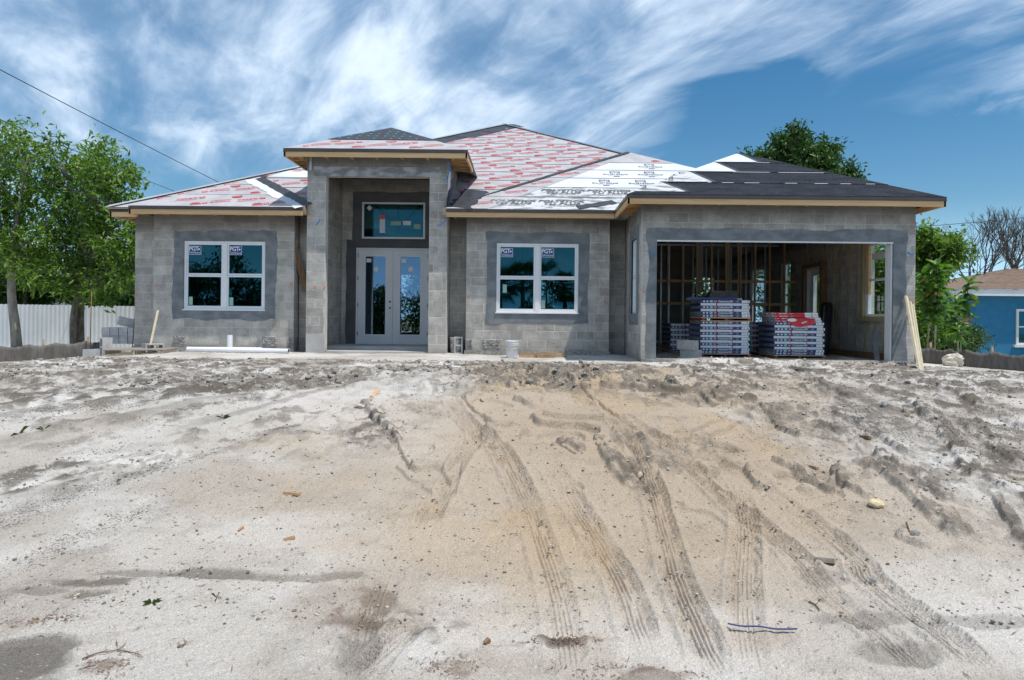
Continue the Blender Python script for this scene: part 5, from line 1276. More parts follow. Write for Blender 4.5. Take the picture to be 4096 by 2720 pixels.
q = P(94,348,16.0); cmu((q.x, q.y, gz(q.x,q.y)-0.02), (0,0,R(3)), 'concrete block lying flat left of the block standing on end'); cmu((q.x-0.0, q.y+0.42, gz(q.x,q.y)-0.02), (0,0,R(3)), 'concrete block half buried behind the flat lying block on the left') 
gx = P(690,357,14.25)
cmu((gx.x+0.02, gx.y, Zg+0.001), (0,0,R(-38)), 'lower of two concrete blocks stacked at the left in the garage opening', 'concrete blocks in the garage opening')
cmu((gx.x-0.05, gx.y, Zg+0.197), (0,0,R(-46)), 'upper of two concrete blocks stacked at the left in the garage opening', 'concrete blocks in the garage opening')
q = P(458.7,352,15.85); cmu((q.x, 15.95, gz(q.x,15.9)+0.19), (R(90),R(90),0), 'concrete block set on end in the corner right of the entrance portal')
# ---------------------------------------------------------------- left: pallet, stake, rods, pipes
pc = P(141, 350, 14.95); zp = gz(pc.x, pc.y)+0.005
gpal = pallet(pc.x, pc.y, zp, 1.22, 1.0, 0.125, 'weathered grey pallet lying on the sand in front of the left bay', None, R(14), False, M['greywood'])
cmu((pc.x+0.02, pc.y+0.36, zp+0.126), (R(90),0,R(52)), 'concrete block with a square hole lying on the back of the grey pallet')
def board(p0, p1, w_, t_, m_, label, cat='board', group=None, up=(0,-1,0), name='lumber_board'):
    mb_ = MB(); p0, p1 = Vector(p0), Vector(p1)
    d = (p1-p0); n = 5
    mb_.bar(p0, p1, w_, t_, up)
    o = mb_.build(name, m_, None, tuple(p0)); return tag(o, label, cat, group)
b0 = P(150.5,345,15.0); b1 = P(158,310.5,15.55)
board(b0, b1, 0.045, 0.02, M['paleboard'], 'pale wooden stake leaning from the grey pallet against the left bay wall', 'stake')
def rod(p0, p1, r_, m_, label, cat, name='steel_rod', group=None, n=8):
    mb_ = MB(); mb_.tube([p0, p1], r_, n); return tag(mb_.build(name, m_, None, tuple(p0), True), label, cat, group)
a = P(90,345,16.6); rod((a.x,a.y,-0.4), P(91.8,291,16.6), 0.010, M['rebar'], 'thin rusty rod standing upright in front of the white fence', 'rod')
a = P(132.3,341,16.3); rod((a.x,a.y,-0.1), P(135.8,303,16.45), 0.010, M['rebar'], 'dark thin rod leaning beside the left corner of the house', 'rod')
def pipe(p0, p1, r_, label):
    p0, p1 = Vector(p0), Vector(p1); mb_ = MB(); d = (p1-p0).normalized(); n = 18
    mb_.tube([p0, p1], r_, n, 0, False); mb_.tube([p1, p0], r_*0.86, n, 1, False)
    a_ = d.cross(Vector((0,0,1))).normalized() if abs(d.z) < 0.9 else Vector((1,0,0)); b_ = d.cross(a_)
    for p in (p0, p1):
        vs = [tuple(p+(a_*math.cos(2*math.pi*k/n)+b_*math.sin(2*math.pi*k/n))*r) for r in (r_, r_*0.86) for k in range(n)]
        mb_.add(vs, [(k, (k+1)%n, n+(k+1)%n, n+k) for k in range(n)], 0)
    o = mb_.build('plastic_pipe', [M['pvc'], M['greyprint']], None, tuple(p0), True); return tag(o, label, 'pipe', 'white plastic pipes by the left bay')
def onground(px, y, dz_): x = P(px, 350, y).x; return Vector((x, y, gz(x, y)+dz_))
pipe(onground(187.5,15.30,0.055), onground(288.5,15.22,0.055), 0.052, 'long white pipe lying in front of the left bay, nearer of two')
pipe(onground(196,15.46,0.06), onground(262,15.42,0.06), 0.052, 'white pipe lying against the left bay wall behind the nearer pipe')
x = P(229,340,15.58).x; pipe((x,15.62,-0.2), (x,15.62,0.245), 0.062, 'short white pipe stub standing upright below the left window')
board(P(306,291,16.12), P(295.5,248,16.0), 0.14, 0.03, M['brownwood'], 'dark brown plank leaning in the gap left of the entrance portal', 'plank', None, (0.4,-1,0))
# buckets
def bucket(x, y, h_, r_, m_, label, handle=True):
    z = gz(x, y)+0.002; b_ = thing('bucket', (x,y,z), label, 'bucket')
    mb_ = MB(); prof = [(0.0,0.004),(r_*.86,0),(r_*.88,0.02),(r_*.97,h_*.74),(r_*1.0,h_*.74),(r_*1.0,h_*.765),(r_*.975,h_*.77),(r_*.98,h_*.84),(r_*1.03,h_*.84),(r_*1.03,h_*.865),(r_*.985,h_*.87),(r_*.99,h_*.95),(r_*1.05,h_*.95),(r_*1.05,h_),(r_*.97,h_),(r_*.84,0.03),(0,0.03)]
    mb_.lathe(prof, (0,0,0), 28); o = mb_.build('shell', m_, None, (0,0,0), True); o.parent = b_
    if handle:
        mb_ = MB(); pts = [(r_*1.06*math.cos(t), r_*1.06*math.sin(t)*1.0, h_*.80-0.10*math.sin((t-math.pi)/math.pi*math.pi)) for t in np.linspace(math.pi, 2*math.pi, 13)]
        mb_.tube(pts, 0.004, 6); o = mb_.build('handle', M['galv'], None, (0,0,0), True); o.parent = b_
    return b_
bp = P(512,357,14.85); bucket(bp.x, bp.y, 0.37, 0.145, M['bucket'], 'white plastic bucket standing in front of the middle window bay')
bucket(-1.72, 15.92, 0.36, 0.14, M['dirtybucket'], 'dirty paint-streaked bucket tucked into the corner right of the entrance portal', False)
# boards by the bucket
gb = 'boards piled by the white bucket'
for i, (xa, xb, y, dz_, w_) in enumerate(((519,545,15.02,0.015,0.09),(520,553,15.10,0.05,0.09),(537,554,14.92,0.02,0.09),(537,562,15.0,0.055,0.09),(545,567,15.12,0.02,0.09),(536,556,14.95,0.092,0.08))):
    a_ = P(xa,353,y); b_ = P(xb,354,y-0.03); zz = gz((a_.x+b_.x)/2, y)
    board((a_.x,y,zz+dz_), (b_.x,y-0.03*(i%3),zz+dz_+0.004), 0.036, w_, M['plank'] if i%2 else M['scrap'], ('longest low board of the pile right of the white bucket','second board of the pile, lying on the longest one','short front board of the pile, touching the sand','upper long board of the pile by the bucket','rear right end board of the pile by the bucket','topmost short board of the pile by the bucket')[i], 'board', gb, (0,0,1))
# ---------------------------------------------------------------- garage floor items
board((4.00,14.32,Zg+0.022), (4.98,14.30,Zg+0.022), 0.14, 0.038, M['greywood'], 'weathered plank on the garage floor in front of the taller shingle stack', 'plank', None, (0,0,1))
board((6.55,14.5,Zg+0.012), (7.15,14.2,Zg+0.012), 0.09, 0.02, M['greywood'], 'short board on the garage floor near the right jamb', 'board', None, (0,0,1))
board((6.3,14.75,Zg+0.012), (6.95,14.35,Zg+0.014), 0.07, 0.02, M['brownwood'], 'dark strip of wood on the garage floor right of the shorter stack', 'board', None, (0,0,1))
for i in range(4): board((2.6+0.25*i,14.9+0.45*i,Zg+0.012+0.02*i), (3.5-0.05*i,14.35+0.4*i,Zg+0.013+0.02*i), 0.09, 0.02, M['greywood'], ('front loose board on the garage floor left of the block pair','second loose board on the garage floor behind the block pair','third loose board on the dim garage floor at the left','rearmost loose board on the dim garage floor at the left')[i], 'board', 'loose boards on the garage floor', (0,0,1))
a_ = P(834,355,16.3); b_ = P(843,296,17.0)
mb = MB(); mb.tube([(6.95,16.2,Zg+0.01),(7.28,16.75,1.1)], 0.13, 16); mb.bar((6.84,16.09,Zg+0.05), (7.17,16.63,1.08), 0.03, 0.02, (0,-1,0), 1)
tag(mb.build('membrane_roll', [M['blackmem'], M['galv']], None, (6.95,16.2,Zg), True), 'black membrane roll leaning against the right garage wall', 'roll')
a_ = P(876,360,14.3); board((a_.x,14.25,Zg+0.01), (a_.x+0.12,14.62,0.48), 0.09, 0.04, M['galv'], 'short galvanised steel stud leaning below the garage side window', 'stud', None, (0,-1,0), 'metal_stud')
# ---------------------------------------------------------------- right: leaning lumber, boulder
gl_ = 'pale boards leaning on the right garage pier'
for i, (ta, tb, ba, bb, w_) in enumerate(((906.2,296.5,919.5,371.5,0.062),(910.2,302,921.0,371,0.055),(912.8,304.5,922.8,370.5,0.04))):
    b0 = P(ba, bb, 12.05+0.03*i); b0.z = gz(b0.x, b0.y)-0.01; t0 = P(ta, tb, 13.655-0.045*(i == 1))
    board(b0, t0, w_, 0.036, M['paleboard'], ('leftmost and tallest pale board leaning on the right garage pier','middle pale board leaning on the right garage pier','narrow rightmost pale board leaning on the right garage pier')[i], 'board', gl_, (0.3,-1,0))
def rock_mesh(name, m_, seed, sub=3, k=0.35, flat=0.75):
    bm_ = bmesh.new(); bmesh.ops.create_icosphere(bm_, subdivisions=sub, radius=1.0)
    rr = np.random.default_rng(seed); dirs = rr.normal(size=(9,3)); dirs /= np.linalg.norm(dirs, axis=1)[:, None]; offs = rr.uniform(0.62, 0.95, 9)
    for v in bm_.verts:
        p = np.array(v.co); s_ = 1.0
        for d_, o_ in zip(dirs, offs):
            t_ = p.dot(d_)
            if t_ > o_: p = p-d_*(t_-o_)*0.9
        p = p*(1+k*0.9*(fbm(np.array([p[0]*2.2+seed]), np.array([p[1]*2.2+p[2]*1.9]), 3, seed)[0]-0.5))
        v.co = (p[0], p[1], p[2]*flat)
    me = bpy.data.meshes.new(name); bm_.to_mesh(me); bm_.free(); me.materials.append(m_); return me
q = P(953,366,14.4); o = inst('boulder', rock_mesh('boulder', M['limestone'], 6, 4, 0.9, 0.9), (q.x,q.y,gz(q.x,q.y)+0.10), None, (0.1,0.1,0.4), (0.215,0.19,0.19)); tag(o, 'large pale limestone boulder by the right silt fence', 'boulder')
q = G(876,512); o = inst('rock', rock_mesh('rock', M['yellowrock'], 9), (q.x,q.y,gz(q.x,q.y)+0.02), None, (0,0.1,0.2), (0.062,0.045,0.05)); tag(o, 'yellowish rock alone on the sandy slope at right', 'rock')
# ================================================================ VEGETATION, FENCES, NEIGHBOURS, WIRES
def leaf_cloud(pts, dirs, ln, wd, seed, droop=0.25, per=7, spread=0.16):
    """mesh arrays of folded leaves; clusters of leaves around every point, pointing outward"""
    rr = np.random.default_rng(seed); n = len(pts)*per
    c = np.repeat(pts, per, 0)+rr.normal(size=(n,3))*spread; d = np.repeat(dirs, per, 0)*0.7+rr.normal(size=(n,3))*0.75; d[:,2] -= droop
    d /= np.linalg.norm(d, axis=1)[:, None]
    up = rr.normal(size=(n,3))*0.55+np.array((0,0,1.0)); s = np.cross(d, up); s /= np.linalg.norm(s, axis=1)[:, None]+1e-9; nn = np.cross(s, d)
    L_ = ln*rr.uniform(0.65, 1.25, (n,1)); W_ = wd*rr.uniform(0.7, 1.25, (n,1))
    v0 = c; v1 = c+d*L_*0.45+s*W_*0.5+nn*W_*0.18; v2 = c+d*L_-nn*L_*0.10; v3 = c+d*L_*0.45-s*W_*0.5+nn*W_*0.18
    V = np.stack([v0,v1,v2,v3], 1).reshape(-1,3); b_ = np.arange(n)*4
    F_ = np.concatenate([np.stack([b_,b_+1,b_+2], 1), np.stack([b_,b_+2,b_+3], 1)])
    return V, F_
def np_mesh(name, V, F_, mats, mi=None):
    me = bpy.data.meshes.new(name); me.vertices.add(len(V)); me.vertices.foreach_set('co', np.ascontiguousarray(V, dtype=np.float32).ravel())
    k = F_.shape[1]; me.loops.add(F_.size); me.loops.foreach_set('vertex_index', F_.ravel().astype(np.int32)); me.polygons.add(len(F_)); me.polygons.foreach_set('loop_start', (np.arange(len(F_))*k).astype(np.int32))
    for m_ in mats: me.materials.append(m_)
    if mi is not None: me.polygons.foreach_set('material_index', mi.astype(np.int32))
    me.update(calc_edges=True); return me
def blob_points(blobs, n, seed, shell=0.5, lump=0.6):
    rr = np.random.default_rng(seed); P_, D_ = [], []
    vol = np.array([b[1][0]*b[1][1]*b[1][2] for b in blobs])**(2/3); cnt = np.maximum(4, (n*vol/vol.sum()).astype(int))
    for (c, r_), m_ in zip(blobs, cnt):
        d = rr.normal(size=(m_,3)); d /= np.linalg.norm(d, axis=1)[:, None]
        rad = shell+(1-shell)*rr.random((m_,1))**0.7
        lum = 1+lump*(vnoise(d[:,0]*3.1+c[0], d[:,1]*3.1+d[:,2]*2.7+c[2], seed)[:,None]*2-1)
        P_.append(np.array(c)+d*np.array(r_)*rad*lum); D_.append(d)
    return np.concatenate(P_), np.concatenate(D_)
def tree(name, label, base, trunk, blobs, nclus, ln, wd, lm, seed, group=None, tr=0.16, bark='bark', per=9, extra=(), limbs=True, spread=0.13, cat='tree'):
    t_ = thing(name, base, label, cat, group); mb_ = MB(); rs = random.Random(seed+500)
    sat = []
    for c, r_ in blobs:
        for _ in range(3):
            d = Vector((rs.gauss(0,1), rs.gauss(0,1), rs.gauss(0.25,1))).normalized(); k_ = rs.uniform(.22,.42); sat.append(((c[0]+d.x*r_[0]*1.05, c[1]+d.y*r_[1]*1.05, c[2]+d.z*r_[2]*1.05), (r_[0]*k_, r_[1]*k_, r_[2]*k_)))
    blobs0 = blobs; blobs = [(c, tuple(v*0.86 for v in r_)) for c, r_ in blobs]+sat
    n = len(trunk); mb_.tube(smoothpl([Vector(p) for p in trunk], 4), [tr*(1-0.45*i/((n-1)*4)) for i in range((n-1)*4+1)], 10)
    rr = random.Random(seed); top = Vector(trunk[-1]); mid = Vector(trunk[max(1, n-2)])
    if limbs:
        for c, r_ in blobs0:
            s_ = mid.lerp(top, rr.random()); e = Vector(c)+Vector((0,0,-0.2*r_[2])); m_ = s_.lerp(e, 0.5)+Vector((rr.uniform(-.3,.3),rr.uniform(-.3,.3),rr.uniform(-.1,.35)))
            pts = smoothpl([s_, m_, e], 4); mb_.tube(pts, [tr*0.42*(1-0.75*i/(len(pts)-1)) for i in range(len(pts))], 6)
            for _ in range(4):
                q = m_.lerp(e, rr.random()); f = Vector(c)+Vector((rr.uniform(-1,1)*r_[0], rr.uniform(-1,1)*r_[1], rr.uniform(-.6,1)*r_[2]))*0.85
                mb_.tube([q, q.lerp(f,.5)+Vector((0,0,.1)), f], [tr*.16, tr*.1, tr*.05], 5)
    for pl, r0, r1 in extra:
        pts = smoothpl([Vector(p) for p in pl], 4); mb_.tube(pts, [r0+(r1-r0)*i/(len(pts)-1) for i in range(len(pts))], 8)
    mb_.build('trunk', M[bark], t_, smooth=True)
    pts, dirs = blob_points(blobs, nclus, seed); V, F_ = leaf_cloud(pts, dirs, ln, wd, seed, per=per+3, spread=spread*1.25)
    V = V-np.array(base); me = np_mesh('crown', V, F_, [M[lm]]); o = bpy.data.objects.new('crown', me); col.objects.link(o); o.parent = t_
    return t_
def bl(lst, y, dy=0.9):
    out = []
    for i, (px, py, r_) in enumerate(lst):
        p = P(px, py, y+dy*math.sin(i*2.4)); rm = r_*y/FPX; out.append(((p.x,p.y,p.z), (rm, rm*0.9, rm*0.85)))
    return out
gt = 'broadleaf trees on the left'
b1 = P(17,346,25.5); b1.z = -0.62
tree('broadleaf_tree', 'leafy green tree with thick leaning grey trunk at the far left edge', b1, [b1, P(15,325,25.5), P(12,300,25.5), P(11,275,25.5), P(9,255,25.4)],
     bl([(-14,160,34),(6,138,22),(28,150,26),(38,175,30),(10,190,34),(-10,215,36),(22,222,30),(4,250,26),(-25,270,30),(48,205,26),(30,255,22)], 25.3), 480, 0.25, 0.095, 'leaf', 3, gt, 0.19, 'barkpale',
     extra=(((P(12,272,25.5)), P(6,255,25.3), P(-8,250,25.0)), 0.12, 0.09) if False else (([P(11,274,25.5), P(20,266,25.2), P(33,262,25.0)], 0.09, 0.05), ([P(11,262,25.5), P(22,245,25.2), P(40,232,24.9), P(50,222,24.8)], 0.10, 0.03), ([P(9,256,25.4), P(2,240,25.2), P(-10,232,25.0)], 0.11, 0.06)))
b2 = P(74,346,24.8); b2.z = -0.62
tree('broadleaf_tree', 'dense green tree with twin grey and brown trunks beside the house', b2, [b2, P(73,325,24.8), P(75,305,24.8), P(80,285,24.8), P(84,262,24.8)],
     bl([(62,158,22),(80,178,28),(100,168,24),(118,190,26),(128,215,24),(95,205,30),(68,205,28),(112,238,30),(82,240,32),(55,245,28),(128,262,28),(100,275,30),(70,275,24),(45,278,22),(120,288,22),(96,290,18),(106,155,13),(125,172,14),(137,235,20)], 24.5), 720, 0.25, 0.095, 'leaf', 5, gt, 0.13, 'bark')
p3 = P(79,346,25.1); p3.z = -0.62
tree('palm_tree', 'dark shaggy palm trunk behind the twin-trunk tree on the left', p3, [p3, P(79,320,25.2), P(80,300,25.2), P(80,262,25.2), P(82,235,25.2)], bl([(84,228,26)], 25.4), 60, 0.5, 0.05, 'palm', 8, None, 0.19, 'bark', per=9)
gb_ = 'dark green trees behind the left fence'
for i, (px, py, r_, y, lb) in enumerate(((25,290,40,33,'dark dense foliage tree behind the left tree trunk and white fence'),(105,285,42,34,'dark dense foliage tree behind the twin-trunk tree'),(150,285,46,33,'dark green tree rising behind the left corner of the house'))):
    b_ = P(px,346,y); b_.z = -0.7; tree('background_tree', lb, b_, [b_, P(px,300,y), P(px,270,y)], bl([(px-r_*.4,py,r_*.6),(px+r_*.4,py-4,r_*.6),(px,py-r_*.45,r_*.55),(px,py+r_*.35,r_*.6)], y), 1300, 0.30, 0.12, 'leafdark', 40+i, gb_, 0.2, per=7)
# right-hand side trees
b_ = P(805,346,27); b_.z = -0.6
tree('broadleaf_tree', 'dark green tree rising behind the garage roof', b_, [b_, P(805,260,27), P(803,200,27), P(800,175,27)],
     bl([(765,164,13),(785,154,15),(808,160,16),(800,142,10),(826,152,12),(820,172,17),(843,176,11),(748,163,8),(792,176,19),(781,142,6),(798,133,5),(853,181,7)], 27), 900, 0.24, 0.09, 'leafdark', 61, 'trees behind the garage', 0.16)
b_ = P(926,346,24); b_.z = -0.6
tree('broadleaf_tree', 'bright green tree showing above the big-leaved plant right of the garage', b_, [b_, P(926,300,24), P(925,262,24)], bl([(925,250,16),(940,246,12),(955,252,11),(918,268,16),(935,268,14),(922,238,9),(947,260,9)], 24), 700, 0.2, 0.08, 'leaf', 62, 'trees behind the garage', 0.1)
gs = 'shrubs right of the garage'
for i, (px, py, r_, y, lb) in enumerate(((925,330,20,19.5,'tangled green shrub behind the big-leaved plant, nearest the garage'),(943,338,17,20.5,'low tangled shrub behind the big-leaved plant, in the middle'),(960,340,14,21.5,'small dark shrub at the foot of the black picket fence'),(915,300,24,20,'taller pale green shrub against the garage side wall'))):
    b_ = P(px,352,y); b_.z = -0.55; tree('shrub', lb, b_, [b_, P(px,335,y), P(px,325,y)], bl([(px,py,r_),(px-r_*.5,py-5,r_*.7),(px+r_*.5,py+2,r_*.7)], y, 0.4), 420, 0.12, 0.045, ('leaf2','leafdark','leafdark','leaf')[i], 70+i, gs, 0.04, per=7, cat='shrub', spread=0.12)
for i, (x, y, lb) in enumerate(((10.3,20.6,'green shrub seen through the garage side window'),(10.2,24.2,'green shrub seen through the garage side door'),(10.4,29.0,'green shrub seen through the far side windows'))):
    tree('shrub', lb, (x,y,-0.5), [(x,y,-0.5),(x,y,0.5),(x,y,1.0)], [((x,y,1.0),(1.0,1.1,1.4)),((x+.3,y+.5,2.0),(0.9,1.0,1.1)),((x-.4,y-.3,2.6),(0.9,1.0,1.0))], 900, 0.15, 0.07, 'leaf', 76+i, 'shrubs outside the garage side wall', 0.05, per=7, cat='shrub')
for i, (x, lb) in enumerate(((-4.6,'green shrub in the back yard seen through the entrance door'),(6.4,'green shrub in the back yard seen through the garage framing'),(1.2,'green shrub in the back yard behind the middle rooms'))):
    tree('shrub', lb, (x,29.5,-0.6), [(x,29.5,-0.6),(x,29.5,0.5),(x,29.5,1.2)], [((x,29.5,1.0),(1.5,0.8,1.4)),((x+.5,29.7,2.2),(1.2,0.8,1.0))], 500, 0.2, 0.08, 'leaf2', 86+i, 'shrubs in the back yard', 0.05, per=6, cat='shrub')
# big-leaved plant: every leaf its own piece
def bigleaf_mesh(seed, m_):
    rr = random.Random(seed); n = 8; vs = []; fs = []
    for i in range(n+1):
        t_ = i/n; wd = 0.5*math.sin(math.pi*min(1, t_*0.92+0.06))**0.8*0.46*(1-0.25*t_); zc = -0.55*t_*t_*0.6+0.12*t_; rip = 0.02*math.sin(i*2.7+seed)
        for s_, f_ in ((-1,0.0),(-0.5,0.02),(0,0.05),(0.5,0.02),(1,0.0)): vs.append((t_, s_*wd*1.12, zc-f_+abs(s_)*0.09+rip*s_))
    for i in range(n):
        for j in range(4): a_ = i*5+j; fs.append((a_, a_+1, a_+6, a_+5))
    mb_ = MB(); mb_.add(vs, fs); return mb_.mesh('leaf', [m_], smooth=True)
BLM = [bigleaf_mesh(i, M['leafbig']) for i in range(3)]; YLM = bigleaf_mesh(7, M['leafyellow'])
def bigplant(label, base, stems, seed):
    pl = thing('broad_leaved_plant', base, label, 'plant', 'big-leaved plants right of the garage'); rr = random.Random(seed)
    for st_, nl, r0 in stems:
        mb_ = MB(); pts = smoothpl([Vector(p) for p in st_], 4); mb_.tube(pts, [r0*(1-0.55*i/(len(pts)-1)) for i in range(len(pts))], 7); mb_.build('stem', M['barkpale'], pl, smooth=True)
        top = Vector(st_[-1])
        for k in range(nl):
            f = 1-(k/nl)*0.62; p = pts[int((len(pts)-1)*max(0.25, f))]; az = k*2.4+rr.uniform(-.4,.4); pit = R(rr.uniform(-62,-20)) if k < 4 else R(rr.uniform(-22,38))
            o = inst('leaf', YLM if rr.random() < 0.07 else rr.choice(BLM), p, pl, (rr.uniform(-.3,.3), pit, az), (1,1,1)); s_ = rr.uniform(0.22, 0.37); o.scale = (s_, s_*1.05, s_)
b_ = P(934,352,15.6); b_.z = gz(b_.x, b_.y)
bigplant('tall plant with large glossy green leaves right of the garage', b_, [([b_, P(936,320,15.6), P(938,290,15.6), P(937,262,15.6)], 58, 0.022), ([b_+Vector((-.12,.1,0)), P(929,320,15.7), P(926,290,15.7), P(924,272,15.7)], 46, 0.018)], 4)
b_ = P(960,352,16.6); b_.z = gz(b_.x, b_.y)
bigplant('spreading plant with large leaves in front of the blue house corner', b_, [([b_, P(962,325,16.6), P(966,300,16.6), P(970,281,16.6)], 44, 0.02), ([b_, P(956,335,16.4), P(952,318,16.3), P(957,300,16.2)], 30, 0.016), ([b_, P(958,342,16.2), P(960,334,16.1), P(962,330,16.0)], 9, 0.014)], 9)
# bare tree
def bare(label, base, h0, spreadv, seed):
    t_ = thing('bare_tree', base, label, 'tree', 'leafless trees behind the blue house'); rr = random.Random(seed); mt, mbb = MB(), MB()
    def grow(p, d, ln, r_, lv, mb_):
        q = p+d*ln; m_ = p.lerp(q, .5)+Vector((rr.uniform(-1,1),rr.uniform(-1,1),0))*ln*0.06; mb_.tube([p, m_, q], [r_, r_*.85, r_*.68], 5 if lv > 2 else 7, caps=False)
        if lv >= 7: return
        for _ in range(2 if rr.random() < 0.5 else 3):
            nd = (d+Vector((rr.uniform(-1,1),rr.uniform(-1,1),rr.uniform(-.25,.6)))*spreadv).normalized(); grow(q, nd, ln*rr.uniform(.66,.86), r_*.64, lv+1, mbb)
    grow(Vector(base), Vector((rr.uniform(-.08,.08),0,1)).normalized(), h0, h0*0.066, 0, mt)
    mt.build('trunk', M['barkdark'], t_, smooth=True); mbb.build('branches', M['barkdark'], t_)
for i, (px, y, h0, sp, lb) in enumerate(((962,36,1.5,0.55,'bare grey tree nearest the plant, behind the blue house'),(984,38,1.95,0.5,'leafless forked tree above the roof of the blue house'),(1010,37,2.1,0.5,'tallest leafless tree above the blue house roof at right'))):
    b_ = P(px,350,y); b_.z = -0.7; bare(lb, b_, h0, sp, 20+i)
# ---------------------------------------------------------------- white fence, silt fences, picket fence
wf = thing('white_fence', (-19, 28.5, -0.7), 'white ribbed metal fence with wavy top behind the left trees', 'fence')
mb = MB(); n = 560; x0, x1, y, zb, zt_ = -34.0, -8.5, 28.5, -0.8, 1.02; vs = []; fs = []
for i in range(n+1):
    x = x0+(x1-x0)*i/n; ph = i%4; dy = (0,0,0.014,0.014)[ph]; up = 0.028*abs(math.sin(math.pi*i/4.0)); vs += [(x, y+dy, zb), (x, y+dy, zt_+up-0.0055*(x+19)), (x, y+dy+0.02, zb), (x, y+dy+0.02, zt_+up-0.0055*(x+19))]
for i in range(n): a_ = i*4; fs += [(a_,a_+4,a_+5,a_+1), (a_+6,a_+2,a_+3,a_+7), (a_+1,a_+5,a_+7,a_+3)]
mb.add(vs, fs); mb.build('ribbed_panel', M['whitefence'], wf)
for i in range(9):
    mb = MB(); x = -33+2.9*i; mb.box(x, x+0.08, 28.53, 28.62, -0.8, 0.95); mb.build('post', M['whitefence'], wf)
def silt(label, pts, hgt, seed, stakes):
    f_ = thing('silt_fence', pts[0], label, 'silt fence'); rr = random.Random(seed); mb_ = MB(); pl = []
    for a_, b_ in zip(pts[:-1], pts[1:]): pl += [Vector(a_).lerp(Vector(b_), k/14) for k in range(14)]
    pl.append(Vector(pts[-1])); vs = []; fs = []; rows_ = 6
    for i, p in enumerate(pl):
        for j in range(rows_+1):
            t_ = j/rows_; sag = (-0.055*math.sin(math.pi*((i/14.0)%1.0))+0.006*math.sin(i*1.9))*t_; bow = 0.035*math.sin(math.pi*t_)*(0.5+0.5*math.sin(i*0.33+seed))+0.010*math.sin(i*2.1+t_*3)+0.008*rr.uniform(-1,1)
            vs.append((p.x+bow*0.2, p.y-bow, p.z-0.12+(hgt+0.12+sag)*t_))
    for i in range(len(pl)-1):
        for j in range(rows_): a_ = i*(rows_+1)+j; fs.append((a_, a_+rows_+1, a_+rows_+2, a_+1))
    mb_.add(vs, fs); o = mb_.build('fabric', M['silt'], f_, smooth=True); o.modifiers.new('thick', 'SOLIDIFY').thickness = 0.004
    for sx in stakes:
        p = pl[int(sx*(len(pl)-1))]; mb_ = MB(); mb_.bar((p.x,p.y+0.05,p.z-0.2), (p.x+rr.uniform(-.03,.03),p.y+0.06,p.z+hgt+0.10), 0.04, 0.03, (0,1,0)); mb_.build('stake', M['plank'], f_)
def gp3(px, y): x = P(px,355,y).x; return Vector((x, y, float(gbase(x, y))-0.02))
silt('low black silt fence at the foot of the trees on the left', [gp3(106,16.9), gp3(85,16.7), gp3(55,16.3), gp3(28,15.9), gp3(0,15.5), gp3(-60,15.0)], 0.40, 2, (0.02,0.2,0.50,0.9))
silt('sagging black silt fence right of the garage below the blue house', [gp3(912,15.5), gp3(931,15.3), gp3(950,15.0), gp3(966,14.7), gp3(996,14.3), gp3(1030,13.9), gp3(1090,13.5)], 0.40, 5, (0.17,0.66))
pf = thing('picket_fence', P(955,350,24), 'dark wooden picket fence behind the big-leaved plant', 'fence')
for i in range(13):
    p = P(938+2.75*i, 350, 24); mb = MB(); top_ = P(0,318 if i < 9 else 322,24).z+0.35-0.02*i; mb.box(p.x-0.035, p.x+0.035, 23.99, 24.02, -0.7, top_); mb.build('picket', M['brownwood'], pf)
for zz in (-0.1, 0.75):
    mb = MB(); mb.box(P(936,350,24).x, P(974,350,24).x, 24.022, 24.06, zz, zz+0.07); mb.build('rail', M['brownwood'], pf)
# ---------------------------------------------------------------- blue house and left neighbour
bh = thing('blue_house', (21, 30, -0.65), 'bright blue stucco house with brown shingle roof at the right edge', 'house')
X0, yw = P(975.5,320,30).x, 30.0; ze = P(975,296,30).z-0.02
mb = MB(); mb.box(X0, X0+11, yw, yw+9, -0.8, ze+0.05); mb.build('wall', M['bluewall'], bh)
wx = P(1015.5,330,30).x; zw0, zw1 = P(1016,344.5,30).z, P(1016,309,30).z
wn = empty('window', (wx,yw,zw0), bh)
mb = MB()
for (s, e, c0, c1) in ((wx,wx+.1,zw0,zw1),(wx+1.5,wx+1.6,zw0,zw1),(wx+.1,wx+1.5,zw1-.1,zw1),(wx+.1,wx+1.5,zw0,zw0+.08),(wx+.1,wx+1.5,(zw0+zw1)/2-.03,(zw0+zw1)/2+.03)): mb.box(s, e, yw-.06, yw-.005, c0, c1)
mb.build('frame', M['trimwhite'], wn); mb = MB(); mb.box(wx+.1, wx+1.5, yw-.03, yw-.02, zw0+.08, zw1-.1); mb.build('pane', M['glass'], wn); mb = MB(); mb.box(wx-.12, wx+1.7, yw-.14, yw-.005, zw0-.12, zw0); mb.build('sill', M['trimwhite'], wn)
rfb = empty('roof', (X0,yw,ze), bh); ov = 0.42; zf = ze+0.02
mb = MB(); mb.box(X0-ov, X0+11.5, yw-ov, yw-ov+0.04, zf, zf+0.28); mb.build('fascia', M['trimwhite'], rfb); mb = MB(); mb.box(X0-ov, X0-ov+0.04, yw-ov+0.041, yw+9.5, zf, zf+0.28); mb.build('fascia', M['trimwhite'], rfb); mb = MB(); mb.box(X0-ov+.04, X0+11.4, yw-ov+.041, yw+9.4, zf+0.02, zf+0.05); mb.build('soffit', M['trimwhite'], rfb)
pb = 0.25; ex0, ey0, ez0 = X0-ov-0.04, yw-ov-0.04, zf+0.285
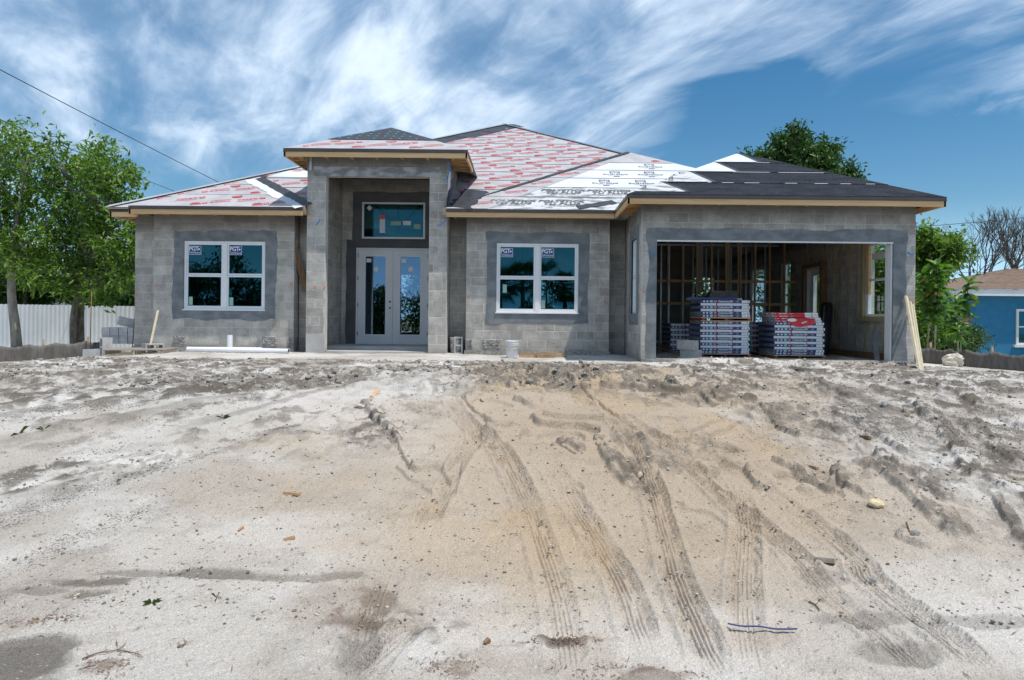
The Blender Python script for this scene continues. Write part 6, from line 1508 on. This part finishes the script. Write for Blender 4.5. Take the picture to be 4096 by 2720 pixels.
for k in range(26):
    h0, h1 = k*0.2, (k+1)*0.2+0.03
    mb = MB(); mb.hexa([(ex0+h0,ey0+h0,ez0+pb*h0),(X0+11.5-h0,ey0+h0,ez0+pb*h0),(X0+11.5-h1,ey0+h1,ez0+pb*h1-.012),(ex0+h1,ey0+h1,ez0+pb*h1-.012),(ex0+h0,ey0+h0,ez0+pb*h0+.02),(X0+11.5-h0,ey0+h0,ez0+pb*h0+.02),(X0+11.5-h1,ey0+h1,ez0+pb*h1+.003),(ex0+h1,ey0+h1,ez0+pb*h1+.003)]); mb.build('shingle_course', M['shingle'], rfb)
hh = 26*0.2; mb = MB(); mb.slab([(ex0,ey0,ez0),(ex0+hh,ey0+hh,ez0+pb*hh),(ex0,ey0+2*hh,ez0)], (0,0,0.02)); mb.build('shingle_slope', M['shingle'], rfb)
nb = thing('neighbour_house', (-24,33,-0.7), 'neighbouring house with brown roof edge at the far left behind the fence', 'house')
c = P(7.5,296,33)
mb = MB(); mb.box(c.x-9, c.x-0.4, 33.3, 41, -0.8, c.z-0.05); mb.build('wall', M['trimwhite'], nb)
mb = MB(); mb.box(c.x-9.5, c.x, 32.9, 32.95, c.z-0.32, c.z-0.02); mb.build('fascia', M['trimwhite'], nb)
mb = MB(); mb.slab([(c.x-10,32.85,c.z-.02),(c.x+.05,32.85,c.z-.02),(c.x-4,37,c.z+1.5),(c.x-6,37,c.z+1.5)], (0,0,.06)); mb.slab([(c.x+.05,32.85,c.z-.02),(c.x+.05,41,c.z-.02),(c.x-4,37,c.z+1.5)], (0,0,.06)); mb.build('roof', M['shingle'], nb)
# ---------------------------------------------------------------- overhead wires
def wire(label, p0, p1, sag, r_=0.012):
    p0, p1 = Vector(p0), Vector(p1); pts = []
    for i in range(25): t_ = i/24; p = p0.lerp(p1, t_); p.z -= sag*4*t_*(1-t_); pts.append(p)
    mb_ = MB(); mb_.tube(pts, r_, 5); tag(mb_.build('overhead_wire', M['wire'], None, tuple(p0), True), label, 'wire', 'overhead wires')
wire('upper black overhead wire slanting down behind the house roof at left', P(-60,38,20), P(300,222,44), 0.10, 0.016)
wire('lower thin overhead wire passing in front of the left treetops', P(-60,94,19), P(260,224,44), 0.10, 0.012)
wire('thick pale service cable drooping to the left eave through the tree', P(-40,148,15), P(132,209,19), 0.05, 0.014)
wire('thin overhead wire above the bare trees at right', P(905,227.5,48), P(1100,209,40), 0.1, 0.018)
wire('lower thin wire crossing behind the bare trees at right', P(920,259,48), P(1100,247,44), 0.1, 0.016)
wire('lowest thin wire crossing the bare trees at right', P(930,272,48), P(1100,269,46), 0.1, 0.016)
# ---------------------------------------------------------------- across the street (mirrored in the window panes)
def sabal(label, x, y, h_, seed, r_=1.7):
    t_ = thing('fan_palm', (x,y,-0.9), label, 'palm', 'fan palms across the street'); rr = random.Random(seed); mb_ = MB(); mb_.tube([(x,y,-0.9),(x+.05,y,h_*.5),(x,y,h_)], [0.2,0.17,0.16], 10); mb_.build('trunk', M['bark'], t_, smooth=True)
    mb_ = MB()
    for k in range(34):
        az = k*2.4; el = R(rr.uniform(-55, 75)); d = Vector((math.cos(az)*math.cos(el), math.sin(az)*math.cos(el), math.sin(el))); c = Vector((x,y,h_))+d*r_*0.5; sd_ = d.cross(Vector((0,0,1))).normalized(); up = sd_.cross(d)
        mb_.bar((x,y,h_), c, 0.03, 0.03)
        for j in range(13):
            a_ = R(-75+150*j/12); e = (d*math.cos(a_)+sd_*math.sin(a_)).normalized(); tip = c+e*r_*0.62+Vector((0,0,-0.22*r_*abs(math.sin(a_))-0.1)); w_ = up*0.0+e.cross(up).normalized()*0.045
            mb_.add([tuple(c), tuple(c+e*r_*.3+w_), tuple(tip), tuple(c+e*r_*.3-w_)], [(0,1,2,3)])
    mb_.build('fronds', M['palm'], t_)
for i, (x, y, h_, r_) in enumerate(((-0.6,-20,3.4,1.9),(1.1,-21,3.7,2.0),(2.6,-20.5,3.0,1.5),(-2.4,-22,3.2,1.8),(5.2,-23,1.4,1.5))): sabal(('fan palm mirrored in the left half of the middle window','tallest fan palm mirrored in the middle window','small fan palm mirrored at the right of the middle window','fan palm left of the mirrored palm group','low young fan palm right of the mirrored palm group')[i], x, y, h_, i, r_)
gr_ = 'trees across the street'
for i, (x, y, z, r_, lb) in enumerate(((-24.5,-20,2.2,3.0,'tall dark tree mirrored in the left panes of the left window'),(-20.5,-21,1.5,2.4,'dark tree mirrored in the right panes of the left window'),(-28.5,-21,2,2.6,'dark tree at the far end across the street'),(-17,-21,0.8,1.9,'bushy tree mirrored beside the left window trees'),(-13,-21,0.7,1.9,'bushy tree mirrored in the left entrance door glass'),(-9,-21,0.6,1.7,'bushy tree mirrored in the entrance door glass'),(0.5,-23,0.0,1.5,'low hedge plant under the mirrored palms'),(5,-24,0.1,1.4,'low hedge plant right of the mirrored palms'),(-4.5,-22,0.4,1.6,'low hedge plant left of the mirrored palms'))):
    tree('street_tree', lb, (x,y,-0.9), [(x,y,-0.9),(x,y,z*.3),(x,y,z)], [((x,y,z),(r_,r_*.8,r_)),((x+r_*.5,y,z+r_*.5),(r_*.6,r_*.6,r_*.6)),((x-r_*.6,y,z+r_*.35),(r_*.6,r_*.6,r_*.55)),((x,y,max(-.2,z-r_*.6)),(r_*1.1,r_*.8,r_*.7))], 750, 0.34, 0.15, 'leafdark', 120+i, gr_, 0.15, per=6, limbs=False)
# ================================================================ LOOSE STONES, CLODS, TWIGS, SCRAPS ON THE SAND
ico = bmesh.new(); bmesh.ops.create_icosphere(ico, subdivisions=1, radius=1.0)
IV = np.array([v.co[:] for v in ico.verts]); IF = np.array([[v.index for v in f.verts] for f in ico.faces]); ico.free()
def scatter(name, x, y, size, m_, seed, flat=0.6, sink=0.25, rough=0.25):
    rr = np.random.default_rng(seed); n = len(x); z, _, _, _ = gz_arr(x, y)
    sc = size[:, None]*rr.uniform(0.65, 1.35, (n,3)); sc[:,2] *= flat
    a_ = rr.uniform(0, 6.28, n); ca, sa = np.cos(a_), np.sin(a_)
    V = IV[None]*(1+rough*rr.uniform(-1, 1, (n, len(IV), 1)))*sc[:, None, :]
    X_ = V[:,:,0]*ca[:,None]-V[:,:,1]*sa[:,None]; Y_ = V[:,:,0]*sa[:,None]+V[:,:,1]*ca[:,None]
    V = np.stack([X_+x[:,None], Y_+y[:,None], V[:,:,2]+(z+sc[:,2]*(1-2*sink))[:,None]], 2).reshape(-1,3)
    F_ = (IF[None]+(np.arange(n)*len(IV))[:,None,None]).reshape(-1,3)
    me = np_mesh(name, V, F_, [m_]); o = bpy.data.objects.new(name, me); col.objects.link(o); o['kind'] = 'stuff'; return o
def pick(n, seed, dens, ylo=2.3, yhi=13.6):
    rr = np.random.default_rng(seed); N_ = n*8
    v = rr.random(N_); y = 1/(1/yhi+(1/ylo-1/yhi)*v); x = rr.uniform(-0.86, 0.82, N_)*y
    ok = inhouse(x, y) < 0.01; d = dens(x, y)*ok; keep = rr.random(N_) < d
    i = np.where(keep)[0][:n]; return x[i], y[i], rr
def dens_gravel(x, y):
    d = zones(x, y); n_, th, r_ = rills(x, y)
    st = sst(0.50, 0.70, vnoise(th*30, r_*0.3, 47))
    f = fbm(x*1.2, y*1.2, 4, 300)
    return np.clip(0.05+0.95*d['rub']*sst(0.35, 0.6, f)+0.40*d['left']*st*sst(0.42, 0.62, f)+0.35*d['right']*sst(0.45, 0.65, f)+0.03*d['tan']*sst(0.5, 0.7, f)+0.30*sst(0.55, 0.7, f)*d['top'], 0, 1)*sst(3.0, 6.0, y+2*f)+0.05
def dens_clod(x, y):
    z, d, rib, cl_ = gdetail(x, y, False); return np.clip(cl_*0.8+0.02, 0, 1)
x, y, rr = pick(9000, 401, dens_gravel, 3.4); scatter('gravel', x, y, 0.0012+0.008*rr.random(len(x))**3+0.0006*y, M['pebble'], 402)
x, y, rr = pick(1500, 403, dens_clod, 5.0); scatter('sand_clods', x, y, 0.003+0.013*rr.random(len(x))**3+0.0007*y, M['clod'], 404, 0.7, 0.3, 0.35)
x, y, rr = pick(900, 405, lambda x, y: np.clip(zones(x, y)['rub']*1.0+0.25*zones(x, y)['top']*sst(0.5,0.65,fbm(x*1.2,y*1.2,4,300)), 0, 1), 8.5, 13.5); scatter('rubble', x, y, 0.010+0.032*rr.random(len(x))**3, M['greyrock'], 406, 0.7, 0.2, 0.35)
# spoil crumbs along the garage front
rr = np.random.default_rng(408); x = rr.uniform(2.4, 7.6, 420); y = 13.0+rr.normal(size=420)*0.17; scatter('spoil_crumbs', x, y, 0.006+0.022*rr.random(420)**3, M['clod'], 409, 0.8, 0.3, 0.4)
# dry leaves and twigs
def strips(name, x, y, ln, wd, m_, seed, lift=0.006, curl=0.4):
    rr = np.random.default_rng(seed); n = len(x); z, _, _, _ = gz_arr(x, y); a_ = rr.uniform(0, 6.28, n)
    d = np.stack([np.cos(a_), np.sin(a_), rr.uniform(-.1,.1,n)], 1); s_ = np.stack([-np.sin(a_), np.cos(a_), rr.uniform(-curl,curl,n)], 1)
    c = np.stack([x, y, z+lift], 1); L_ = ln[:,None]; W_ = wd[:,None]
    up = np.array((0,0,1.0))*W_*0.5
    V = np.stack([c-d*L_/2, c+s_*W_/2+up, c+d*L_/2, c-s_*W_/2+up*0.4], 1).reshape(-1,3); b_ = np.arange(n)*4; F_ = np.concatenate([np.stack([b_,b_+1,b_+2],1), np.stack([b_,b_+2,b_+3],1)])
    o = bpy.data.objects.new(name, np_mesh(name, V, F_, [m_])); col.objects.link(o); o['kind'] = 'stuff'; return o
xs, ys = [], []; rr = np.random.default_rng(411)
for (a_, b_, rx, ry) in LITTER:
    n = 130
    for _ in range(n):
        g_ = G((a_+rr.normal()*rx*0.55)*K, min(b_+rr.normal()*ry*0.55, 1590)*K); xs.append(g_.x); ys.append(g_.y)
xs, ys = np.array(xs), np.array(ys); strips('leaf_litter', xs, ys, 0.008+0.022*rr.random(len(xs)), 0.003+0.005*rr.random(len(xs)), M['drybrown'], 412)
x, y, rr = pick(420, 413, lambda x, y: 0.3+0*x, 2.4, 8.0); strips('twigs', x, y, 0.02+0.07*rr.random(len(x))**2, 0.003+0.003*rr.random(len(x)), M['drybrown'], 414)
# single stones large enough to point at
RKM = [rock_mesh('stone', M['greyrock'], 30+i, 2) for i in range(4)]
for i, (a_, b_, s_, lb) in enumerate(((1385,857,13,'largest grey rubble lump on the flat sand left of the garage pier'),(1375,874,9,'small grey stone just in front of the largest rubble lump'),(1700,900,10,'dark grey stone at the top of the tan bank below the garage'),(870,858,9,'grey stone on the rubble below the left portal pier'),(1110,925,8,'grey stone beside the upper end of the left wheel track'),(2040,948,12,'dark grey stone high on the right slope'),(2085,962,10,'paler grey stone right of the dark one high on the right slope'),(2110,1250,14,'biggest stone of the grey clump low on the right slope'),(2076,1245,9,'bluish stone left of the grey clump low on the right slope'),(1945,1335,10,'round grey stone beside the right wheel track near the bottom'),(2015,1342,10,'dark stone right of the round stone near the bottom right'),(480,862,9,'grey stone on the sand in front of the white pipes'),(1240,862,8,'grey stone on the flat sand below the middle window'))):
    g_ = G(a_*K, b_*K); r_ = s_*K*g_.y/FPX*0.85; o = inst('stone', RKM[i%4], (g_.x, g_.y, gz(g_.x,g_.y)+r_*0.25), None, (0.3*i, 0.2*i, i*1.3), (r_*1.1, r_, r_*0.85)); tag(o, lb, 'stone', 'grey rubble stones on the sand')
RKY = rock_mesh('stone', mat('tan_stone', (0.36,0.29,0.21), (0.52,0.45,0.36), 0.95, 14, bmp=0.8, bscale=40), 50, 2)
for i, (a_, b_, s_, lb) in enumerate(((830,945,18,'tan lump of hard sand at the foot of the rubble left of the tracks'),(1655,1245,9,'small brown stone right of the middle tracks'),(1475,1125,16,'larger brown clod beside the centre right track'),(1445,1110,10,'smaller brown clod beside the centre right track'))):
    g_ = G(a_*K, b_*K); r_ = s_*K*g_.y/FPX*0.6; tag(inst('stone', RKY, (g_.x,g_.y,gz(g_.x,g_.y)+r_*.2), None, (i,0,i*2), (r_*1.2,r_,r_*.8)), lb, 'stone')
# scraps of wood
def scrap(a0, b0, a1, b1, w_, m_, lb, t_=0.02, name='wood_scrap'):
    p0, p1 = G(a0*K, b0*K), G(a1*K, b1*K); p0.z = gz(p0.x,p0.y)+t_*.6; p1.z = gz(p1.x,p1.y)+t_*.8; mb_ = MB(); p0.z -= t_*.45; mb_.bar(p0, p1, w_*0.7, t_, (0.2,0.1,1)); tag(mb_.build(name, m_, None, tuple(p0)), lb, 'wood scrap', 'wood scraps on the sand')
scrap(657,1138,690,1142,0.07,M['scrap'],'orange wedge of scrap wood alone on the left slope')
scrap(858,918,872,908,0.08,M['scrap'],'rust-brown wood chip left of the tan bank')
scrap(903,868,950,864,0.07,M['greywood'],'dark grey board end on the rubble below the portal',0.03)
scrap(1825,853,1880,858,0.16,M['greywood'],'weathered plank lying on the sand in front of the garage',0.04)
scrap(955,824,1060,822,0.05,M['scrap'],'thin orange lath lying on the sand before the portal',0.012)
scrap(1010,846,1030,843,0.05,M['scrap'],'small orange wood chip on the flat sand right of the portal')
scrap(2085,973,2105,977,0.05,M['scrap'],'pale orange splinter on the right slope')
scrap(1868,1082,1885,1090,0.05,M['scrap'],'short brown wood splinter on the middle of the right slope')
scrap(1985,1020,2005,1028,0.06,M['brownwood'],'dark bark-like wood piece on the right slope',0.03)
scrap(1880,1293,1925,1303,0.06,M['greywood'],'dark plank end sticking out by the right wheel track',0.03)
scrap(655,1250,680,1246,0.025,M['scrap'],'thin reddish splinter on the smooth left slope')
scrap(550,1230,560,1224,0.02,M['scrap'],'tiny reddish splinter on the smooth left slope')
scrap(1040,872,1060,866,0.08,M['white'],'scrap of white paper on the flat sand right of the portal',0.006,'paper_scrap')
scrap(1118,1478,1128,1474,0.03,M['brownwood'],'brown chip at the left end of the gravel streak')
# dead twigs, weeds, plastic strip
def twig(pts, r_, lb):
    w3 = [];
    for a_, b_ in pts: g_ = G(a_*K, b_*K); w3.append(Vector((g_.x, g_.y, gz(g_.x,g_.y)+0.008)))
    mb_ = MB(); pl = smoothpl(w3, 4); mb_.tube(pl, [r_*(1-.6*i/(len(pl)-1)) for i in range(len(pl))], 6)
    for k in range(3):
        i = 2+k*2
        if i < len(pl): mb_.tube([pl[i], pl[i]+Vector((0.03*(1 if k%2 else -1),0.03,0.004))], [r_*.4, r_*.2], 5)
    tag(mb_.build('twig', M['drybrown'], None, tuple(w3[0]), True), lb, 'twig', 'dead twigs on the sand')
twig([(190,1533),(225,1520),(270,1512),(290,1500)], 0.0035, 'long dark twig on the pale sand at the lower left')
twig([(270,1512),(310,1520),(330,1527)], 0.003, 'short branch of the long twig at the lower left')
twig([(410,1500),(425,1492),(430,1485)], 0.005, 'curled brown leaf stalk on the sand at the lower left')
twig([(1865,1395),(1880,1402),(1890,1415)], 0.005, 'thin arched twig left of the right wheel track')
twig([(2090,1215),(2098,1232)], 0.006, 'dark stick poking out of the sand at right')
def tuft(a_, b_, s_, n, lb, flat=0.5):
    g_ = G(a_*K, b_*K); z = gz(g_.x, g_.y); mb_ = MB(); rr_ = random.Random(a_)
    for k in range(n):
        az = rr_.uniform(0, 6.28); d = Vector((math.cos(az), math.sin(az), rr_.uniform(0.1, 1.2)*flat)).normalized()*s_*rr_.uniform(.5, 1); sd_ = Vector((-math.sin(az), math.cos(az), 0))*s_*.016; o_ = Vector((g_.x,g_.y,z)); m_ = o_+d*.55+Vector((0,0,.10*s_)); e = o_+d-Vector((0,0,.15*s_))
        mb_.add([tuple(o_-sd_*.5), tuple(o_+sd_*.5), tuple(m_+sd_), tuple(e), tuple(m_-sd_)], [(0,1,2,3,4)])
    tag(mb_.build('weed', M['grass'], None, (g_.x,g_.y,z)), lb, 'weed', 'weeds on the sand')
tuft(350,1405,0.06,30,'flat green weed lying on the pale sand at the lower left',0.25)
tuft(500,1384,0.07,5,'thin grass sprig right of the flat green weed',0.7)
tuft(45,1000,0.15,6,'small grass tuft near the left edge of the slope',1.2); tuft(100,998,0.11,4,'single thin grass tuft right of the left edge tuft',1.4)
tuft(515,968,0.10,10,'small green weed among the wash streaks on the left slope',0.6); tuft(1605,857,0.13,7,'grass tuft on the flat sand before the garage',1.2); tuft(450,825,0.14,7,'tiny grass tuft before the left bay',1.4)
pts = [G(a_*K, b_*K) for a_, b_ in ((1678,1452),(1710,1457),(1750,1460),(1790,1463),(1838,1468))]
mb = MB(); pl = smoothpl([Vector((p.x,p.y,gz(p.x,p.y)+0.022)) for p in pts], 4)
for i in range(len(pl)-1): mb.bar(pl[i], pl[i+1], 0.012, 0.003, (0,0,1))
tag(mb.build('plastic_strip', mat('blue_plastic', (0.015,0.04,0.17), None, 0.4), None, tuple(pl[0])), 'dark blue plastic strip lying on the sand at the lower right', 'plastic strip')
